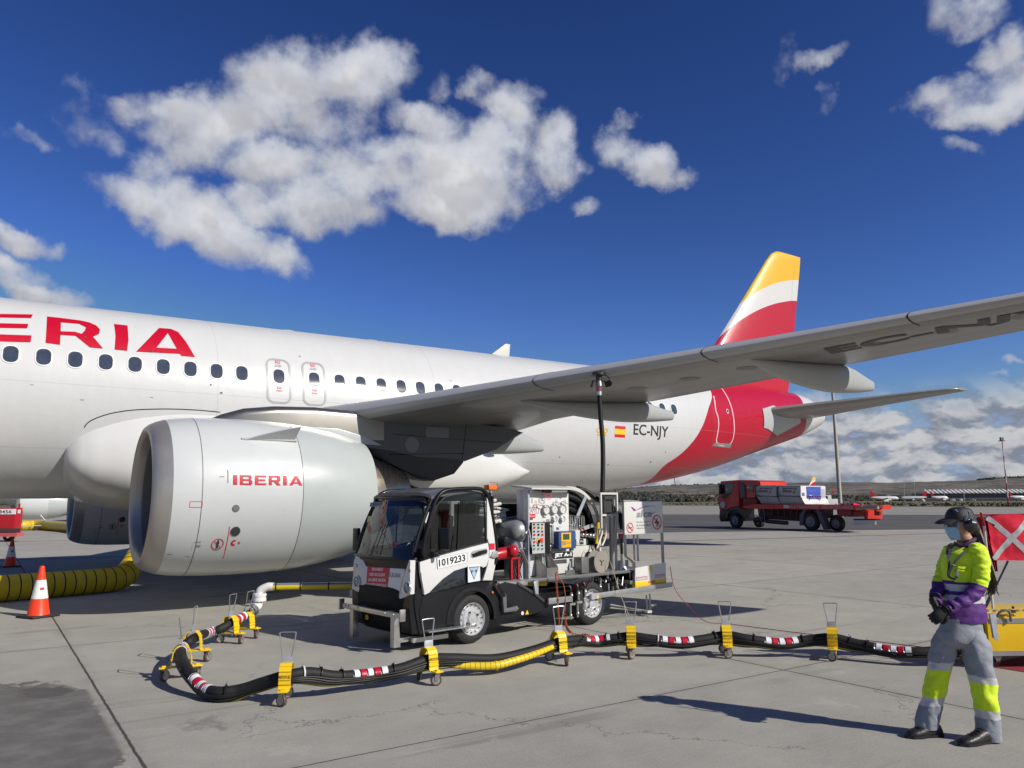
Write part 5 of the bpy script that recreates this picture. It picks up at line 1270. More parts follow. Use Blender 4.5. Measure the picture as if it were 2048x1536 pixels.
    b = MB(); b.box((2.0, .115, .655), (2.4, .03, .04), None, .003); b.box((.66, .10, .665), (.40, .03, .045), None, .003); b.build('deck_rail', mat('rail_dark_alu', (.22, .225, .23), .4, metal=.6), T)
    # cabinet
    cv = .33
    def cab(pts, off, th, m, name, par=T, bev=.004):
        P = [TT(*p, cv) for p in pts]
        for p in P: p.y = cv+off
        b = MB(); b.prism(P, (0, th, 0), bev); return b.build(name, m, par, ang=30)
    u0, u1 = TT(1052, 1000, cv).x, TT(1140, 1000, cv).x; z0, z1 = .67, 1.84; Z1 = TT(1090, 978, cv).z
    CB = MB(); CB.box(((u0+u1)/2, cv+.11, (z0+Z1)/2+.0), (u1-u0, .16, Z1-z0-.02), None, .006); CA = CB.build('control_cabinet', mat('cabinet_white', (.62, .62, .60), .35, coat=.2, var=.03), T)
    g0 = TT(1050, 1100, cv).x
    b = MB(); b.box((u0-.012, cv-.02, (z0+Z1)/2), (.03, .10, Z1-z0)); b.build('cabinet_edge', galv, CA)
    b = MB(); b.prism([(u0-.01, cv-.13, Z1-.01), (u1+.02, cv-.13, Z1-.01), (u1+.02, cv+.3, Z1+.035), (u0-.01, cv+.3, Z1+.035)], (0, 0, .022), .003); b.build('cabinet_hood', offwhite, CA)
    b = MB(); b.prism([(u0, cv-.12, Z1-.012), (u0, cv+.01, Z1-.012), (u0, cv+.01, Z1-.20)], (-.012, 0, 0)); b.build('hood_cheek', galv, CA)
    def P3(x, y, off=0.0): p = TT(*C3(x, y), cv); return V((p.x, cv-off, p.z))
    b = MB(); a, c = P3(420, 232, .07), P3(1000, 235, .07); b.cyl(a, c, .026, n=16); b.mi = 1; m1 = a.lerp(c, .30); m2 = a.lerp(c, .88); b.cyl(m1-V((0, .001, 0)), m2-V((0, .001, 0)), .0275, n=16); b.mi = 0
    for f in (.24, .93): q = a.lerp(c, f); b.box(q+V((0, .03, 0)), (.035, .09, .07))
    b.tube([a, a+V((-.05, 0, 0)), a+V((-.14, .03, .01))], .012); b.build('work_lamp', [blackp, offwhite], CA)
    # front face items
    def gauge(x, y, r, par=CA):
        c = P3(x, y, .003); b = MB(); b.lathe(c, (0, -1, 0), [(0, r*1.13), (.016, r*1.13), (.018, r*1.0), (.010, r*.97)], 30); gq = b.build('gauge', mat('gauge_rim', (.35, .36, .37), .25, metal=.8), par)
        b = MB(); b.lathe(c, (0, -1, 0), [(.010, r*.97), (.0101, .001)], 30); b.build('dial', mat('dial_white', (.62, .62, .60), .2, coat=.5), gq)
        b = MB(); b.prism([c+V((-.30*r, -.0115, -.35*r)), c+V((-.24*r, -.0115, -.38*r)), c+V((.42*r, -.0115, .55*r)), c+V((.38*r, -.0115, .58*r))], (0, -.001, 0))
        for k in range(9):
            an = R(225-33.7*k); q = c+V((math.cos(an)*r*.8, -.0112, math.sin(an)*r*.8)); b.box(q, (.10*r, .001, .10*r))
        b.build('needle', ink, gq)
    for x, y, r in ((570, 655, .058), (750, 640, .058), (928, 640, .058), (758, 855, .035), (932, 855, .035)): gauge(x, y, r)
    def plate(par, x0, y0, x1, y1, m, off=.004, name='label_plate', th=.003):
        a, c = P3(x0, y0), P3(x1, y1); b = MB(); b.box(((a.x+c.x)/2, cv-off, (a.z+c.z)/2), (abs(c.x-a.x), th, abs(a.z-c.z))); return b.build(name, m, par, smooth=False)
    plate(CA, 168, 745, 330, 838, inkred, name='red_label'); a, c, d = P3(180, 806, .007), P3(318, 806, .007), P3(180, 780, .007); text_on('ZONA ELECT', a, c, d, inkwhite, CA)
    for x, y in ((568, 528), (570, 790), (752, 782), (930, 775)): plate(CA, x-42, y-9, x+42, y+9, mat('small_print_grey', (.5, .5, .49), .5), .003, 'caption', .001)
    plate(CA, 838, 1005, 905, 1058, mat('pale_label', (.50, .54, .62), .5), .003, 'pale_label')
    # no smoking sign ring hanging under the lamp
    def nosign(c, r, par, nx=V((0, -1, 0)), sx=V((1, 0, 0)), sz=V((0, 0, 1))):
        b = MB(); n = 28
        b.grid([[c+sx*(rr_*math.cos(2*math.pi*i/n))+sz*(rr_*math.sin(2*math.pi*i/n))+nx*.001 for i in range(n)] for rr_ in (r, r*.84)], True)
        d = (sx-sz).normalized(); e = (sx+sz).normalized()
        b.face([c-d*r*.9-e*r*.07+nx*.002, c+d*r*.9-e*r*.07+nx*.002, c+d*r*.9+e*r*.07+nx*.002, c-d*r*.9+e*r*.07+nx*.002])
        s_ = b.build('prohibition_ring', inkred, par, smooth=False)
        b = MB(); b.face([c+V(q[0]*sx+q[1]*sz)+nx*.0005 for q in ((-r*.5, -r*.12), (r*.5, -r*.12), (r*.5, r*.1), (-r*.5, r*.1))]); b.build('sign_symbol', ink, s_, smooth=False)
    nosign(P3(560, 345, .06), .055, CA)
    # hanging sample cups and red cords
    b = MB()
    for x in (240, 395, 775, 955):
        a = P3(x, 400 if x < 600 else 430, .02); b.cyl(a+V((-.012, 0, 0)), a+V((-.012, 0, -.07)), .004); b.cyl(a+V((.012, 0, 0)), a+V((.012, 0, -.07)), .004)
    b.build('hook', steel, CA)
    b = MB()
    for L in ([(200, 735), (255, 600), (275, 545), (330, 550), (395, 545), (530, 608)], [(275, 545), (300, 630), (330, 640), (360, 560)], [(340, 565), (330, 690), (365, 738), (390, 690), (350, 570)], [(395, 545), (450, 560), (560, 610)]): b.tube(crv([P3(*p, .02) for p in L], 4), .0035, 5)
    b.build('red_cord', mat('cord_dark_red', (.32, .03, .05), .6), CA)
    b = MB()
    for L in ([(710, 575), (725, 500), (780, 485), (940, 545)], [(880, 600), (880, 520), (905, 480), (950, 480), (1060, 545)], [(905, 520), (950, 560)]): b.tube(crv([P3(*p, .02) for p in L], 4), .0035, 5)
    b.build('dark_cord', mat('cord_navy', (.03, .035, .07), .6), CA)
    # switch box
    a, c = P3(165, 930), P3(540, 940); z_ = TT(*C4(300, 300), cv).z
    b = MB(); b.box(((a.x+c.x)/2, cv-.055, (a.z+z_)/2), (c.x-a.x, .11, a.z-z_), None, .006); SB = b.build('switch_box', blackp, CA)
    def Q(x, y, off): p = TT(*C3(x, y), cv-off); return V((p.x, cv-off, p.z))
    a, c = Q(262, 948, .112), Q(535, 948, .112); zb = TT(*C4(300, 300), cv-.112).z
    b = MB(); b.box(((a.x+c.x)/2, cv-.113, (a.z+zb)/2), (c.x-a.x, .004, a.z-zb)); b.build('switch_panel', mat('switch_grey', (.42, .44, .43), .45), SB)
    cols = {'r': mat('button_red', (.55, .02, .02), .3), 'g': mat('button_green', (.02, .16, .08), .3), 'y': mat('button_amber', (.75, .40, .02), .3), 'k': blackp, 't': mat('button_teal', (.12, .28, .25), .3)}
    for j, (yy, rowc) in enumerate(((1045, 'rgy'), (1200, 'rkr'), (1360, 'rkt'), (1508, 'ttt'))):
        for i, x in enumerate((312, 402, 488)):
            q = Q(x, yy, .116); b = MB(); b.cyl(q, q-V((0, .014, 0)), .0155, .014, 16); b.build('push_button', cols[rowc[i]], SB)
            q = Q(x-4, yy-68, .1155); b = MB(); b.box(q, (.040, .002, .022)); b.build('button_label', ink, SB, smooth=False)
    q = Q(400, 1340, .116); b = MB(); b.cyl(q, q-V((0, .008, 0)), .036, .036, 20); b.build('stop_ring', yellow, SB); q = Q(432, 1320, .125); b = MB(); b.lathe(q, (0, -1, 0), [(0, .014), (.03, .014), (.03, .03), (.045, .028), (.048, .001)], 20); b.build('stop_button', mat('stop_red', (.80, .04, .03), .35), SB)
    # regulator stack between
    b = MB(); q = Q(640, 1210, .06); b.box(q, (.045, .06, .22), None, .01); q2 = Q(700, 1200, .06); b.box(q2, (.03, .05, .26), None, .005); b.cyl(q+V((0, 0, -.22)), q+V((0, 0, -.12)), .02); b.ball(q+V((0, 0, -.15)), .03)
    b.tube([q+V((-.06, 0, -.14)), q+V((.06, -.01, -.15))], .009); b.build('pressure_regulator', steel, CA)
    b = MB(); q = Q(610, 900, .03); b.box(q, (.03, .04, .05)); b.cyl(q, q+V((.03, -.04, -.03)), .009); b.build('valve', steel, CA)
    # blue meter
    a, c = Q(770, 1130, .09), Q(1150, 1100, .09); zb = TT(*C4(900, 200), cv-.09).z
    b = MB(); b.box(((a.x+c.x)/2+.01, cv-.075, (a.z+zb)/2), (c.x-a.x, .15, a.z-zb), None, .018); BM_ = b.build('flow_meter', blued, CA)
    b = MB()
    for fx in (.08, .35, .62, .9):
        for zz in (a.z-.012, zb+.012): b.cyl((lin(a.x, c.x, fx), cv-.145, zz), (lin(a.x, c.x, fx), cv-.158, zz), .008, n=8)
    b.build('meter_bolts', mat('bolt_blue', (.12, .16, .28), .4, metal=.4), BM_)
    p0, p1 = Q(905, 1160, .152), Q(1120, 1475, .152); b = MB(); b.box(((p0.x+p1.x)/2, cv-.152, (p0.z+p1.z)/2), (p1.x-p0.x, .006, p0.z-p1.z), None, .002); b.build('meter_face', mat('meter_yellow', (.80, .42, .01), .4), BM_)
    p0, p1 = Q(945, 1185, .156), Q(1085, 1305, .156); b = MB(); b.box(((p0.x+p1.x)/2, cv-.1565, (p0.z+p1.z)/2), (p1.x-p0.x, .003, p0.z-p1.z)); b.build('display', mat('display_green', (.05, .08, .04), .15), BM_)
    b = MB()
    for i in range(4):
        for j in range(4): q = Q(932+24*i, 1352+22*j, .1565); b.box(q, (.012, .004, .011))
    for i in range(5):
        for j in range(2): q = Q(1030+22*i, 1358+28*j, .1565); b.box(q, (.010, .004, .010))
    b.build('keypad', mat('key_grey', (.25, .25, .25), .5), BM_)
    # product plate
    a, c = TT(*C4(725, 432), cv-.06), TT(*C4(1155, 240), cv-.06); b = MB(); b.box(((a.x+c.x)/2, cv-.06, (a.z+c.z)/2), (c.x-a.x, .01, c.z-a.z)); pj = b.build('product_plate', ink, CA, smooth=False)
    b = MB(); e_ = .006
    b.box(((a.x+c.x)/2, cv-.067, c.z), (c.x-a.x+.01, .006, .006)); b.box(((a.x+c.x)/2, cv-.067, a.z), (c.x-a.x+.01, .006, .006)); b.box((c.x, cv-.067, (a.z+c.z)/2), (.006, .0055, c.z-a.z)); b.build('plate_border', inkwhite, pj)
    w_, h_ = c.x-a.x, c.z-a.z
    text_on('JET A-1', (a.x+.07*w_, cv-.0665, a.z+.2*h_), (a.x+.92*w_, cv-.0665, a.z+.2*h_), (a.x+.07*w_, cv-.0665, a.z+.82*h_), inkwhite, pj, off=.045)
    # stainless hose holder (wedge) and boxes on the deck
    b = MB(); W0, W1 = TT(*C4(590, 850), .13), TT(*C4(840, 830), .13)
    for vv in (W0.x-.30, W1.x-.01):
        b.prism([(vv, .13, .675), (vv, .62, .675), (vv, .62, .80), (vv, .40, 1.04), (vv, .36, 1.04), (vv, .13, .80)], (.01, 0, 0)) if vv > W0.x else b.prism([(W0.x, .13, .675), (W0.x-.02, .55, .675), (W0.x-.02, .55, .86), (W0.x-.0, .42, 1.0), (W0.x, .13, .80)], (.008, 0, 0))
    b.box(((W0.x+W1.x)/2, .13, .735), (W1.x-W0.x, .008, .125)); b.box(((W0.x+W1.x)/2, .45, .85), (W1.x-W0.x, .008, .36)); b.prism([(W0.x, .38, 1.03), (W1.x, .38, 1.03), (W1.x, .45, 1.03), (W0.x, .45, 1.03)], (0, 0, .006)); b.build('nozzle_tray', mat('tray_steel', (.30, .29, .28), .38, metal=.8, var=.12), T)
    b = MB(); q = (W0.x+W1.x)/2; b.cyl((q-.02, .30, .80), (q-.02, .32, .98), .012); b.cyl((q+.02, .30, .80), (q+.02, .32, .98), .012); b.build('nozzle', steel, T)
    b = MB(); a, c = TT(*C4(1300, 760), .2), TT(*C4(1460, 740), .2); b.box(((a.x+c.x)/2, .23, .79), (c.x-a.x, .16, .22), None, .004); b.box((a.x-.12, .26, .70), (.18, .02, .06)); b.build('steel_box', mat('box_steel', (.20, .20, .19), .4, metal=.6), T)
    # bearing plate with round flange, cable drum
    a, c = TT(*C4(1160, 140), .45), TT(*C4(1650, 120), .45); zb = TT(*C4(1500, 560), .45).z
    b = MB(); b.box(((a.x+c.x)/2, .56, (a.z+zb)/2), (c.x-a.x, .2, a.z-zb), None, .006); fl = b.build('drive_housing', offwhite, T)
    q = TT(*C4(1490, 380), .455); b = MB(); b.lathe((q.x, .458, q.z), (0, -1, 0), [(0, .13), (.012, .13), (.012, .085), (.0, .085)], 36)
    for k in range(8): an = 2*math.pi*k/8; b.cyl((q.x+.108*math.cos(an), .446, q.z+.108*math.sin(an)), (q.x+.108*math.cos(an), .436, q.z+.108*math.sin(an)), .008, n=6)
    b.build('flange', offwhite, fl); b = MB(); b.lathe((q.x, .458, q.z), (0, -1, 0), [(.002, .086), (.0021, .001)], 30); b.build('flange_bore', darkm, fl)
    q = TT(*C4(1790, 480), .18); b = MB(); b.lathe((q.x, .18, q.z), (0, 1, 0), [(0, .01), (0, .155), (.01, .155), (.012, .05), (.13, .05), (.132, .155), (.142, .155), (.142, .01)], 36); dr = b.build('cable_drum', mat('drum_beige', (.34, .32, .27), .45, metal=.4), T)
    b = MB()
    for k in range(3): an = 2*math.pi*k/3+.4; b.tube([(q.x, .176, q.z), (q.x+.05*math.cos(an), .176, q.z+.05*math.sin(an))], .006)
    b.build('drum_hub', darkm, dr)
    # ---- big hose reel (axis along the truck's width)
    cr = TT(*C3(1250, 1100), .62); cx_, cz__ = 2.34, 1.02; rr_ = .80; rc = V((1.98, .5, 1.15))
    topq = TT(*C3(1250, 160), .5); rightq = TT(*C3(1740, 800), .5)
    # circle through top and right limits
    Rr = .66; rcx = rightq.x-Rr; rcz = topq.z-Rr
    for vv in (.46, .98):
        b = MB(); n = 64
        b.grid([[V((rcx+r__*math.cos(2*math.pi*i/n), v_, rcz+r__*math.sin(2*math.pi*i/n))) for i in range(n)] for r__, v_ in ((Rr, vv), (Rr+.012, vv+.012), (Rr, vv+.03), (Rr-.04, vv+.03), (Rr-.04, vv), (Rr, vv))], True)
        rg = b.build('reel_rim', offwhite, T)
        b = MB()
        for k in range(8):
            an = R(k*45+12); d = V((math.cos(an), 0, math.sin(an))); pz_ = V((-d.z, 0, d.x))*.028
            o_ = V((rcx, vv+.005, rcz)); b.prism([o_+d*.10-pz_, o_+d*(Rr-.02)-pz_, o_+d*(Rr-.02)+pz_, o_+d*.10+pz_], (0, .012, 0))
        b.cyl((rcx, vv-.02, rcz), (rcx, vv+.03, rcz), .13, n=30); b.build('reel_spoke', galv, rg)
    b = MB(); b.lathe((rcx, .49, rcz), (0, 1, 0), [(0, .30), (.49, .30)], 40); b.build('reel_drum', darkm, T)
    b = MB(); hel = []
    for layer, r__ in enumerate((.35, .44, .53, .60)):
        for i in range(5*26):
            a_ = 2*math.pi*i/26; f = i/(5*26); f = f if layer % 2 == 0 else 1-f
            hel.append(V((rcx+r__*math.cos(a_), .53+.40*f, rcz+r__*math.sin(a_))))
    b.tube(hel, .042, 8); b.build('wound_hose', black, T)
    b = MB(); b.box((rcx+.05, .74, .75), (.9, .5, .16)); b.box((rcx-.5, .46, 1.2), (.05, .03, 1.1)); b.box((rcx-.48, 1.0, 1.2), (.05, .03, 1.1)); b.build('reel_frame', galv, T)
    b = MB()
    for x in (2.68, 2.74): b.tube(crv([TT(*C3(*p), .30) for p in ([(1810, 1090), (1790, 1200), (1740, 1350), (1690, 1500)] if x < 2.7 else [(1890, 920), (1895, 1100), (1860, 1300), (1800, 1440)])], 5), .013, 8)
    b.build('air_line', mat('cream_pipe', (.72, .66, .50), .4), T)
    b = MB(); b.tube(crv([TT(*C3(*p), .42) for p in ((1710, 900), (1715, 1050), (1700, 1250), (1680, 1400))], 5), .028, 10); b.build('yellow_line', yellow, T)
    # tower frame (white) holding the riser
    a, c = TT(1201, 987, .30), TT(1233, 987, .30); zb = TT(1204, 1057, .30).z
    b = MB(); b.box((a.x, .30, (a.z+zb)/2), (.03, .03, a.z-zb), None, .004); b.box((c.x, .30, (a.z+zb)/2), (.03, .03, a.z-zb), None, .004); b.box(((a.x+c.x)/2, .30, a.z), (c.x-a.x+.03, .031, .03)); b.box(((a.x+c.x)/2, .30, lin(a.z, zb, .62)), (c.x-a.x, .03, .03))
    b.box((a.x, .34, lin(zb, .66, .5)), (.03, .03, zb-.66)); b.box((c.x, .34, lin(zb, .66, .5)), (.03, .03, zb-.66)); b.build('riser_frame', offwhite, T)
    b = MB(); mx_ = (a.x+c.x)/2; w2 = (c.x-a.x)*.28
    for s_ in (-1, 1): b.cyl((mx_+s_*w2, .30, a.z-.05), (mx_+s_*w2, .30, lin(a.z, zb, .55)), .012, n=10)
    b.box((mx_, .30, a.z-.07), (w2*2.3, .04, .03)); b.box((mx_, .33, lin(a.z, zb, .3)), (w2*1.9, .03, .3)); b.build('roller_guide', mat('guide_dark', (.08, .08, .08), .4, metal=.5), T)
    b = MB(); b.cyl((c.x+.07, .46, .67), (c.x+.07, .46, a.z-.05), .055, n=20); b.cyl((c.x+.2, .6, .67), (c.x+.2, .6, 1.2), .02); b.cyl((c.x+.28, .6, .67), (c.x+.28, .6, 1.2), .02); b.build('standpipe', mat('standpipe_grey', (.50, .51, .50), .4, metal=.4), T)
    # ---- sign board frame at the rear
    def T5(x, y, v=.02): p = TT(*C5(x, y), v); return V((p.x, v, p.z))
    a, b2, c_, d_ = T5(322, 600), T5(747, 578), T5(735, 232), T5(318, 242)
    b = MB(); b.prism([a+V((.01, 0, .0)), b2, c_, d_], (0, .012, 0), .003); BD = b.build('sign_board', mat('board_white', (.60, .595, .565), .35, coat=.3, var=.02), T)
    b = MB()
    fr = [T5(326, 238), T5(352, 830), T5(442, 905), T5(445, 960)]; fr2 = [T5(736, 238), T5(764, 905)]
    def sq(p, q, w=.046): d = (q-p).normalized(); b.tube([p+V((0, .03, 0)), q+V((0, .03, 0))], w*.62, 4)
    for p, q in zip(fr, fr[1:]): sq(p, q)
    for p, q in zip(fr2, fr2[1:]): sq(p, q)
    sq(T5(326, 240), T5(736, 236)); 
    for x in (425, 465): b.cyl(T5(x, 600, .25), T5(x+8, 890, .25), .016, n=8)
    b.build('sign_frame', offwhite, T)
    def bt(x, y): p = T5(x, y, .02); p.y = .0165; return p
    # logo: lettering plus purple swoosh with a tail
    text_on('slca', bt(452, 412), bt(622, 404), bt(462, 335), mat('logo_grey', (.23, .24, .27), .4), BD, 'logo_lettering', .03)
    pur = mat('logo_purple', (.22, .05, .26), .4)
    b = MB(); up_ = [(450, 334), (500, 312), (560, 292), (610, 286), (650, 292), (672, 306)]; lo_ = [(452, 328), (500, 302), (560, 284), (610, 283), (650, 288), (672, 306)]
    for i in range(5): b.face([bt(*up_[i]), bt(*up_[i+1]), bt(*lo_[i+1]), bt(*lo_[i])])
    b.face([bt(392, 296), bt(410, 297), bt(452, 332), bt(428, 342)]); b.build('logo_swoosh', pur, BD, smooth=False)
    b = MB(); b.face([bt(600, 372), bt(668, 346), bt(664, 352), bt(610, 382)]); b.build('logo_stroke', mat('logo_grey', (.23, .24, .27), .4), BD, smooth=False)
    lt = mat('board_grey', (.24, .235, .22), .5)
    for i, (tx, x1) in enumerate((('Servicios Logisticos', 618), ('de Combustibles de', 616), ('Aviacion, S.L.', 566))):
        y = 474+33*i; text_on(tx, bt(456, y), bt(x1, y-6), bt(456, y-22), lt, BD, off=.004)
    c1_ = bt(383, 524); nosign(c1_, .075, BD); c2_ = bt(679, 463); nosign(c2_, .112, BD)
    b = MB(); b.face([c2_+V(q) for q in ((-.012, .0005, .06), (.012, .0005, .06), (.012, .0005, -.075), (-.012, .0005, -.075))]); b.build('sign_symbol', ink, BD, smooth=False)
    # tray with the yellow bottom
    a, b2, c_, d_ = T5(442, 1120), T5(780, 1090), T5(777, 905), T5(444, 965)
    b = MB(); b.prism([a, b2, c_, d_], (0, .03, 0), .004); BX = b.build('rear_locker', mat('board_white', (.60, .595, .565), .35), T)
    a, b2, c_, d_ = T5(440, 1178), T5(782, 1138), T5(780, 1082), T5(442, 1120)
    b = MB(); b.prism([p+V((0, -.004, 0)) for p in (a, b2, c_, d_)], (0, .06, 0), .003); b.build('locker_kickboard', yellow, BX); b = MB(); b.box((3.36, .42, .50), (.78, .72, .05), None, .005); b.box((3.36, .76, .62), (.78, .03, .26)); b.build('locker_floor', mat('rail_dark_alu', (.22, .225, .23), .4, metal=.6), BX)
    def bx(x, y): p = T5(x, y); p.y = .0165; return p
    b = MB(); b.face([bx(595, 978), bx(633, 974), bx(614, 928)]); b.build('hazard_triangle', mat('hazard_green_yellow', (.55, .60, .05), .4), BX, smooth=False)
    b = MB(); b.face([bx(597, 1008), bx(633, 1004), bx(632, 982), bx(597, 986)]); b.build('hazard_caption', mat('hazard_green_yellow', (.55, .60, .05), .4), BX, smooth=False)
    def outl(x0, y0, x1, y1, sk, m, par):
        b = MB()
        for p, q in (((x0, y0), (x1, y0-sk)), ((x0, y1), (x1, y1-sk)), ((x0, y0), (x0, y1)), ((x1, y0-sk), (x1, y1-sk))):
            p_, q_ = bx(*p), bx(*q); p_.y = q_.y = .014; b.tube([p_, q_], .0022, 4)
        b.build('label_outline', m, par)
    outl(452, 1100, 570, 1068, 14, inkred, BX); outl(662, 1072, 766, 1044, 12, inkred, BX)
    lr = mat('label_light_red', (.60, .12, .14), .5)
    for x0, x1, y, tx in ((458, 562, 1090, 'CARGA MAX 30 kg'), (668, 760, 1062, 'T. MAX. 60 C')): text_on(tx, bx(x0, y), bx(x1, y-12), bx(x0, y-16), lr, BX, off=0)
    p_ = [bx(580, 1134), bx(658, 1124), bx(658, 1100), bx(580, 1110)]
    for p in p_: p.y = .0145
    b = MB(); b.face(p_); b.build('red_label', mat('label_light_red', (.60, .12, .14), .5), BX, smooth=False)
    # steel rails below
    def rail(L, v, w, name, m=alu, th=.03):
        P = [TT(*p, v) for p in L]; b = MB()
        for p, q in zip(P, P[1:]):
            d = (q-p); l = d.length; ang = math.atan2(d.z, d.x); b.box((p+q)*.5, (l, th, w), Matrix.Rotation(-ang, 3, 'Y'), .003)
        return b.build(name, m, T)
    rail([C2(550, 1062), C2(735, 1040)], -.03, .075, 'side_rail', steel); rail([C2(890, 1025), C2(1550, 925)], -.03, .07, 'side_rail')
    rail([C2(540, 1080), C2(440, 1000), C2(300, 915)], .03, .035, 'side_brace', mat('brace_dark', (.06, .06, .065), .45, metal=.4)); rail([C2(440, 900), C2(455, 1000)], .0, .05, 'side_post', galv)
    b = MB(); a = TT(*C2(455, 905), .05); b.box((a.x, .06, (a.z+TT(*C2(455, 1000), .05).z)/2), (.05, .05, .19)); b.box((a.x+.3, .02, .40), (.03, .2, .03)); b.build('drop_post', steel, T)
    rail([C2(150, 925), C2(380, 915)], .05, .05, 'side_brace', steel)
    b = MB(); pts = [TT(*C2(*p), -.03) for p in ((140, 920), (200, 1020), (205, 1135), (300, 1118))]
    b.tube(pts, .03, 4); b.build('step_hanger', steel, T)
    # small white levers with red grips
    for i, (x, y) in enumerate(((738, 990), (795, 975), (850, 960))):
        q = TT(*C2(x, y), -.02); b = MB(); b.cyl((q.x, -.02, q.z-.12), (q.x, -.02, q.z), .017, n=10); b.ball((q.x, -.02, q.z-.04), .026, seg=10, rings=8); b.box((q.x, -.02, q.z-.15), (.10, .05, .03)); b.tube([(q.x, -.02, q.z), (q.x-.015, -.03, q.z+.06), (q.x-.04, -.03, q.z+.09)], .008); L_ = b.build('coupling_lever', steel, T)
        b = MB(); b.tube([(q.x, -.025, q.z), (q.x+.075, -.04, q.z+.12)], [.012, .016], 8); b.build('lever_grip', mat('grip_dark_red', (.28, .01, .02), .35), L_)
        b = MB(); b.cyl((q.x, .0, q.z-.35), (q.x, .0, q.z-.17), .015, n=8); b.ball((q.x, 0, q.z-.3), .025, seg=10, rings=8); b.build('drain_valve', steel, L_)
    a = TT(*C2(930, 1020), -.05); b = MB(); b.box((a.x, -.048, a.z), (.14, .006, .08)); pl = b.build('rail_plate', galv, T); b = MB(); b.prism([(a.x+.02, -.053, a.z-.03), (a.x+.08, -.053, a.z-.03), (a.x+.05, -.053, a.z+.03)], (0, -.002, 0)); b.build('warning_label', yellow, pl)
    # drop leg at the tail
    b = MB()
    for x0, y0, x1, y1 in ((1345, 1010, 1355, 1150), (1372, 1000, 1380, 1150)): b.tube([TT(*C2(x0, y0), .0), TT(*C2(x1, y1), .0)], .014, 6)
    b.tube([TT(*C2(1380, 1100), .0), TT(*C2(1425, 1090), .0)], .028, 6); b.tube([TT(*C2(1050, 1090), .05), TT(*C2(1345, 1140), .05)], .016, 6); b.tube([TT(*C2(1050, 1115), .2), TT(*C2(1345, 1148), .2)], .016, 6); b.box(TT(*C2(1360, 1145), .0), (.1, .06, .03))
    b.build('tail_leg', offwhite, T)
    # manifold clutter under the deck
    b = MB(); rnd = random.Random(5)
    for i in range(34):
        u = rnd.uniform(2.45, 3.3); vv = rnd.uniform(.1, .5); z_ = rnd.uniform(.42, .66)
        b.cyl((u, vv, z_-.08), (u, vv, z_+.02), rnd.uniform(.008, .02), n=8)
        if i % 3 == 0: b.tube([(u, vv, z_), (u+.08, vv-.03, z_-.05), (u+.13, vv, z_+.03)], .01, 6)
        if i % 4 == 0: b.ball((u, vv, z_-.02), .028, seg=8, rings=6)
    b.build('valve_manifold', steel, T)
    b = MB(); b.box((2.9, .75, .42), (1.4, .9, .16)); b.box((3.35, .5, .56), (.4, .6, .14)); b.cyl((2.5, .7, .2), (2.5, .7, .45), .1); b.build('under_deck_tank', blackp, T)
    # vertical riser coupler on the tail deck
    q = TT(*C5(300, 700), .25); zt = TT(*C5(305, 560), .25).z
    b = MB(); b.cyl((q.x, .25, .67), (q.x, .25, .72), .075, .055, 20); b.cyl((q.x, .25, .72), (q.x, .25, 1.0), .035, n=16); b.cyl((q.x, .25, 1.22), (q.x, .25, zt), .03, n=16); b.build('coupler', steel, T)
    b = MB(); b.cyl((q.x, .25, 1.12), (q.x, .25, 1.20), .058, n=24); b.build('coupler_collar', mat('collar_plum', (.28, .05, .09), .35, coat=.3), T)
    b = MB(); b.ball((q.x, .25, 1.03), .05, 1, 1, 1.1); b.build('coupler_bowl', mat('bowl_cream', (.55, .55, .42), .3), T)
    b = MB(); b.cyl((q.x-.05, .22, .9), (q.x-.05, .22, 1.12), .02, n=10); b.build('coupler_grip', blackp, T)
    # filter vessel + extinguisher + pipework between cab and cabinet
    b = MB(); q = TT(*C2(240, 500), .62); b.lathe((q.x, .30, q.z), (0, 1, 0), [(0, .001), (.01, .08), (.05, .14), (.12, .17), (.62, .17), (.68, .14), (.70, .01)], 40); fv = b.build('filter_vessel', mat('vessel_grey', (.24, .25, .255), .4, metal=.3), T)
    b = MB(); b.cyl((q.x, .5, q.z-.6), (q.x, .5, q.z), .16, n=24); b.tube([(q.x-.02, .28, q.z-.05), (q.x-.06, .22, q.z), (q.x-.03, .2, q.z+.04), (q.x+.03, .2, q.z-.2)], .014, 8); b.build('vessel_leg', galv, fv)
    q = TT(*C2(262, 655), .12); b = MB(); b.lathe((q.x-.35, .2, q.z-.06), (1, 0, .12), [(0, .001), (.02, .06), (.05, .075), (.30, .078), (.36, .075), (.40, .05), (.42, .03)], 30); ex = b.build('fire_extinguisher', redp, T)
    b = MB(); b.ball((q.x, .12, q.z+.0), .082, 1, 1, 1.0, 20, 14); b.build('extinguisher_dome', redp, ex)
    b = MB(); b.tube([(q.x+.08, .06, q.z+.02), (q.x+.14, .03, q.z+.03)], .018, 8); b.tube([(q.x+.1, .05, q.z), (q.x+.18, .03, q.z-.18)], .022, 8); b.build('extinguisher_valve', offwhite, ex)
    b = MB(); b.box((q.x-.04, .1, (q.z-.08+.68)/2), (.03, .03, q.z-.08-.68)); b.box((q.x+.08, .1, (q.z-.08+.68)/2), (.03, .03, q.z-.08-.68)); b.box((q.x+.02, .1, q.z-.09), (.15, .05, .02)); b.build('extinguisher_stand', redp, ex)
    b = MB(); q = TT(*C2(85, 140), .7); b.box((q.x, .7, q.z), (.15, .12, .07), None, .02); bc = b.build('beacon', mat('beacon_orange', (.80, .16, .02), .3), T)
    b = MB(); b.cyl((q.x, .7, q.z-.6), (q.x, .7, q.z-.03), .03, n=14); b.tube([(q.x+.10, .68, q.z-.5), (q.x+.10, .68, q.z+.06), (q.x-.02, .68, q.z+.07)], .007); b.build('beacon_post', steel, bc)
    b = MB(); rnd = random.Random(8)
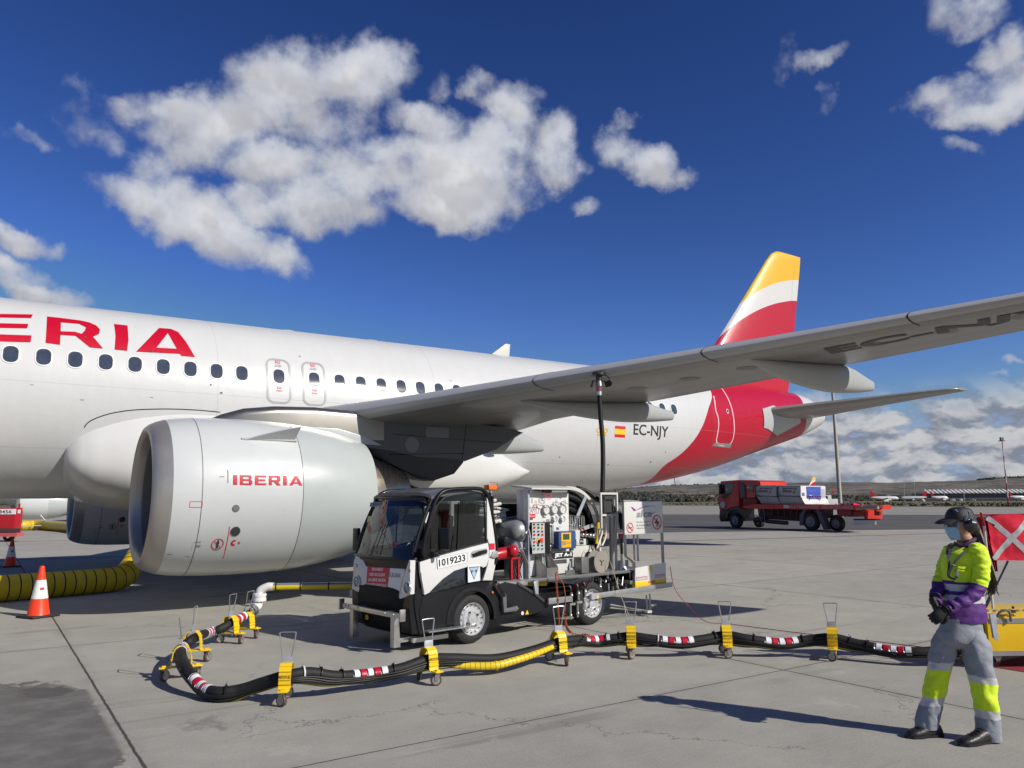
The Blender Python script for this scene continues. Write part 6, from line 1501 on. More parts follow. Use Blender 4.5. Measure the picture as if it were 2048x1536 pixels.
    for i in range(16):
        u = rnd.uniform(.55, 1.2); z_ = rnd.uniform(1.15, 1.72)
        b.tube([(u-.22, .7, z_), (u, .66, z_+.04*rnd.uniform(-1, 1)), (u+.25, .7, z_)], rnd.uniform(.01, .03), 8)
    b.cyl((.6, .8, 1.45), (1.15, .8, 1.48), .09, n=20); pw = b.build('pipework', offwhite, T); b = MB(); b.box((.95, .9, 1.2), (.9, .3, .9)); b.build('pump_housing', blackp, T)
    b = MB()
    for i in range(7):
        u = .82+.03*i; b.tube(crv([(u, .3, 1.2-.05*i), (u+.05, .22, 1.0), (u-.02, .24, .8), (u+.06, .3, .68)], 5), .009, 6)
    b.build('dark_hoses', black, T)
    # silver bars and jugs behind the gauges
    b = MB()
    for x in (1110, 1150, 1200, 1250, 1300, 1350, 1400): p = TT(*C3(x, 800), .42); q = TT(*C3(x, 1080), .42); b.cyl(p, q, .009, n=8)
    p, q = TT(*C3(1100, 780), .42), TT(*C3(1400, 800), .42); b.tube([p, q], .012); p, q = TT(*C3(1100, 990), .42), TT(*C3(1330, 1010), .42); b.tube([p, q], .01)
    b.build('pipe_rack', steel, T)
    b = MB()
    for L in ([(1290, 1050), (1380, 1170)], [(1370, 1050), (1480, 1180)]): p, q = [TT(*C3(*x_), .28) for x_ in L]; b.tube([p, q], .011, 8)
    b.build('red_lever', redp, T)
    b = MB(); p, q = TT(*C3(1340, 1200), .3), TT(*C3(1660, 1230), .3); b.tube([p, q], .022); 
    for f in (.1, .35, .6, .8): b.ball(p.lerp(q, f), .03, seg=10, rings=8)
    b.build('valve_bar', steel, T)
    p = TT(*C3(1200, 1200), .34); b = MB(); b.box(p, (.10, .12, .13), None, .01); p = TT(*C3(1290, 1360), .30); b.box(p, (.2, .10, .09), None, .006); b.build('valve_block', offwhite, T)
    p = TT(*C3(1352, 1350), .245); b = MB(); b.box((p.x, .245, p.z), (.075, .004, .075)); lb = b.build('level_label', ink, T, smooth=False); text_on('JET A-1', (p.x-.03, .241, p.z-.015), (p.x+.03, .241, p.z-.015), (p.x-.03, .241, p.z+.015), inkwhite, lb)
    p = TT(*C3(1830, 1240), .5); b = MB(); b.prism([(p.x-.06, .5, p.z-.05), (p.x+.06, .5, p.z+.02), (p.x-.05, .5, p.z+.05)], (0, .01, 0)); b.build('red_pennant', inkred, T)
    return T, rcx, rcz, Rr
TRUCK, rcx, rcz, Rr = truck()
def W_(u, v, w): return TM @ V((u, v, w))
# hose from the reel over the guide to the coupler
p0 = TM.inverted
def black_hoses():
    # riser up to the wing
    cp = onY(1198, 768, -10.0)
    zc = wlower(10.0, cp.x); ptop = V((cp.x, -10.0, zc))
    bot = TM @ TT(1205, 988, .33)
    t = thing('wing_hose', 'thick black hose rising from the fuelling truck to the coupling under the wing', 'hose', ptop)
    L = lambda p: V(p)-ptop
    b = MB(); P = crv([bot+V((0, 0, -.25)), bot, onp(1203.5, 900, bot, (0, 1, 0)).lerp(bot, .0), ptop+V((.0, -.0, -.62)), ptop+V((0, 0, -.34))], 8)
    pts = [bot+V((0, 0, -.35)), bot]
    for px, py, f in ((1206, 930, .28), (1205, 880, .55), (1201, 830, .85)):
        yy = lin(bot.y, -10.0, f); pts.append(onY(px, py, yy))
    pts.append(ptop+V((0, 0, -.30)))
    b.tube([L(p) for p in crv(pts, 6)], .036, 14); b.build('hose', black, t)
    b = MB(); b.cyl((0, 0, -.03), (0, 0, .01), .10, n=24); b.cyl((0, 0, -.12), (0, 0, -.03), .045, n=20); b.build('coupling_head', darkm, t)
    b = MB(); b.cyl((0, 0, -.20), (0, 0, -.12), .055, .04, n=20); b.cyl((0, 0, -.34), (0, 0, -.2), .038, n=18); b.build('nozzle_body', mat('nozzle_metal', (.28, .27, .26), .4, metal=.6), t)
    b = MB(); b.cyl((0, 0, -.275), (0, 0, -.22), .044, n=20); b.build('nozzle_collar', mat('collar_plum', (.28, .05, .09), .35), t)
    b = MB(); b.cyl((0, 0, -.345), (0, 0, -.29), .041, n=20); b.build('swivel_collar', galv, t)
    for s in (-1, 1):
        e = rt*s; b = MB(); b.tube([e*.03+V((0, 0, -.13)), e*.09+V((0, 0, -.12)), e*.12+V((0, 0, -.22))], [.014, .014, .018], 8)
        b.build('nozzle_handle', blackp, t)
    b = MB(); c = rt*.15+V((0, 0, -.16)); b.cyl(c-fw*.02, c+fw*.02, .05, n=20); b.tube(crv([rt*.03+V((0, 0, -.04)), rt*.10+V((0, 0, -.03)), rt*.16+V((0, 0, -.08)), c], 5), .006, 6); b.build('dust_cap', blackp, t)
    # hose from reel top to the standing coupler
    q = TT(*C5(300, 560), .25)
    pts = [TT(*C3(1250, 175), .55), TT(*C3(1480, 260), .50), TT(*C3(1700, 420), .42), TT(1235, 1022, .36), TT(1242, 1045, .28), V((q.x, .25, q.z+.03))]
    t2 = tag(MBtube([TM @ p for p in crv(pts, 6)], .037, 'reel_hose', black), 'black hose bending over from the reel down to the plum collared coupler', 'hose')
def MBtube(pts, r, name, m, n=12): b = MB(); b.tube(pts, r, n); return b.build(name, m)
black_hoses()
def cords():
    # orange coiled leads
    def coil(pts, r, name, lab, turns, rr_=.010):
        P = crv(pts, 10); L = [0]
        for a, c in zip(P, P[1:]): L.append(L[-1]+(c-a).length)
        n = turns*8; out = []
        for i in range(n+1):
            s = L[-1]*i/n; k = max(j for j in range(len(L)) if L[j] <= s+1e-9); k = min(k, len(P)-2); f = (s-L[k])/max(1e-6, L[k+1]-L[k]); p = P[k].lerp(P[k+1], f); d = (P[k+1]-P[k]).normalized()
            x = d.cross(V((0, 1, .01))).normalized(); y = x.cross(d); a = 2*math.pi*i/8; out.append(p+x*r*math.cos(a)+y*r*math.sin(a))
        b = MB(); b.tube(out, rr_, 5); return tag(b.build(name, mat('coil_orange', (.42, .085, .025), .4, var=.1)), lab, 'cord')
    g = lambda x, y, v: TM @ TT(x, y, v)
    coil([g(1111, 1146, -.02), g(1114, 1180, -.04), g(1116, 1215, -.05), g(1119, 1250, -.06), g(1121, 1262, -.1)], .010, 'coiled_lead', 'tight orange coiled lead hanging straight down from the steel nozzle tray', 44, .0045)
    tag(MBtube(crv([g(1112, 1143, -.02), g(1118, 1155, -.03), g(1127, 1170, -.03), g(1131, 1200, -.05), g(1129, 1222, -.06)], 6), .006, 'orange_cord', mat('coil_orange', (.42, .085, .025), .4)), 'thin brown cord hanging beside the coiled lead', 'cord')
    coil([g(1129, 1222, -.06), g(1131, 1245, -.1), G(1138, 1262, .22), G(1155, 1271, .22), G(1172, 1270, .26), G(1182, 1277, .27)], .012, 'coiled_lead', 'loose orange coiled lead sagging onto the hose beside the fifth trolley', 40, .005)
    # thin static wires
    tag(MBtube(crv([TM @ V((3.85, .0, .68)), G(1350, 1178, .42), G(1380, 1215, .16), G(1412, 1243, .03), G(1460, 1248, .012), G(1600, 1266, .012), G(1760, 1284, .012), G(1860, 1296, .012)], 8), .005, 'bonding_wire', mat('wire_red_brown', (.28, .05, .04), .5), 6), 'thin red bonding wire running from the truck tail along the ground', 'wire')
    tag(MBtube(crv([TM @ TT(1219, 1118, .12), TM @ TT(1232, 1160, .0), TM @ TT(1245, 1200, -.2), G(1262, 1240, .05)], 8), .005, 'bonding_wire', mat('wire_beige', (.42, .36, .25), .5), 6), 'thin beige wire hanging from the cable drum past the side rail', 'wire')
    tag(MBtube(crv([TM @ TT(1302, 1225, .0), G(1300, 1234, .02), G(1285, 1241, .008), G(1262, 1243, .008)], 8), .004, 'bonding_wire', mat('wire_grey', (.25, .24, .22), .5), 6), 'short grey wire lying below the truck tail leg', 'wire')
cords()
# ================================================================== GROUND HOSE AND ITS TROLLEYS
def gnd(px, py, z): p = G(px, py, z); return V((p.x, p.y, z))
HP = [gnd(497, 1226, .30), gnd(484, 1234, .27), gnd(461, 1246, .24), gnd(440, 1258, .19), gnd(418, 1264, .17), gnd(398, 1272, .22), gnd(381, 1281, .24), gnd(367, 1294, .19), gnd(362, 1308, .20), gnd(368, 1327, .21), gnd(384, 1352, .15), gnd(404, 1374, .085), gnd(435, 1385, .075), gnd(480, 1380, .09), gnd(525, 1366, .15),
      gnd(573, 1352, .215), gnd(620, 1346, .22), gnd(670, 1353, .165), gnd(735, 1349, .14), gnd(800, 1338, .16), gnd(857, 1319, .21), gnd(905, 1317, .18), gnd(990, 1318, .12), gnd(1060, 1303, .15), gnd(1117, 1285, .21), gnd(1150, 1280, .21), gnd(1190, 1281, .17), gnd(1228, 1277, .19), gnd(1262, 1273, .21), gnd(1300, 1278, .19), gnd(1355, 1284, .16), gnd(1405, 1279, .18), gnd(1452, 1271, .215),
      gnd(1495, 1278, .19), gnd(1560, 1286, .15), gnd(1615, 1280, .18), gnd(1665, 1276, .215), gnd(1715, 1288, .17), gnd(1785, 1302, .13), gnd(1840, 1304, .14), gnd(1900, 1300, .16), gnd(1955, 1292, .18)]
PATH = crv(HP, 10)
HR = .050
def near(px, py):
    return min(range(len(PATH)), key=lambda i: sum(((a-b_)**2 for a, b_ in zip(proj2(PATH[i]), (px, py)))))
def proj2(P):
    d = P-CAM; z = d.dot(fw); return (1024+CF*d.dot(rt)/z, 768-CF*d.dot(up)/z)
def ground_hose():
    T = thing('supply_hose', 'long black hose wrapped with red and white bands snaking over the apron on yellow trolleys', 'hose', (0, 0, 0))
    b = MB(); b.tube(PATH, HR, 18); H = b.build('hose', mat('hose_black', (.016, .016, .016), .62, var=.25, vscale=12, spec=.3), T)
    bandw = mat('band_white', (.72, .72, .74), .3, var=.1, vscale=40, bump=.3, bscale=70); bandr = mat('band_red', (.50, .008, .03), .3, var=.15, vscale=40, bump=.3, bscale=70)
    for (px, py, half) in ((478, 1240, .14), (417, 1266, .15), (365, 1299, .14), (403, 1377, .15), (733, 1349, .155), (1190, 1281, .155), (1357, 1281, .155), (1562, 1283, .165), (1784, 1302, .165)):
        k = near(px, py)
        # walk along the path
        pts = []; i = k; s = 0
        while s < half and i > 0: s += (PATH[i]-PATH[i-1]).length; i -= 1
        a = i; i = k; s = 0
        while s < half and i < len(PATH)-1: s += (PATH[i+1]-PATH[i]).length; i += 1
        seg = PATH[a:i+1]; L = [0]
        for p, q in zip(seg, seg[1:]): L.append(L[-1]+(q-p).length)
        def at(t):
            t = max(0, min(L[-1], t)); j = max(jj for jj in range(len(L)) if L[jj] <= t+1e-9); j = min(j, len(seg)-2); return seg[j].lerp(seg[j+1], (t-L[j])/max(1e-6, L[j+1]-L[j]))
        st = [0, .2, .4, .6, .8, 1.0]; b = MB()
        for j in range(5):
            b.mi = j % 2; b.tube([at(L[-1]*lin(st[j], st[j+1], u/4)) for u in range(5)], HR*(1.06+.004*(j % 2)), 20)
        b.build('reflective_band', [bandw, bandr], T)
    # side cables strapped to the camera side of the hose
    rnd = random.Random(3)
    i0 = near(368, 1327)
    for k in range(6):
        pts = []
        for i, p in enumerate(PATH):
            if i < i0-(4 if k < 4 else 0) or i > len(PATH)-3: continue
            d = (PATH[min(i+1, len(PATH)-1)]-PATH[i-1]).normalized(); sidev = V((d.y, -d.x, 0))
            if sidev.dot(CAM-p) < 0 and i > i0+35: sidev = -sidev
            ang = R(-12-15*k+10*noise.noise(V((i*.05, k, 0)))); sag = .006*k*max(0, math.sin(i*.157+1.2))+.012*noise.noise(V((i*.035, k*3, 1)))
            q = p+(sidev*math.cos(ang)+V((0, 0, 1))*math.sin(ang))*(HR+.011+.004*noise.noise(V((i*.11, k*5, 2))))-V((0, 0, 1))*sag; q.z = max(q.z, .014)
            pts.append(q)
        r_ = .009 if k != 5 else .013
        b = MB(); b.tube(pts, r_, 7)
        b.build('side_cable', mat('cable_black', (.014, .014, .014), .5, var=.2, spec=.35) if k != 4 else mat('cable_olive', (.30, .27, .05), .45, var=.2, vscale=30), T)
    # cable ties
    for n_, (px, py) in enumerate(((452, 1376), (607, 1350), (680, 1349), (790, 1338), (637, 1347), (1240, 1277), (1213, 1279), (1318, 1281), (1430, 1275), (1508, 1279), (1605, 1281), (1700, 1285), (1735, 1293))):
        i = near(px, py); p = PATH[i]; d = (PATH[i+1]-PATH[i-1]).normalized(); tgt = MB()
        tgt.cyl(p-d*.006, p+d*.006, HR*1.30, n=20); tgt.tube([p+V((0, 0, HR*1.25)), p+V((0, 0, HR*1.6))], .003, 4)
        tgt.build('cable_tie', mat('tie_white', (.6, .6, .56), .5) if px in (1318, 607) else black, T)
ground_hose()
def trolleys():
    yl = yellow
    def make():
        t = thing('hose_trolley', 'x', 'trolley', group='yellow castor trolleys carrying the hose')
        # local x along the hose, y towards the viewer side, origin on the ground under the hose
        zc = .215
        b = MB()  # clamp: two folded cheeks and a bridge with ribs
        w = .050
        prof = [(-.085, .135), (-.082, .20), (-.073, .265), (-.055, .30), (-.03, .318), (.03, .318), (.055, .30), (.073, .265), (.082, .20), (.085, .135)]
        for (y0, z0), (y1, z1) in zip(prof, prof[1:]):
            nrm = V((0, -(z1-z0), (y1-y0))).normalized()*.007
            if nrm.dot(V((0, (y0+y1)/2, (z0+z1)/2-zc))) < 0: nrm = -nrm
            b.prism([(-w, y0, z0), (w, y0, z0), (w, y1, z1), (-w, y1, z1)], nrm)
        for z_, y_ in ((.265, .078), (.20, .088), (.165, .092)):
            for s in (-1, 1): b.prism([(-w, s*(y_-.006), z_-.006), (w, s*(y_-.006), z_-.006), (w, s*(y_+.010), z_+.002), (-w, s*(y_+.010), z_+.002)], (0, 0, .006))
        for s in (-1, 1): b.prism([(-w, s*.082, .15), (w, s*.082, .15), (w*.9, s*.098, .118), (0, s*.10, .108), (-w*.9, s*.098, .118)], (0, s*.007, 0))
        b.build('hose_clamp', yl, t)
        b = MB(); b.box((0, 0, .125), (.08, .36, .012), None, .003)
        for s in (-1, 1): b.prism([(-.05, s*.12, .120), (.05, s*.12, .120), (.04, s*.195, .120), (-.04, s*.195, .120)], (0, 0, .008), .002); b.box((0, s*.15, .135), (.035, .035, .014))
        b.build('castor_beam', yl, t)
        b = MB(); b.prism([(-.048, -.006, .318), (.048, -.006, .318), (.046, -.006, .385), (-.046, -.006, .385)], (0, .012, 0), .003); b.box((0, .01, .322), (.10, .03, .01)); b.build('handle_plate', galv, t)
        b = MB(); b.tube(crv([(-.038, 0, .375), (-.042, 0, .40), (-.067, 0, .555), (-.066, 0, .572), (-.05, 0, .578), (.05, 0, .578), (.066, 0, .572), (.067, 0, .555), (.042, 0, .40), (.038, 0, .375)], 4), .0058, 8); b.build('handle', steel, t)
        for s in (-1, 1):
            b = MB(); y0 = s*.15; b.box((0, y0, .112), (.05, .05, .008)); b.cyl((0, y0, .10), (0, y0, .112), .018, n=12)
            for q in (-1, 1): b.prism([(-.022, y0+q*.023, .105), (.022, y0+q*.023, .105), (.002, y0+q*.023, .045), (-.026, y0+q*.023, .045)], (0, q*.003, 0))
            cs = b.build('castor_fork', mat('fork_zinc', (.35, .34, .33), .4, metal=.7), t)
            b = MB(); b.lathe((-.012, y0-.018, .052), (0, 1, 0), [(0, .012), (.002, .036), (.0, .040), (.003, .050), (.009, .052), (.027, .052), (.033, .050), (.036, .040), (.034, .036), (.036, .012), (.037, .001)], 28); b.build('wheel', mat('wheel_brown_rubber', (.085, .055, .045), .5), cs)
            b = MB(); b.lathe((-.012, y0-.0195, .052), (0, 1, 0), [(0, .001), (0, .036), (.039, .036), (.039, .001)], 24); b.build('hub', mat('castor_hub', (.34, .33, .32), .45, metal=.4), cs)
        return t
    spec = [((573, 1352), 'yellow hose trolley nearest the bottom of the picture, between two red banded sags', 0),
            ((857, 1319), 'yellow hose trolley in front of the black cab step plate', 0), ((1117, 1285), 'yellow hose trolley where the coiled orange leads hang behind its handle', 0),
            ((1262, 1273), 'yellow hose trolley in front of the white truck tail leg, between two banded hose stretches', 0), ((1452, 1271), 'yellow hose trolley standing clear on the apron, second nearest the worker', 0),
            ((1665, 1276), 'shaded yellow hose trolley next to the worker with a grey handle plate', 0),
            ((367, 1313), 'yellow hose trolley at the sharp left bend with its handle tipped back', 1), ((386, 1279), 'yellow hose trolley behind the one at the left bend, handle leaning away', 1), ((461, 1247), 'yellow hose trolley just left of the flanged white elbow', 1), ((494, 1228), 'half hidden hose trolley directly under the flanged white elbow', 1)]
    proto = None
    for n_, ((px, py), lab, lean) in enumerate(spec):
        i = near(px, py); p = PATH[i]; d = (PATH[min(i+2, len(PATH)-1)]-PATH[i-2]); d.z = 0; d.normalize()
        t = proto or make()
        if proto: t = copy_tree(proto)
        else: proto = t
        t['label'] = lab
        t.matrix_world = Matrix(((d.x, -d.y, 0, p.x), (d.y, d.x, 0, p.y), (0, 0, 1, 0), (0, 0, 0, 1))) @ Matrix.Translation((0, 0, p.z-.215)) if False else Matrix(((d.x, -d.y, 0, p.x), (d.y, d.x, 0, p.y), (0, 0, 1, 0), (0, 0, 0, 1)))
        for o in t.children:
            nm = o.name.split('.')[0]
            if nm in ('handle', 'handle_plate') and n_ >= 6:
                tilt = {6: .15, 7: -.05, 8: -.08, 9: -.2}[n_]; o.matrix_local = Matrix.Translation((0, 0, .32)) @ Matrix.Rotation(tilt, 4, 'X') @ Matrix.Translation((0, 0, -.32))
            if nm == 'hose_clamp' and n_ < 6:
                # maker's word on the camera side
                pass
        rw = random.Random(n_*7+1)
        for o in [x for x in t.children if x.name.split('.')[0] == 'castor_fork']:
            y_ = .15 if sum(v.co.y for v in o.data.vertices) > 0 else -.15
            o.matrix_local = Matrix.Translation((0, y_, 0)) @ Matrix.Rotation(rw.uniform(-.9, .9), 4, 'Z') @ Matrix.Translation((0, -y_, 0))
        for o in t.children:
            if o.name.split('.')[0] in ('handle', 'handle_plate') and n_ < 6: o.matrix_local = Matrix.Translation((0, 0, .32)) @ Matrix.Rotation(rw.uniform(-.07, .07), 4, 'X') @ Matrix.Rotation(rw.uniform(-.05, .05), 4, 'Z') @ Matrix.Translation((0, 0, -.32))
        vside = -1 if (CAM-p).dot(V((-d.y, d.x, 0))) < 0 else 1
        if n_ < 6:
            cl = [o for o in t.children if o.name.split('.')[0] == 'hose_clamp'][0]
            x0, x1 = (-.052, .052) if vside < 0 else (.052, -.052)
            y_ = vside*.0925
            text_on('AEROFUEL', (x0, y_, .213), (x1, y_, .213), (x0, y_-vside*.004, .238), ink, cl, off=.01)
trolleys()
def elbow_pipe():
    # flanged white elbow and the striped horizontal pipe behind the truck
    e0 = PATH[0]; T = thing('flanged_elbow_pipe', 'white flanged pipe elbow joining the hose to a level pipe wrapped in yellow and white', 'pipe', (0, 0, 0))
    base = e0+V((0, 0, 0)); d0 = (PATH[0]-PATH[3]).normalized()
    topz = .62
    P1 = base+d0*.14; P2 = V((P1.x+.06, P1.y+.04, .42)); P3 = V((P2.x+.01, P2.y, .55))
    b = MB(); b.tube(crv([base+d0*.06, P1+V((0, 0, .02)), V((lin(P1.x, P2.x, .7), lin(P1.y, P2.y, .7), .36)), V((P2.x, P2.y, .44))], 6), .052, 20)
    h0 = G(520, 1182, .56); h0 = V((P2.x, P2.y, 0)); dirh = (G(700, 1179, .5)-G(520, 1182, .5)).normalized()
    zt = .60
    b.tube(crv([V((P2.x, P2.y, .48)), V((P2.x, P2.y, .53)), V((P2.x, P2.y, .565))+dirh*.02, V((P2.x, P2.y, zt))+dirh*.10, V((P2.x, P2.y, zt))+dirh*.17], 6), .052, 20)
    E = b.build('elbow', mat('pipe_white', (.72, .72, .68), .38, var=.05), T)
    b = MB()
    for z_, r in ((.44, .088), (.50, .088)):
        b.cyl((P2.x, P2.y, z_-.016), (P2.x, P2.y, z_+.016), r, n=36)
        for k in range(10): an = 2*math.pi*k/10; b.cyl((P2.x+.072*math.cos(an), P2.y+.072*math.sin(an), z_-.028), (P2.x+.072*math.cos(an), P2.y+.072*math.sin(an), z_+.028), .007, n=6)
    b.cyl((P2.x, P2.y, .455), (P2.x, P2.y, .49), .082, n=36); b.build('flange', mat('pipe_white', (.72, .72, .68), .38), T)
    b = MB()
    for f in (-.01, .035, .08): q = base+d0*(.02+f); b.cyl(q-d0*.012, q+d0*.012, .078, n=30)
    for k in range(8):
        an = 2*math.pi*k/8; x_, y_ = b.frame(d0); o = x_*math.cos(an)*.066+y_*math.sin(an)*.066; b.cyl(base+o-d0*.02, base+o+d0*.12, .006, n=6)
    b.build('hose_coupling', steel, T)
    S0 = V((P2.x, P2.y, zt))+dirh*.16; Lp = 3.6; b = MB(); b.cyl(S0, S0+dirh*Lp, .045, n=24); b.build('level_pipe', mat('pipe_steelgrey', (.30, .33, .36), .3, metal=.5), T)
    # yellow wrap on the viewer's side with black straps
    b = MB(); rows = []; tocam = (CAM-S0); tocam.z = 0; tocam.normalize(); tc2 = (tocam-dirh*tocam.dot(dirh)).normalized()
    for f in (.01, Lp): rows.append([S0+dirh*f+(tc2*math.cos(a)+V((0, 0, 1))*math.sin(a))*.0475 for a in [R(-62+8.8*i) for i in range(11)]])
    b.grid(rows); b.build('yellow_wrap', mat('wrap_yellow', (.62, .50, .02), .4), T)
    for f in (.05, .36, .72, 1.05, 1.23, 1.5, 1.7, 2.1, 2.5): b = MB(); b.cyl(S0+dirh*(f-.008), S0+dirh*(f+.008), .050, n=24); b.build('strap', black, T)
    q = S0+dirh*1.12; b = MB(); b.box(q+V((0, 0, -.10)), (.26, .02, .08), Matrix.Rotation(math.atan2(dirh.y, dirh.x), 3, 'Z'))
    for f in (-.11, .11): b.cyl(q+dirh*f, q+dirh*f+V((0, 0, -.08)), .008, n=8)
    b.build('hanging_plate', galv, T)
    b = MB()
    for k in range(3): b.tube(crv([base+d0*.05+V((0, 0, .06)), base+V((-.08-.02*k, .05, .12)), V((P2.x-.12-.015*k, P2.y+.02, .42)), V((P2.x-.02, P2.y+.02, .58)), S0+dirh*.1+V((0, 0, -.05))], 6), .009, 6)
    b.build('black_cable', black, T)
elbow_pipe()
def yellow_tube():
    P = crv([gnd(865, 1324, .15), gnd(890, 1328, .13), gnd(940, 1332, .10), gnd(990, 1331, .095), gnd(1030, 1321, .12), gnd(1070, 1308, .15), gnd(1105, 1294, .18)], 10)
    t = thing('yellow_bundle', 'yellow spiral wrapped cable bundle lying along the black hose between two trolleys', 'cable bundle', (0, 0, 0))
    b = MB(); n = len(P); rows = []; r_ = [.026+.011*math.sin(math.pi*i/(n-1)) for i in range(n)]
    b.tube([p+V((.0, 0, -.0)) for p in P], r_, 14); b.build('yellow_sheath', mat('sheath_yellow', (.72, .52, .02), .35, var=.12, vscale=30), t)
    b = MB()
    for i in range(0, n, 2): d = (P[min(i+1, n-1)]-P[max(i-1, 0)]).normalized(); b.cyl(P[i]-d*.002, P[i]+d*.002, r_[i]*1.035, n=14)
    b.build('wrap_seam', mat('seam_brown', (.16, .11, .01), .5), t)
    q = gnd(992, 1331, .07); b = MB(); b.box(q, (.07, .05, .08), Matrix.Rotation(.6, 3, 'Y'), .006); b.build('connector_block', yellow, t)
yellow_tube()
# ------------------------------------------------------------------ big ventilation duct, cones
def duct(name, P, r, lab, pitch):
    t = thing(name, lab, 'air duct', (0, 0, 0)); P = crv(P, 8); L = [0]
    for a, c in zip(P, P[1:]): L.append(L[-1]+(c-a).length)
    tot = L[-1]; n = int(tot/pitch)*6; pts, rad = [], []
    for i in range(n+1):
        s = tot*i/n; k = max(j for j in range(len(L)) if L[j] <= s+1e-9); k = min(k, len(P)-2); p = P[k].lerp(P[k+1], (s-L[k])/max(1e-6, L[k+1]-L[k])); ph = (s/pitch) % 1
        pts.append(p); rad.append(r*(1.0-.030*abs(math.cos(math.pi*ph))**10+.012*noise.noise(V((s*1.3, 0, 0)))))
    b = MB(); b.tube(pts, rad, 40); d = b.build('duct_fabric', ductm, t, ang=80)
    b = MB()
    for i in range(0, n+1, 6):
        dd_ = (pts[min(i+1, n)]-pts[max(i-1, 0)]).normalized(); b.cyl(pts[i]-dd_*.011, pts[i]+dd_*.011, rad[i]*1.008, n=40, cap=False)
    b.build('hoop_seam', mat('hoop_black', (.02, .018, .012), .6), t)
r_ = .228
duct('air_duct', [V((-3.6, -3.3, r_)), V((-1.6, -2.95, r_)), V((.2, -2.55, r_)), V((1.55, -2.15, r_)), V((2.12, -1.9, .25)), V((2.38, -1.55, .42)), V((2.62, -1.1, .78)), V((2.85, -.6, 1.2)), V((3.0, -.3, 1.55))], r_, 'fat yellow fabric air duct with black hoops lying on the apron by the near engine', .175)
pa, pb, pc = G(30, 1061), G(80, 1060), G(190, 1068)
duct('air_duct', [V((pa.x-2, pa.y+2, .32)), V((pa.x, pa.y, .32)), V((pb.x, pb.y, .31)), V((lin(pb.x, pc.x, .5), lin(pb.y, pc.y, .5), .3)), V((pc.x, pc.y, .3)), V((pc.x+5, pc.y-2, .3))], .32, 'far yellow air duct running behind the red tow cart', .45)
def duct_dolly():
    q = G(52, 1061); t = thing('duct_dolly', 'small grey dolly with a white bar under the far yellow duct', 'dolly', (q.x, q.y, 0))
    b = MB(); b.box((0, -.5, .32), (1.6, .5, .05)); b.tube([(.5, -.6, .3), (1.0, -.7, .65), (.7, -.7, 1.0)], .03); b.tube([(1.0, -.7, .5), (1.6, -.8, .15)], .03); b.build('frame', galv, t)
    for x in (-.5, .5): b = MB(); b.cyl((x, -.7, .14), (x, -.62, .14), .14, n=16); b.build('wheel', tyre, t)
duct_dolly()
def cone(px, py, lab, rz):
    p = G(px, py); t = thing('traffic_cone', lab, 'traffic cone', (p.x, p.y, 0), group='orange and white traffic cones'); t.rotation_euler = (0, 0, rz)
    b = MB(); b.box((0, 0, .02), (.42, .42, .035), None, .012); b.build('base', mat('cone_base_black', (.02, .02, .02), .6), t)
    zs = [(.037, .155), (.05, .15), (.275, .112), (.545, .066), (.70, .040), (.735, .034), (.75, .030), (.75, .022)]
    b = MB(); b.lathe((0, 0, 0), (0, 0, 1), zs, 40); b.build('cone_body', orange, t)
    b = MB(); b.lathe((0, 0, 0), (0, 0, 1), [(.275, .1145), (.40, .0935), (.545, .0685)], 40); c = b.build('reflective_sleeve', retro, t)
    a = math.atan2(CAM.y-p.y, CAM.x-p.x)-rz+.25; b = MB(); rows = []
    for z_ in (.40, .44): rows.append([V(((.0958-.0165*(z_-.40)/.1)*math.cos(a+d), (.0958-.0165*(z_-.40)/.1)*math.sin(a+d), z_)) for d in (-.3, -.15, 0, .15, .3)])
    b.grid(rows); b.build('sleeve_label', inkred, c)
cone(76, 1234, 'sunlit orange traffic cone with a white sleeve in front of the yellow duct', .5)
cone(20, 1134, 'shaded orange traffic cone beyond the yellow duct near the red tow cart', .2)
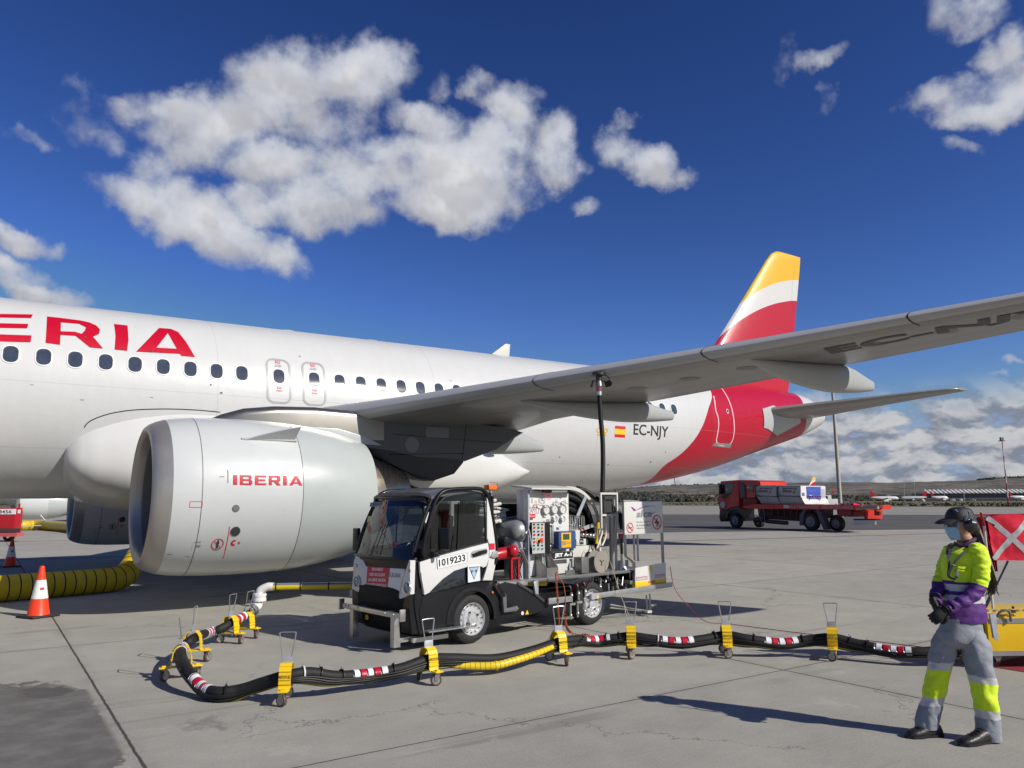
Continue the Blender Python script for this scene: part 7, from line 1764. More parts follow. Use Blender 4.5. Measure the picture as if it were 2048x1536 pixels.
def tow_cart():
    p = G(40, 1083); d = 30.0
    q = V((p.x, p.y, 0)); vx = V((rt.x, rt.y, 0)).normalized(); vy = V((-vx.y, vx.x, 0))
    M = Matrix(((vx.x, vy.x, 0, q.x), (vx.y, vy.y, 0, q.y), (0, 0, 1, 0), (0, 0, 0, 1)))
    t = thing('tow_cart', 'red steel tow cart with a white number board, cut off by the left edge', 'cart', M=M)
    s = (q-CAM).length/CF
    def X(px): return (px-40)*s
    def Z(py): return (1083-py)*s*1.02
    b = MB(); b.prism([(X(-70), 0, Z(1070)), (X(28), 0, Z(1070)), (X(28), 0, Z(1029)), (X(-70), 0, Z(1029))], (0, .55, 0), .02); b.box((X(29), .2, Z(1026)), (.06, .06, .25)); body = b.build('body', redp, t)
    b = MB(); b.box((X(-10), -.05, Z(1072)), (X(32)-X(-70), .5, .16)); b.build('bumper', mat('bumper_faded_red', (.50, .10, .10), .5), t)
    b = MB(); b.box((X(-5), -.02, Z(1065)), (X(28)-X(-60), .06, .18)); b.build('grille', mat('grille_dark', (.05, .045, .045), .6), t)
    for x in (X(16), X(-55)): b = MB(); b.lathe((x, .1, .24), (0, 1, 0), [(0, .1), (0, .2), (.03, .24), (.2, .24), (.23, .2)], 20); b.build('wheel', tyre, t)
    b = MB(); b.box((X(2), -.012, Z(1035)), (X(24)-X(-30), .012, Z(1031)-Z(1039.5))); n_ = b.build('number_board', inkwhite, t, smooth=False)
    text_on('1018456', (X(-14), -.02, Z(1038)), (X(22), -.02, Z(1038)), (X(-14), -.02, Z(1032.3)), ink, n_)
    b = MB(); b.box((X(28)+.01, .25, Z(1035)), (.02, .2, .17)); b.build('sticker', mat('pale_label', (.50, .54, .62), .5), t, smooth=False)
    b = MB(); b.box((X(28)+.02, .48, Z(1031.5)), (.03, .07, .09)); b.build('marker_lamp', mat('lamp_orange', (.85, .25, .05), .4), t)
tow_cart()
# ------------------------------------------------------------------ flag barrier and yellow pit cart behind the worker
def barrier():
    # yellow cart: face plane facing the viewer
    a = G(1990, 1318, .10); vx = V((rt.x, rt.y, 0)).normalized(); vy = V((-vx.y, vx.x, 0))
    vx = (vx+vy*.05).normalized(); vy = V((-vx.y, vx.x, 0))
    M = Matrix(((vx.x, vy.x, 0, a.x), (vx.y, vy.y, 0, a.y), (0, 0, 1, 0), (0, 0, 0, 1)))
    t = thing('hydrant_cart', 'yellow hydrant cart with grey stripes and black lettering on castors behind the worker', 'cart', M=M)
    def P(px, py, off=0.0): p = M.inverted() @ onp(px, py, a+vy*off, vy); return p
    tl, bl, br = P(1976, 1229), P(1985, 1312), P(2048, 1314)
    z0, z1 = bl.z, tl.z; xl = (tl.x+bl.x)/2; W = 1.0
    b = MB(); b.prism([(xl-.02, 0, z0), (xl+W, 0, z0), (xl+W, 0, z1), (xl-.02, 0, z1)], (0, .75, 0), .006); Bd = b.build('body', mat('cart_yellow', (.74, .47, .01), .4, var=.05), t)
    s1, s2 = P(2000, 1237).z, P(2000, 1247).z; s3 = P(2000, 1302).z
    b = MB(); b.box((xl+W/2, -.003, (s1+s2)/2), (W, .006, abs(s1-s2))); b.box((xl+W/2, -.003, (s3+z0)/2), (W, .006, abs(s3-z0))); b.build('grey_stripe', mat('stripe_grey', (.28, .28, .27), .35, metal=.3), Bd)
    q0, q1, q2 = P(1981, 1234), P(2031, 1232), P(1981, 1228.5)
    for q in (q0, q1, q2): q.y = -.004
    text_on('AEROFUEL', q0, q1, q2, ink, Bd)
    b = MB(); b.box((xl-.06, .3, (z0+z1)/2-.05), (.09, .5, z1-z0-.1)); b.build('side_frame', mat('frame_dark', (.05, .04, .03), .5), t)
    for x, y in ((xl+.12, .12), (xl+W-.1, .12), (xl+.12, .62)):
        b = MB(); b.box((x, y, z0-.02), (.07, .06, .04)); b.prism([(x-.03, y-.03, z0-.02), (x+.03, y-.03, z0-.02), (x+.02, y-.03, .06), (x-.02, y-.03, .06)], (0, .004, 0)); c = b.build('castor', galv, t)
        b = MB(); b.lathe((x-.03, y-.02, .062), (0, 1, 0), [(0, .01), (0, .05), (.005, .062), (.035, .062), (.04, .05), (.04, .01)], 26); b.build('wheel', mat('wheel_brown_rubber', (.085, .055, .045), .5), c)
    b = MB(); b.tube(crv([P(1995, 1235, -.02), P(1998, 1226, -.03), P(2008, 1221, -.04), P(2018, 1224, -.04), P(2022, 1243, -.03)], 6), .012, 8); b.build('handle_loop', mat('loop_grey', (.16, .16, .14), .4, metal=.5), t)
    q = P(2027, 1222, .1); b = MB(); b.cyl((q.x, .1, z1), (q.x, .1, q.z), .006, n=8); b.ball((q.x, .1, q.z+.035), .014); b.box((q.x, .1, z1+.01), (.03, .03, .03)); b.build('control_stick', ink, t)
    b = MB(); rnd = random.Random(3)
    for i in range(12): x = xl+.06+.08*i; b.box((x, .2, z1+.008), (.03, .05, rnd.uniform(.01, .03)))
    b.build('top_fittings', steel, t)
    # warning flag on its pole
    off = -.08
    f = thing('warning_flag', 'red flag with a silver diagonal cross on a red and white pole behind worker', 'flag', M=M.copy())
    b = MB(); b.mi = 0; pt, pm, pb, pe = P(1962, 1025, off), P(1968, 1052, off), P(1986, 1218, off), P(1996, 1282, off)
    b.cyl(pm, pt, .0125, n=14); b.mi = 1; b.cyl(pb, pm, .012, n=14); b.cyl(pt, pt+V((0, 0, .004)), .013, n=14); b.build('pole', [redp, mat('pole_cream', (.60, .56, .46), .4)], f)
    b = MB(); b.prism([P(1980, 1228, off), P(1992, 1226, off), P(1998, 1282, off), P(1988, 1276, off), P(1986, 1262, off)], (0, .03, 0)); b.build('pole_socket', galv, f)
    b = MB(); b.tube([P(2016, 1122, .1), P(1972, 1215, .1)], .011, 8); b.tube([P(1980, 1190, .12), P(1969, 1212, .12)], .008, 8); b.build('stay', mat('stay_steel', (.38, .36, .34), .35, metal=.8), f)
    tlq, trq, brq, blq = P(1975, 1029, off), P(2120, 1027, off), P(2120, 1121, off), P(1988, 1121, off)
    nx, nz_ = 40, 26
    def fl(u, v, e=0.0):
        p = blq.lerp(brq, u).lerp(tlq.lerp(trq, u), v); w = .012*math.sin(u*9+v*2)+.010*noise.noise(V((u*5, v*4, 2)))+.006*noise.noise(V((u*14, v*9, 5))); return p+V((0, w-e, 0))
    b = MB(); b.grid([[fl(i/nx, j/nz_) for i in range(nx+1)] for j in range(nz_+1)]); b.grid([[fl(i/nx, j/nz_, -.004) for i in range(nx+1)] for j in range(nz_+1)]); F = b.build('flag_sheet', mat('flag_red', (.62, .01, .035), .35, coat=.2, var=.05), f)
    ux = (brq-blq).length; uz = (tlq-blq).length
    cu = (P(2021, 1076, off)-P(1982, 1076, off)).length/ux; cvv = .48
    for s in (-1, 1):
        rows = []
        for i in range(31):
            t_ = -1+2*i/30; du = t_*.30; dv = s*t_*.46; r_ = []
            for k in (-1, -.33, .33, 1): r_.append(fl(cu+du-s*k*.022*1.0, min(.99, max(.01, cvv+dv+k*.05)), .003+(.0015 if s > 0 else 0)))
            rows.append(r_)
        b = MB(); b.grid(rows); b.build('cross_stripe', mat('stripe_silver', (.46, .46, .47), .35, metal=.3, bump=.2, bscale=80, var=.12, vscale=20), F)
    b = MB(); b.tube([P(1945, 1030, off), P(2120, 1026, off)], .007, 8); b.build('top_rod', redp, f)
    b = MB(); b.tube([P(1966, 1038, off-.02), P(1986, 1049, off-.05)], .008, 8); b.ball(P(1987, 1050, off-.05), .014); b.build('tie_rod', mat('rod_dark', (.10, .05, .05), .5), f)
    # the loose half folded round the pole (seen through the thin cloth)
    rows = []
    for j in range(13):
        v = j/12; y0 = lin(1034, 1143, v); xl_, xr_ = lin(1948, 1990, v**.8), lin(1986, 1996, v)
        rows.append([P(lin(xl_, xr_, i/8), y0, off+.03+.015*math.sin(i*1.6)) for i in range(9)])
    b = MB(); b.grid(rows); m = mat('flag_net', (.28, .015, .03), .6); b.build('flag_fold', m, f)
    # end of flag seen left of the worker's neck
barrier()
# ------------------------------------------------------------------ red flatbed truck with air cargo containers
def cargo_truck():
    f0, r0 = G(1475, 1056.5), G(1640, 1062.5); ax = (r0-f0); ax.z = 0; ax.normalize(); lat = V((-ax.y, ax.x, 0))
    if lat.dot(CAM-f0) > 0: lat = -lat
    M = Matrix(((ax.x, lat.x, 0, f0.x), (ax.y, lat.y, 0, f0.y), (0, 0, 1, 0), (0, 0, 0, 1)))
    t = thing('flatbed_truck', 'long red flatbed truck crossing the apron with air cargo containers on its bed', 'truck', M=M)
    Mi = M.inverted()
    if M.to_3x3().determinant() < 0:
        lat2 = -lat; M = Matrix(((ax.x, lat2.x, 0, f0.x), (ax.y, lat2.y, 0, f0.y), (0, 0, 1, 0), (0, 0, 0, 1))); t.matrix_world = M; Mi = M.inverted(); sg = -1
    else: sg = 1
    def P(x, y, v=0.0):
        px, py = 1420+x/5.689, 930+y/5.689; p = Mi @ onp(px, py, f0+lat*v, lat); return V((p.x, sg*v, p.z))
    def pr(L, v, th, m, name, par=t, bev=.02): b = MB(); b.prism([P(*p, v) for p in L], (0, sg*th, 0), bev); return b.build(name, m, par, ang=30)
    Wt = 2.35
    cab = pr([(105, 500), (92, 380), (100, 260), (122, 185), (320, 170), (330, 470), (240, 480), (200, 510)], 0, Wt, redt, 'cab')
    pr([(320, 170), (540, 175), (570, 190), (575, 230), (530, 240), (510, 215), (515, 372), (395, 375), (340, 380)], .05, Wt-.1, redt, 'crew_cab')
    pr([(390, 225), (398, 375), (348, 375), (338, 190)], -.03, .05, mat('cab_grey_panel', (.10, .10, .10), .5), 'grey_panel', cab)
    pr([(110, 500), (200, 510), (205, 640), (120, 645), (105, 600)], .0, Wt, blackp, 'front_skirt')
    pr([(150, 215), (262, 205), (262, 300), (165, 395), (130, 370), (135, 300)], -.02, .03, glassd, 'door_window', cab, .004)
    pr([(420, 230), (492, 230), (492, 302), (425, 300)], .02, .03, glassd, 'rear_window', t, .004)
    b = MB(); q = P(145, 452, -.02); b.cyl(q, q+V((0, sg*-.02, 0)), .20, n=24); b.build('door_emblem', mat('emblem_white', (.62, .55, .55), .5), cab)
    pr([(95, 220), (112, 215), (118, 330), (102, 335)], -.25, .2, blackp, 'mirror', cab)
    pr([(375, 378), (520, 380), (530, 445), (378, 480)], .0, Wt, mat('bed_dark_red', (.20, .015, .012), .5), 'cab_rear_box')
    # bed
    bed = pr([(370, 470), (500, 445), (1720, 458), (1722, 512), (500, 500), (375, 492)], -.05, Wt+.1, redt, 'bed')
    pr([(835, 455), (895, 458), (895, 490), (837, 488)], -.075, .02, mat('plate_pale', (.62, .60, .58), .5), 'bed_plate', bed, 0)
    lm = mat('letters_faded', (.55, .42, .40), .6)
    text_on('MULTISERVICIOS', P(900, 492, -.08), P(1232, 494, -.08), P(900, 462, -.08), lm, bed, off=.015); text_on('AEROPORTUARIOS', P(1272, 496, -.08), P(1630, 500, -.08), P(1272, 466, -.08), lm, bed, off=.015)
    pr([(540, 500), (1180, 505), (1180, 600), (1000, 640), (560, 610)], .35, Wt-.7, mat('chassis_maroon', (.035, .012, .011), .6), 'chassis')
    for k in range(7): pr([(700+70*k, 505), (715+70*k, 505), (712+70*k, 580+8*(k % 3)), (702+70*k, 580)], .15, .1, mat('bracket_maroon', (.09, .015, .014), .6), 'bracket', t, 0)
    # tail platform
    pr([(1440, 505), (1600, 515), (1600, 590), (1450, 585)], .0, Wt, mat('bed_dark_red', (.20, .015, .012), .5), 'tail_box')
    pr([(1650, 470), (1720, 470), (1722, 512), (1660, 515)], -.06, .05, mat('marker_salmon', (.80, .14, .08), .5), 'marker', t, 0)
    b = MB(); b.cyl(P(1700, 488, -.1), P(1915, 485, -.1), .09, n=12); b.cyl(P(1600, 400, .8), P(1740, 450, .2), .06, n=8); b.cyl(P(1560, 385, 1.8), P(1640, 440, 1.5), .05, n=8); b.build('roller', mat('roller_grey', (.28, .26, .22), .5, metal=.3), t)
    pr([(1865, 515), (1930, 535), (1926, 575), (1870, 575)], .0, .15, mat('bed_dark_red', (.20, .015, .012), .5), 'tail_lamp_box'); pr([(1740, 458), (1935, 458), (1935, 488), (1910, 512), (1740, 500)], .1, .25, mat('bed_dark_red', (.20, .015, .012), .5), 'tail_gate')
    pr([(1630, 535), (1705, 535), (1700, 580), (1635, 570)], -.02, .3, mat('bed_dark_red', (.20, .015, .012), .5), 'side_box'); pr([(1745, 510), (1800, 520), (1795, 615), (1755, 615)], .3, 1.2, redt, 'tail_post')
    pr([(1630, 622), (1880, 622), (1878, 680), (1635, 680)], .0, .12, mat('bar_silver', (.40, .42, .43), .4, metal=.6), 'under_run_bar')
    pr([(1630, 612), (1892, 612), (1892, 628), (1632, 630)], -.01, .3, blackp, 'bar_strip', t, 0)
    # ladder
    b = MB()
    for x0, x1 in ((560, 578), (606, 626)): b.tube([P(x0, 500, -.1), P(x1, 640, -.1)], .025, 6)
    for f in (.1, .45, .75, .98): b.tube([P(lin(560, 578, f), lin(500, 640, f), -.1), P(lin(606, 626, f), lin(500, 640, f), -.1)], .025, 6)
    b.build('ladder', mat('ladder_grey', (.40, .37, .36), .5), t)
    b = MB(); b.cyl(P(640, 640, .4), P(880, 660, .4), .12, n=14); b.build('exhaust_pipe', mat('pipe_dark', (.06, .05, .05), .5), t)
    pr([(480, 600), (610, 590), (600, 650), (490, 650)], .2, .5, blackp, 'fuel_tank')
    # wheels and mudguards
    def wh(x, y, rpx, v, wd=.32):
        c = P(x, y, v); r = (P(x, y-rpx, v)-c).length; b = MB(); c.z = r
        o = V((0, -sg, 0)); b.lathe(c, o, [(-.14, r*.6), (-.14, r*.95), (0, r), (.14, r*.95), (.15, r*.6)], 36); w = b.build('wheel', tyre, t)
        b = MB(); b.lathe(c, o, [(.15, r*.6), (.12, r*.5), (.13, r*.3), (.19, r*.22), (.19, .01)], 30); b.build('rim', mat('rim_dim', (.20, .19, .19), .5, metal=.4), w)
    wh(300, 630, 88, .18); wh(300, 630, 86, Wt-.2); wh(560, 660, 62, Wt-.1, .2); wh(1160, 650, 104, .18); wh(1165, 650, 100, Wt-.2); wh(1450, 660, 88, .5); wh(1450, 660, 88, Wt-.3)
    def guard(cx, cy, r0_, r1_, a0, a1, m):
        b = MB(); rows = []
        for i in range(17):
            a = R(lin(a0, a1, i/16)); rows.append([P(cx+r_*math.cos(a), cy-r_*math.sin(a), v_) for r_, v_ in ((r0_, -.02), (r1_, -.02), (r1_, .4), (r0_, .4))])
        b.grid(rows, True, True); b.build('mudguard', m, t)
    gm = mat('mudguard_grey', (.075, .075, .08), .5); guard(295, 600, 100, 118, 0, 180, gm)
    pr([(1060, 505), (1020, 570), (1015, 688), (1058, 688), (1066, 560), (1100, 510)], -.02, .4, gm, 'mudguard'); pr([(1210, 505), (1250, 520), (1340, 735), (1290, 735), (1230, 600)], -.02, .4, gm, 'mudguard')
    # containers
    cm = mat('container_alu', (.42, .42, .41), .42, metal=.35, var=.1, vscale=3); cl = mat('container_white', (.66, .67, .70), .4, var=.04)
    def uld(name, lab, x0, x1, e0, txt, tail=None):
        o = thing(name, lab, 'air cargo container', M=M.copy(), group='air cargo containers on the flatbed')
        b = MB(); b.prism([P(x0, 232, .05), P(x1, 236, .05), P(x1, 360, .05), P(e0[1], 446, .15), P(e0[0], 440, .15), P(x0+6, 350, .05)], (0, sg*2.0, 0), .02); bd = b.build('body', cm, o)
        b = MB()
        for (p, q) in (((x0, 236), (x1, 240)), ((x0+5, 352), (x1, 362)), ((x0, 236), (x0+6, 350)), ((x1, 238), (x1, 360))): b.tube([P(*p, .02), P(*q, .02)], .028, 4)
        b.build('edge_rail', mat('rail_grey', (.30, .30, .30), .4, metal=.5), bd)
        text_on(txt[0], P(txt[1], 275, .03), P(txt[2], 278, .03), P(txt[1], 257, .03), ink, bd); text_on('IBERIA', P(txt[3], 306, .03), P(txt[4], 308, .03), P(txt[3], 286, .03), ink, bd)
        b = MB(); b.face([P(txt[4]+2, 318, .03), P(txt[4]+36, 290, .03), P(txt[4]+32, 312, .03), P(txt[4]+18, 320, .03)]); b.face([P(txt[3], 312, .03), P(txt[4]+4, 316, .03), P(txt[4]+4, 318, .03), P(txt[3], 314, .03)]); b.build('tail_mark', inkred, bd, smooth=False)
        return o
    uld('cargo_container', 'left grey container with slanted base directly behind the red crew cab', 518, 760, (585, 800), ('AKH 14105 IB', 552, 702, 550, 660))
    o = uld('cargo_container', 'right grey container whose lit white end shows a blue curtain', 770, 1030, (800, 1090), ('AKH 17971 IB', 818, 980, 826, 930))
    # lit end face with blue curtain: perpendicular to the side
    e0 = P(1028, 240, .05); eb = P(1090, 446, .15)
    def EP(x, y): # plane through the container's end
        px, py = 1420+x/5.689, 930+y/5.689; W0 = M @ e0; p = Mi @ onp(px, py, W0, ax); return p
    b = MB(); P5 = [EP(1028, 236), EP(1308, 242), EP(1308, 372), EP(1266, 452), EP(1098, 452), EP(1030, 360)]
    b.prism(P5, (.03, 0, 0)); ef = b.build('end_wall', cl, o)
    cs = [EP(1090, 246), EP(1252, 248), EP(1258, 450), EP(1100, 450)]; rows = []
    for j in range(19):
        f = j/18; r__ = []
        for i in range(15):
            g = i/14; p = cs[0].lerp(cs[1], g).lerp(cs[3].lerp(cs[2], g), f); p.x += .05+.03*noise.noise(V((g*6, f*5, 1)))+.02*noise.noise(V((g*3+f*6, f*9, 4))); r__.append(p)
        rows.append(r__)
    b = MB(); b.grid(rows); cu = b.build('curtain', mat('curtain_blue', (.05, .10, .42), .35, coat=.2, var=.15, vscale=3), ef)
    b = MB()
    for p, q in (((1100, 350), (1255, 356)), ((1130, 350), (1100, 430)), ((1200, 352), (1240, 420)), ((1165, 340), (1170, 380))): b.tube([EP(*p)+V((.10, 0, 0)), EP(*q)+V((.10, 0, 0))], .02, 5)
    b.build('strap', mat('strap_red', (.45, .06, .05), .5), cu)
    b = MB(); q = EP(1056, 334); b.box(q+V((.03, 0, 0)), (.02, .22, .18)); b.build('label_blue', mat('label_blue', (.10, .14, .35), .5), ef); q = EP(1282, 322); b = MB(); b.box(q+V((.03, 0, 0)), (.02, .28, .5)); b.build('label_frame', mat('label_grey', (.4, .42, .46), .5), ef)
    b = MB()
    for k in range(6): b.mi = k % 2; b.box(P(1515+26*k, 447, .8), (.24, .5, .12))
    tag(b.build('striped_beam', [inkwhite, inkred]), 'low red and white striped beam lying on the rear of the truck bed', 'beam')
    bpy.data.objects['striped_beam'].matrix_world = M
    # white vehicle and stairs far behind the containers
    Q = atd(1655, 1004, 190); t2 = thing('white_van', 'distant white service vehicle seen between the containers and the lamp pole', 'van', (Q.x, Q.y, 0)); t2.rotation_euler = (0, 0, -.6)
    b = MB(); b.box((0, 0, 1.3), (5, 2.2, 1.6), None, .15); b.box((-.6, 0, 2.4), (2.6, 2.0, 1.2), None, .2); b.build('body', white, t2); b = MB(); b.box((-1.0, -1.0, 2.5), (1.4, .3, .7)); b.build('window', glassd, t2)
    for x in (-1.6, 1.6): b = MB(); b.cyl((x, -1.15, .45), (x, -.9, .45), .45, n=16); b.build('wheel', tyre, t2)
    for px, lab in ((1772, 'tiny white service vehicle under the nose of the leftmost far airliner'), (1846, 'tiny white service vehicle at the left corner of the terminal'), (1906, 'tiny white service vehicle in front of the terminal, left one'), (1922, 'tiny white service vehicle in front of the terminal, middle one'), (1946, 'tiny white service vehicle in front of the terminal, right one')):
        c = copy_tree(t2); Q = atd(px, 1003.5, 800); c.location = (Q.x, Q.y, 0); c.rotation_euler = (0, 0, px*.7); c['label'] = lab; c['group'] = 'service vehicles by the terminal'
cargo_truck()
# ================================================================== THE WORKER
def worker():
    F0 = G(1905, 1478); vx = V((rt.x, rt.y, 0)).normalized(); vy = V((-vx.y, vx.x, 0))   # vx to picture right, vy away
    M = Matrix(((vx.x, vy.x, 0, F0.x), (vx.y, vy.y, 0, F0.y), (0, 0, 1, 0), (0, 0, 0, 1))); Mi = M.inverted()
    T = thing('person', 'person in yellow and purple work jacket, grey trousers, black cap, ear defenders and blue mask', 'person', M=M)
    def P(px, py, off=0.0): return Mi @ onp(px, py, F0+vy*off, vy)
    def Z(py): return P(1905, py).z
    def ring(c, rx, ry, yaw=0.0, n=28, tilt=0.0, sq=1.0):
        o = []
        for i in range(n):
            a = 2*math.pi*i/n; x = rx*math.copysign(abs(math.cos(a))**sq, math.cos(a)); y = ry*math.copysign(abs(math.sin(a))**sq, math.sin(a))
            v = V((x, y, 0)); v = Matrix.Rotation(yaw, 3, 'Z') @ v; v.z += v.x*tilt; o.append(c+v)
        return o
    def interp(keys, n):
        # keys: list of tuples, smooth through
        P_ = [list(k) for k in keys]; out = []
        for i in range(len(P_)-1):
            p0, p1, p2, p3 = P_[max(i-1, 0)], P_[i], P_[i+1], P_[min(i+2, len(P_)-1)]
            for k in range(n):
                t = k/n; out.append([.5*(2*b_+(c-a)*t+(2*a-5*b_+4*c-d)*t*t+(3*b_-a-3*c+d)*t**3) for a, b_, c, d in zip(p0, p1, p2, p3)])
        out.append(P_[-1]); return out
    def cloth(name, keys, m, par, n=6, wr=.006, seed=0, yaw=0, cap=False, sq=.9, seg=40, fr=(9, 9, 14), zones=None):
        rows = []
        for k in interp(keys, n):
            x, y, z, rx, ry = k[:5]; tl = k[5] if len(k) > 5 else 0
            rows.append(ring(V((x, y, z)), rx, ry, yaw, seg, tl, sq))
        b = MB(); vs = b.grid(rows, True, cap)
        for i, r_ in enumerate(vs):
            c = sum((v.co for v in r_), V())/len(r_)
            for v in r_:
                d = (v.co-c); d.z = 0; d.normalize()
                q = V((v.co.x*fr[0]+seed, v.co.y*fr[1], v.co.z*fr[2]))
                w = .5*noise.noise(q)+.25*noise.noise(q*2.1+V((3, 1, 2)))+1.5*(abs(noise.noise(V((q.x*.9+q.z*.25, q.y*.9, q.z*.55-q.x*.5))))-.22)
                v.co += d*w*wr
        if zones:
            b.b.faces.ensure_lookup_table()
            for f in b.b.faces: f.material_index = zones(f.calc_center_median())
        return b.build(name, m, par, ang=75)
    hv = mat('hi_vis_yellow', (.62, .84, .01), .65, var=.07, vscale=14, bump=.45, bscale=26, sheen=.2); pur = mat('work_purple', (.085, .018, .17), .65, var=.1, vscale=14, bump=.45, bscale=26)
    gr = mat('trouser_grey', (.25, .268, .30), .7, var=.08, vscale=10, bump=.5, bscale=26); band = mat('reflective_grey', (.52, .53, .53), .4, metal=.15, var=.06, vscale=30, bump=.15, bscale=200)
    skin = mat('skin', (.42, .24, .16), .5, var=.04, vscale=20); hairm = mat('dark_brown_hair', (.022, .013, .009), .45, var=.3, vscale=40); blk = mat('worker_black', (.012, .012, .014), .5, var=.1, bump=.15, bscale=200)
    # ---------- continuous body: pelvis, legs, torso, neck, head base, arms and hands
    J = {'pelvis': P(1925, 1255, .0), 'chest': P(1930, 1145, .0), 'neck': P(1935, 1092, .0), 'headb': P(1927, 1068, .0), 'head': P(1917, 1045, .0),
         'hipR': P(1905, 1268, .06), 'kneeR': P(1887, 1355, .075), 'ankR': P(1868, 1452, .08), 'toeR': P(1830, 1462, .08),
         'hipL': P(1945, 1268, -.06), 'kneeL': P(1954, 1360, -.07), 'ankL': P(1968, 1465, -.05), 'toeL': P(1935, 1480, -.07),
         'shL': P(1966, 1112, -.12), 'elL': P(1956, 1180, -.15), 'wrL': P(1893, 1217, -.17), 'shR': P(1895, 1108, .13), 'elR': P(1876, 1175, .06), 'wrR': P(1871, 1215, -.10)}
    rad = dict(pelvis=.075, chest=.075, neck=.040, headb=.050, head=.065, hipR=.050, kneeR=.036, ankR=.030, toeR=.022, hipL=.050, kneeL=.036, ankL=.030, toeL=.022, shL=.034, elL=.026, wrL=.022, shR=.032, elR=.026, wrR=.022)
    order = list(J); E_ = [('pelvis', 'chest'), ('chest', 'neck'), ('neck', 'headb'), ('headb', 'head'), ('pelvis', 'hipR'), ('hipR', 'kneeR'), ('kneeR', 'ankR'), ('ankR', 'toeR'), ('pelvis', 'hipL'), ('hipL', 'kneeL'), ('kneeL', 'ankL'), ('ankL', 'toeL'),
          ('chest', 'shL'), ('shL', 'elL'), ('elL', 'wrL'), ('chest', 'shR'), ('shR', 'elR'), ('elR', 'wrR')]
    me = bpy.data.meshes.new('body'); me.from_pydata([J[k] for k in order], [(order.index(a), order.index(b_)) for a, b_ in E_], [])
    bo = bpy.data.objects.new('body', me); col.objects.link(bo); bo.parent = T
    md = bo.modifiers.new('skin', 'SKIN'); sv = me.skin_vertices[0].data
    for i, k in enumerate(order): sv[i].radius = (rad[k], rad[k]); sv[i].use_root = (k == 'pelvis')
    s2 = bo.modifiers.new('sub', 'SUBSURF'); s2.levels = 2; s2.render_levels = 2; me.materials.append(skin)
    # bake the modifiers so that the mesh is plain geometry
    dg = bpy.context.evaluated_depsgraph_get(); nm = bpy.data.meshes.new_from_object(bo.evaluated_get(dg)); bo.modifiers.clear(); bo.data = nm; nm.materials.clear(); nm.materials.append(skin)
    for p in nm.polygons: p.use_smooth = True
    # ---------- head with a face, facing picture left
    HC = P(1919, 1048, .0); s = .111      # half head height
    b = MB(); rows = []
    nz_ = 22
    for i in range(nz_+1):
        t = -1+2*i/nz_; z_ = HC.z+s*t
        # profile: front (left) and back extents along x, half width along y
        r = math.sqrt(max(0, 1-t*t)); front = s*(.80*r**.8); back = s*(.86*r**.8); wd = s*(.66*r**.75)
        if t < -.3: front = s*(.80*r**.8)*lin(1, 1.02, (-.3-t)/.7); back = s*.86*r**.8*lin(1, .55, (-.3-t)/.7); wd *= lin(1, .82, (-.3-t)/.7)
        o = []
        for j in range(32):
            a = 2*math.pi*j/32; ca, sa = math.cos(a), math.sin(a); x = -front*ca if ca > 0 else -back*ca; y = wd*sa
            if ca > .9 and -.35 < t < .12: x -= .020*(1-abs((t+.12)/.25))*max(0, (ca-.9)/.1)*1.0 if abs((t+.12)/.25) < 1 else 0     # nose
            o.append(V((HC.x+x, HC.y+y, z_)))
        rows.append(o)
    b.grid(rows, True, True); b.build('head', skin, T, ang=80)
    b = MB(); b.tube([P(1934, 1095, .0), P(1929, 1078, .0), P(1922, 1066, .0)], [.060, .054, .052], 20); b.build('neck', skin, T)
    eye = MB(); 
    for sg_ in (-1, 1): eye.ball(HC+V((-s*.70, sg_*s*.30, .0)), .013, 1, 1, 1, 12, 8)
    eye.build('eyes', mat('eye_white', (.55, .52, .48), .2), T)
    b = MB()
    for sg_ in (-1, 1): b.ball(HC+V((.005, sg_*s*.66, -.01)), .030, .6, .35, 1.1, 12, 10)
    b.build('ears', skin, T)
    # mask
    b = MB(); rows = []
    for i in range(11):
        t = i/10; zt, zb = P(1880, 1046).z, P(1903, 1083).z; z_ = lin(zt, zb, t); bulge = .022*math.sin(math.pi*(t*.85+.12)); o = []
        for j in range(17):
            a = R(-66+132*j/16); hw = s*(.64-.12*t); fr_ = s*(.80-.20*t*t)+bulge*math.cos(a)**2
            o.append(V((HC.x-fr_*math.cos(a)**.85+.0, HC.y+hw*math.sin(a), z_+.010*math.cos(a)-.018*(1-math.cos(a))*(1 if t < .3 else -1)+.0012*math.sin(t*38))))
        rows.append(o)
    b.grid(rows); b.build('face_mask', mat('mask_blue', (.30, .50, .66), .7, var=.04, bump=.2, bscale=200), T)
    b = MB()
    for sg_ in (-1, 1): b.tube([HC+V((-s*.30, sg_*s*.72, -.02)), HC+V((s*.02, sg_*s*.76, -.015))], .0016, 5); b.tube([HC+V((-s*.25, sg_*s*.66, -.075)), HC+V((s*.02, sg_*s*.74, -.05))], .0016, 5)
    b.build('mask_loops', inkwhite, T)
    # safety glasses
    b = MB(); rows = []
    for z_ in (.022, .0, -.020): rows.append([HC+V((-(s*.93)*math.cos(a)**.7, s*.70*math.sin(a), z_)) for a in [R(-66+132*j/14) for j in range(15)]])
    b.grid(rows); b.build('glasses_lens', glass('lens_glass', (.35, .36, .38)), T)
    b = MB(); b.tube([r_ for r_ in rows[0]], .0045, 6); b.tube([p for p in rows[2]], .002, 6)
    for sg_ in (-1, 1): b.tube([rows[0][0 if sg_ < 0 else -1], HC+V((s*.1, sg_*s*.78, .012))], .0035, 6)
    q = P(1876, 1038, 0); b.cyl(HC+V((-s*.93, -.01, .016)), HC+V((-s*.93-.030, -.01, .018)), .008, n=12); b.build('glasses_frame', mat('glasses_grey', (.10, .10, .11), .3, metal=.5), T)
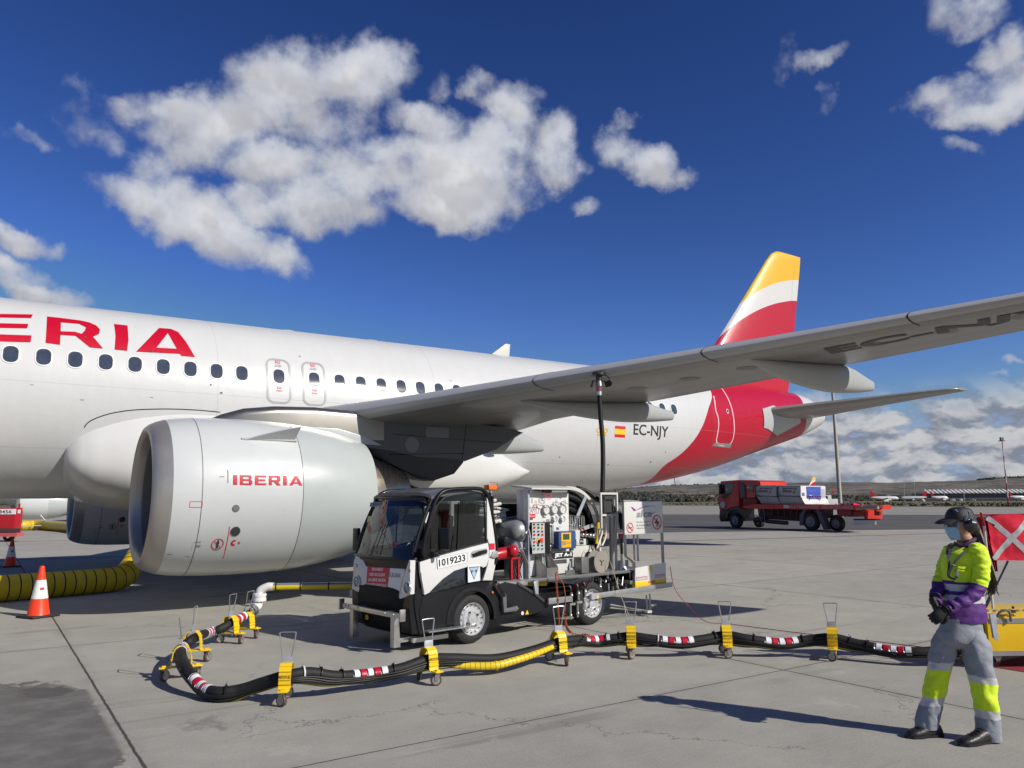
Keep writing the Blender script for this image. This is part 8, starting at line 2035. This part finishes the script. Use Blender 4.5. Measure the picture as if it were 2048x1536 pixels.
    # cap
    b = MB(); rows = []; ct = P(1924, 1014).z; cb = P(1900, 1040).z; hgt = ct-cb
    for i in range(14):
        t = i/13; r = math.cos(t*math.pi/2)**.62 if t < 1 else .02; z_ = cb+hgt*math.sin(t*math.pi/2); o = []
        for j in range(36):
            a = 2*math.pi*j/36; x = -math.cos(a)*(s*.92 if math.cos(a) > 0 else s*1.08)*r; y = math.sin(a)*s*.80*r; zz = z_
            if i < 8 and math.cos(a) < .2: zz -= (.5-.5*math.cos(a)*1.4-.1)*.062*(1-i/8)
            o.append(V((HC.x+x+.006, HC.y+y, zz)))
        rows.append(o)
    b.grid(rows, True, True); cp = b.build('cap', mat('cap_black', (.018, .020, .024), .6, var=.15, vscale=30, bump=.3, bscale=160), T, ang=80)
    b = MB(); rows = []
    for i in range(8):
        t = i/7; o = []
        for j in range(15):
            a = R(-68+136*j/14); ln_ = lin(.90, 1.62, t); x = -s*ln_*math.cos(a)**(.55); y = s*.76*math.sin(a)*(1-.06*t); zz = cb+.014-.012*t-.020*t*t*(1)-.018*(1-math.cos(a))
            o.append(V((HC.x+x+.004, HC.y+y, zz)))
        rows.append(o)
    b.grid(rows); b.grid([[p-V((0, 0, .005)) for p in r_] for r_ in rows]); b.grid([rows[-1], [p-V((0, 0, .005)) for p in rows[-1]]]); b.build('cap_peak', mat('cap_black', (.018, .020, .024), .6), cp, ang=60)
    b = MB(); b.ball((HC.x+.006, HC.y, ct-.002), .007, seg=8, rings=6)
    b.tube(crv([V((HC.x-s*.60, HC.y-s*.52, cb+.068)), V((HC.x-s*.50, HC.y-s*.56, cb+.076)), V((HC.x-s*.38, HC.y-s*.60, cb+.060))], 4), .0022, 5); b.build('cap_button', mat('cap_trim_grey', (.22, .22, .23), .5), cp)
    # ear defenders: cups and neck/over-head wire
    for sg_ in (-1, 1):
        c = HC+V((s*.16, sg_*s*.80, -.012)); b = MB(); b.lathe(c, (0, sg_, 0), [(0, .034), (.01, .040), (.03, .042), (.045, .034), (.052, .018), (.053, .001)], 28); e = b.build('ear_defender', mat('defender_black', (.010, .010, .012), .25, coat=.6), T)
        for v in e.data.vertices: v.co.z = c.z+(v.co.z-c.z)*1.22
        b = MB(); b.box(c+V((.01, sg_*.051, .028)), (.030, .003, .009), Matrix.Rotation(.2, 3, 'Y')); b.build('cup_label', inkwhite, e)
        b = MB(); b.lathe(c-V((0, sg_*.004, 0)), (0, sg_, 0), [(0, .036), (.008, .042)], 24); b.build('cup_cushion', mat('cushion_dark_red', (.16, .02, .02), .5), e)
    b = MB(); b.tube(crv([HC+V((s*.16+.03, -s*.84, .02)), HC+V((s*.36, -s*.82, .05)), HC+V((s*.30, -s*.66, .085)), HC+V((s*.20, -s*.3, ct-HC.z+.004)), HC+V((s*.18, 0, ct-HC.z+.008)), HC+V((s*.20, s*.4, ct-HC.z-.004)), HC+V((s*.3, s*.76, .05)), HC+V((s*.2, s*.84, .0))], 8), .0028, 6); b.tube(crv([HC+V((s*.0, -s*.86, .03)), HC+V((s*.02, -s*.84, .06)), HC+V((s*.2, -s*.76, .07))], 6), .0026, 6); b.build('defender_band', mat('band_steel', (.40, .41, .42), .25, metal=.8), T)
    # hair: bun at nape and long loose tail down the back
    rnd = random.Random(12); b = MB()
    n0 = P(1953, 1064, .0); 
    for k in range(150):
        u, w = rnd.uniform(-1, 1), rnd.uniform(-1, 1); ln_ = rnd.uniform(.75, 1.05)
        pts = [P(1948+4*u, 1058+4*w, .02*w), P(1957+5*u, 1074+3*w, .028*w), P(1965+7*u, 1100, .035*w), P(1974+9*u+3*rnd.random(), lin(1100, 1145, ln_), .04*w-.02), P(1981+8*u+4*rnd.random(), lin(1100, 1172, ln_), .045*w-.02), P(1984+9*u+6*rnd.uniform(-1, 1), lin(1100, 1188, ln_), .05*w-.02)]
        b.tube(crv(pts, 5), [.0035]*10+[.0028]*10+[.0022]*5+[.001], 4)
    b.build('hair', hairm, T, weld=False)
    b = MB(); b.ball(P(1946, 1058, .0), .05, .8, 1.1, 1.25, 16, 12); b.build('hair_base', hairm, T)
    # ---------- jacket
    sh_z = Z(1092)
    def jz(c): return 0
    YT = .10   # torso turned a little towards the viewer
    keys = [(P(1928, 1243).x, .0, Z(1243), .150, .112), (P(1928, 1238).x, .0, Z(1238), .153, .114), (P(1927, 1222).x, .0, Z(1222), .152, .114), (P(1926, 1200).x, .0, Z(1200), .138, .108), (P(1925, 1178).x, .0, Z(1178), .134, .106), (P(1924, 1150).x, .0, Z(1150), .138, .110),
            (P(1925, 1125).x, .0, Z(1125), .140, .114), (P(1928, 1108).x, .0, Z(1108), .128, .114), (P(1932, 1097).x, .0, Z(1098), .098, .098), (P(1935, 1090).x, .0, Z(1091), .066, .072), (P(1935, 1086).x, .0, Z(1087), .058, .060)]
    yz = Z(1163); b1, b2, b3, b4 = Z(1163), Z(1169), Z(1187), Z(1192.5)
    def zj(c):
        q = P(1905, 0)  # unused
        z_ = c.z-(c.x-P(1925, 1200).x)*-.06
        if z_ > Z(1162): return 1
        if Z(1181) < z_ < Z(1168): return 2
        if Z(1203) < z_ < Z(1189): return 2
        return 0
    J1 = cloth('jacket', keys, [pur, hv, band], T, n=12, wr=.0085, seed=2, seg=72, fr=(10, 10, 16), zones=zj)
    def sleeve(name, pts, rads, zone=None, seed=0):
        P_ = crv(pts, 22); n_ = len(P_); b = MB(); rr = [lin(rads[int(i*(len(rads)-1)/(n_-1)) if i < n_-1 else -1], rads[min(len(rads)-1, int(i*(len(rads)-1)/(n_-1))+1)], (i*(len(rads)-1)/(n_-1)) % 1) for i in range(n_)]
        b.tube(P_, rr, 48)
        for v in b.b.verts:
            k = min(range(n_), key=lambda i: (P_[i]-v.co).length_squared); d = (v.co-P_[k]).normalized(); q = V((v.co.x*16+seed, v.co.y*16, v.co.z*26)); v.co += d*(.006*noise.noise(q)+.003*noise.noise(q*2.2)+.016*(abs(noise.noise(V((q.x*.5, q.y*.5, q.z*.9+q.x*.4))))-.22))
        if zone:
            for f in b.b.faces: f.material_index = zone(f.calc_center_median())
        return b.build(name, [pur, hv], J1, ang=75)
    zl = lambda c: 1 if c.z > Z(1176)-(c.x-P(1962, 1176).x)*.35 else 0
    sleeve('sleeve', [P(1946, 1097, -.06), P(1958, 1106, -.11), P(1963, 1135, -.14), P(1959, 1165, -.15), P(1945, 1190, -.165), P(1920, 1206, -.175), P(1895, 1217, -.175)], [.050, .062, .060, .056, .052, .046, .040, .036], zl, 1)
    sleeve('sleeve', [P(1912, 1098, .06), P(1900, 1108, .10), P(1890, 1135, .10), P(1880, 1165, .06), P(1873, 1190, -.01), P(1871, 1207, -.08)], [.050, .058, .056, .052, .048, .042, .036], lambda c: 1 if c.z > Z(1163) else 0, 4)
    # collar, placket, lanyard, pocket
    b = MB(); rows = []
    for t, r_, dz in ((0, .062, 0.0), (.4, .066, .018), (.8, .074, .030), (1, .086, .018), (1.2, .098, .0), (1.4, .108, -.022)):
        rows.append([V((P(1935, 1088).x+r_*math.cos(a), r_*1.05*math.sin(a), Z(1092)+dz+.012*math.sin(a*1.0+.8)-(.035 if t > .7 else 0)*max(0, -math.cos(a))**3)) for a in [R(-160+320*j/30) for j in range(31)]])
    b.grid(rows); b.build('collar', pur, J1, ang=80)
    b = MB(); b.tube(crv([P(1925, 1092, -.062), P(1938, 1084, -.064), P(1948, 1078, -.04)], 5), [.010]*11, 8); b.tube(crv([P(1908, 1085, -.02), P(1925, 1092, -.050), P(1945, 1083, -.045), P(1950, 1075, .0)], 6), .016, 10); b.build('neck_scarf', mat('scarf_dark', (.035, .010, .050), .7), J1)
    def strip(L, w, m, name, off=-.135):
        b = MB(); Pp = crv([P(x, y, o) for x, y, o in L], 6); rows = []
        for i, p in enumerate(Pp):
            d = (Pp[min(i+1, len(Pp)-1)]-Pp[max(0, i-1)]).normalized(); nn_ = V((-d.z, 0, d.x))*w; rows.append([p-nn_, p+nn_])
        b.grid(rows); rows2 = [[q-V((0, .003, 0)) for q in r_] for r_ in rows]; b.grid(rows2); b.build(name, m, J1)
    def surf(px, py): # jacket front distance towards the viewer
        x = P(px, py).x-P(1925, py).x; return -.114*math.sqrt(max(.02, 1-(x/.145)**2))-.014
    lan = mat('lanyard_grey', (.045, .06, .075), .7)
    strip([(x, y, surf(x, y)) for x, y in ((1900, 1098), (1897, 1115), (1898, 1132), (1896, 1148))], .009, lan, 'lanyard'); strip([(x, y, surf(x, y)) for x, y in ((1930, 1103), (1920, 1112), (1908, 1126), (1900, 1140), (1897, 1152), (1908, 1158), (1915, 1152))], .009, lan, 'lanyard')
    strip([(x, y, surf(x, y)+.002) for x, y in ((1903, 1090), (1898, 1098), (1897, 1110))], .02, mat('scarf_dark', (.035, .010, .050), .7), 'placket')
    b = MB(); q = P(1914, 1146, surf(1914, 1146)-.004); b.box(q, (.022, .006, .05), None, .003); b.tube([q, q+V((-.01, -.004, .05)), q+V((-.03, -.002, .06))], .004); b.build('badge_clip', mat('clip_grey', (.16, .17, .15), .5), J1)
    for x0, x1, y in ((1916, 1936, 1134), (1916, 1936, 1140)): strip([(x0, y, surf(x0, y)), ((x0+x1)/2, y+1.5, surf((x0+x1)/2, y)), (x1, y+1, surf(x1, y))], .004 if y > 1135 else .008, mat('hi_vis_fold', (.50, .66, .01), .6), 'pocket_flap')
    # ---------- trousers
    def ztr(c):
        py = 1482-(c.z-Z(1482))/(Z(1382)-Z(1482))*100
        return py
    def zoneR(c):
        p = ztr(c)+(c.x-P(1888, 1350).x)*26
        return 2 if 1324 < p < 1339 or 1396 < p < 1412 else (1 if 1339 <= p <= 1396 else 0)
    def zoneL(c):
        p = ztr(c)+(c.x-P(1958, 1350).x)*-20
        return 2 if 1347 < p < 1361 or 1414 < p < 1431 else (1 if 1361 <= p <= 1414 else 0)
    H = cloth('trousers', [(P(1922, 1234).x, 0, Z(1234), .138, .105), (P(1922, 1250).x, 0, Z(1250), .142, .11), (P(1921, 1268).x, 0, Z(1268), .154, .115), (P(1920, 1282).x, 0, Z(1282), .148, .105), (P(1920, 1294).x, 0, Z(1294), .09, .07)], [gr, hv, band], T, n=8, wr=.008, seed=5, seg=60)
    def leg(keys, zone, seed):
        k2 = [(P(x, y).x, o, Z(y), rx*.94, ry*.95) for x, y, o, rx, ry in keys]; return cloth('trouser_leg', k2, [gr, hv, band], H, n=16, wr=.011, seed=seed, seg=54, fr=(12, 12, 15), zones=zone)
    leg([(1908, 1256, .02, .078, .09), (1898, 1285, .045, .094, .10), (1894, 1310, .055, .088, .096), (1889, 1340, .065, .084, .09), (1884, 1370, .075, .080, .086), (1879, 1400, .08, .078, .082), (1872, 1425, .08, .080, .080), (1867, 1448, .08, .082, .080), (1866, 1462, .08, .076, .078)], zoneR, 1)
    leg([(1934, 1256, -.02, .080, .092), (1943, 1285, -.04, .100, .104), (1947, 1315, -.05, .094, .098), (1952, 1345, -.055, .088, .092), (1957, 1375, -.06, .084, .088), (1962, 1405, -.06, .081, .084), (1966, 1435, -.055, .082, .082), (1968, 1460, -.05, .084, .082), (1969, 1475, -.05, .079, .080)], zoneL, 8)
    # side seam
    # ---------- boots
    def boot(heel, toe, zlift, ank):
        bb = MB(); h, t_ = heel, toe; d = (t_-h); L = d.length; d.normalize(); n_ = V((-d.y, d.x, 0)); n_.normalize(); rows = []
        for f, w, hh in ((0, .030, .055), (.05, .038, .082), (.2, .044, .10), (.42, .045, .092), (.6, .048, .068), (.8, .050, .056), (.93, .040, .046), (1.0, .016, .024)):
            c = h+d*(L*f); o = []
            for j in range(18):
                a = 2*math.pi*j/18; y_ = w*math.copysign(abs(math.cos(a))**.7, math.cos(a)); z_ = max(0.012, hh*(.5+.5*math.sin(a))); o.append(c+n_*y_+V((0, 0, z_)))
            rows.append(o)
        bb.grid(rows, True, True); B = bb.build('boot', mat('boot_leather', (.022, .021, .020), .42, var=.2, vscale=25, bump=.3, bscale=60), T, ang=60)
        bb = MB(); rows = []
        for f, w in ((-.02, .030), (.06, .042), (.25, .045), (.45, .041), (.7, .053), (.9, .046), (1.02, .014)):
            c = h+d*(L*f); rows.append([c-n_*w, c+n_*w, c+n_*w+V((0, 0, .020)), c-n_*w+V((0, 0, .020))])
        bb.grid(rows, True, True); bb.build('sole', blk, B, ang=30)
        bb = MB()
        for k in range(4): q = h+d*(L*(.40+.09*k))+V((0, 0, .088-.008*k)); bb.tube([q-n_*.025, q+V((0, 0, .006)), q+n_*.025], .0035, 5)
        bb.build('laces', blk, B)
        return B
    gz = lambda p, z: V((p.x, p.y, z))
    b1_ = boot(gz(P(1882, 1475, .08), .0), gz(P(1811, 1452, .03), .0), 0, 0)
    for o in [b1_]+list(b1_.children):   # trailing foot rolls on its heel edge: toe a little up
        pass
    h_ = P(1992, 1484, -.05); boot(gz(h_, .0), gz(P(1918, 1480, -.16), .0), 0, 0)
    # ---------- gloved hands clasped in front
    gl = mat('glove_black', (.010, .010, .011), .6, var=.15, bump=.3, bscale=150)
    def hand(wr, dirv, nrm, curl, flip, name):
        """palm from the wrist along dirv; fingers curl towards nrm; thumb on the flip side"""
        d = dirv.normalized(); n_ = (nrm-d*nrm.dot(d)).normalized(); s_ = d.cross(n_)*flip; b = MB(); rows = []
        for f, w, th in ((-.03, .030, .026), (0, .030, .024), (.03, .037, .022), (.06, .042, .021), (.085, .041, .018), (.092, .036, .012)):
            o = []
            for j in range(16):
                a = 2*math.pi*j/16; o.append(wr+d*f+s_*(w*math.cos(a))+n_*(th*math.sin(a)))
            rows.append(o)
        b.grid(rows, True, True)
        for k, (sx, ln_) in enumerate(((.030, .068), (.010, .078), (-.010, .073), (-.029, .058))):
            p = wr+d*.078+s_*sx; pts = [p]; a = 0; dd_ = d.copy()
            for seg_, c_ in ((.42, curl), (.32, curl*1.1), (.26, curl*.8)):
                a += c_; dd_ = d*math.cos(a)+n_*math.sin(a)+s_*(sx*.8); p = p+dd_.normalized()*ln_*seg_; pts.append(p)
            b.tube(crv(pts, 4), [.0112]*5+[.0104]*4+[.0095]*3+[.006], 10)
        p = wr+d*.02+s_*.030; b.tube(crv([p, p+d*.022+s_*.022+n_*.008, p+d*.045+s_*.028+n_*.018, p+d*.062+s_*.022+n_*.026], 4), [.014]*5+[.0125]*4+[.011]*3+[.007], 10)
        return b.build(name, gl, T, ang=70)
    wl = P(1890, 1219, -.18); wrr = P(1868, 1205, -.09)
    hand(wl, V((-.075, .0, -.06)), V((.0, .9, -.3)), .62, 1, 'glove'); hand(wrr, V((.005, -.05, -.09)), V((.4, -.2, -.2)), .55, -1, 'glove')
    b = MB(); b.tube([P(1902, 1213, -.178), P(1890, 1219, -.18)], [.042, .036], 20); b.tube([P(1871, 1194, -.05), P(1869, 1206, -.09)], [.040, .034], 20); b.build('glove_cuff', gl, T)
    return T
worker()
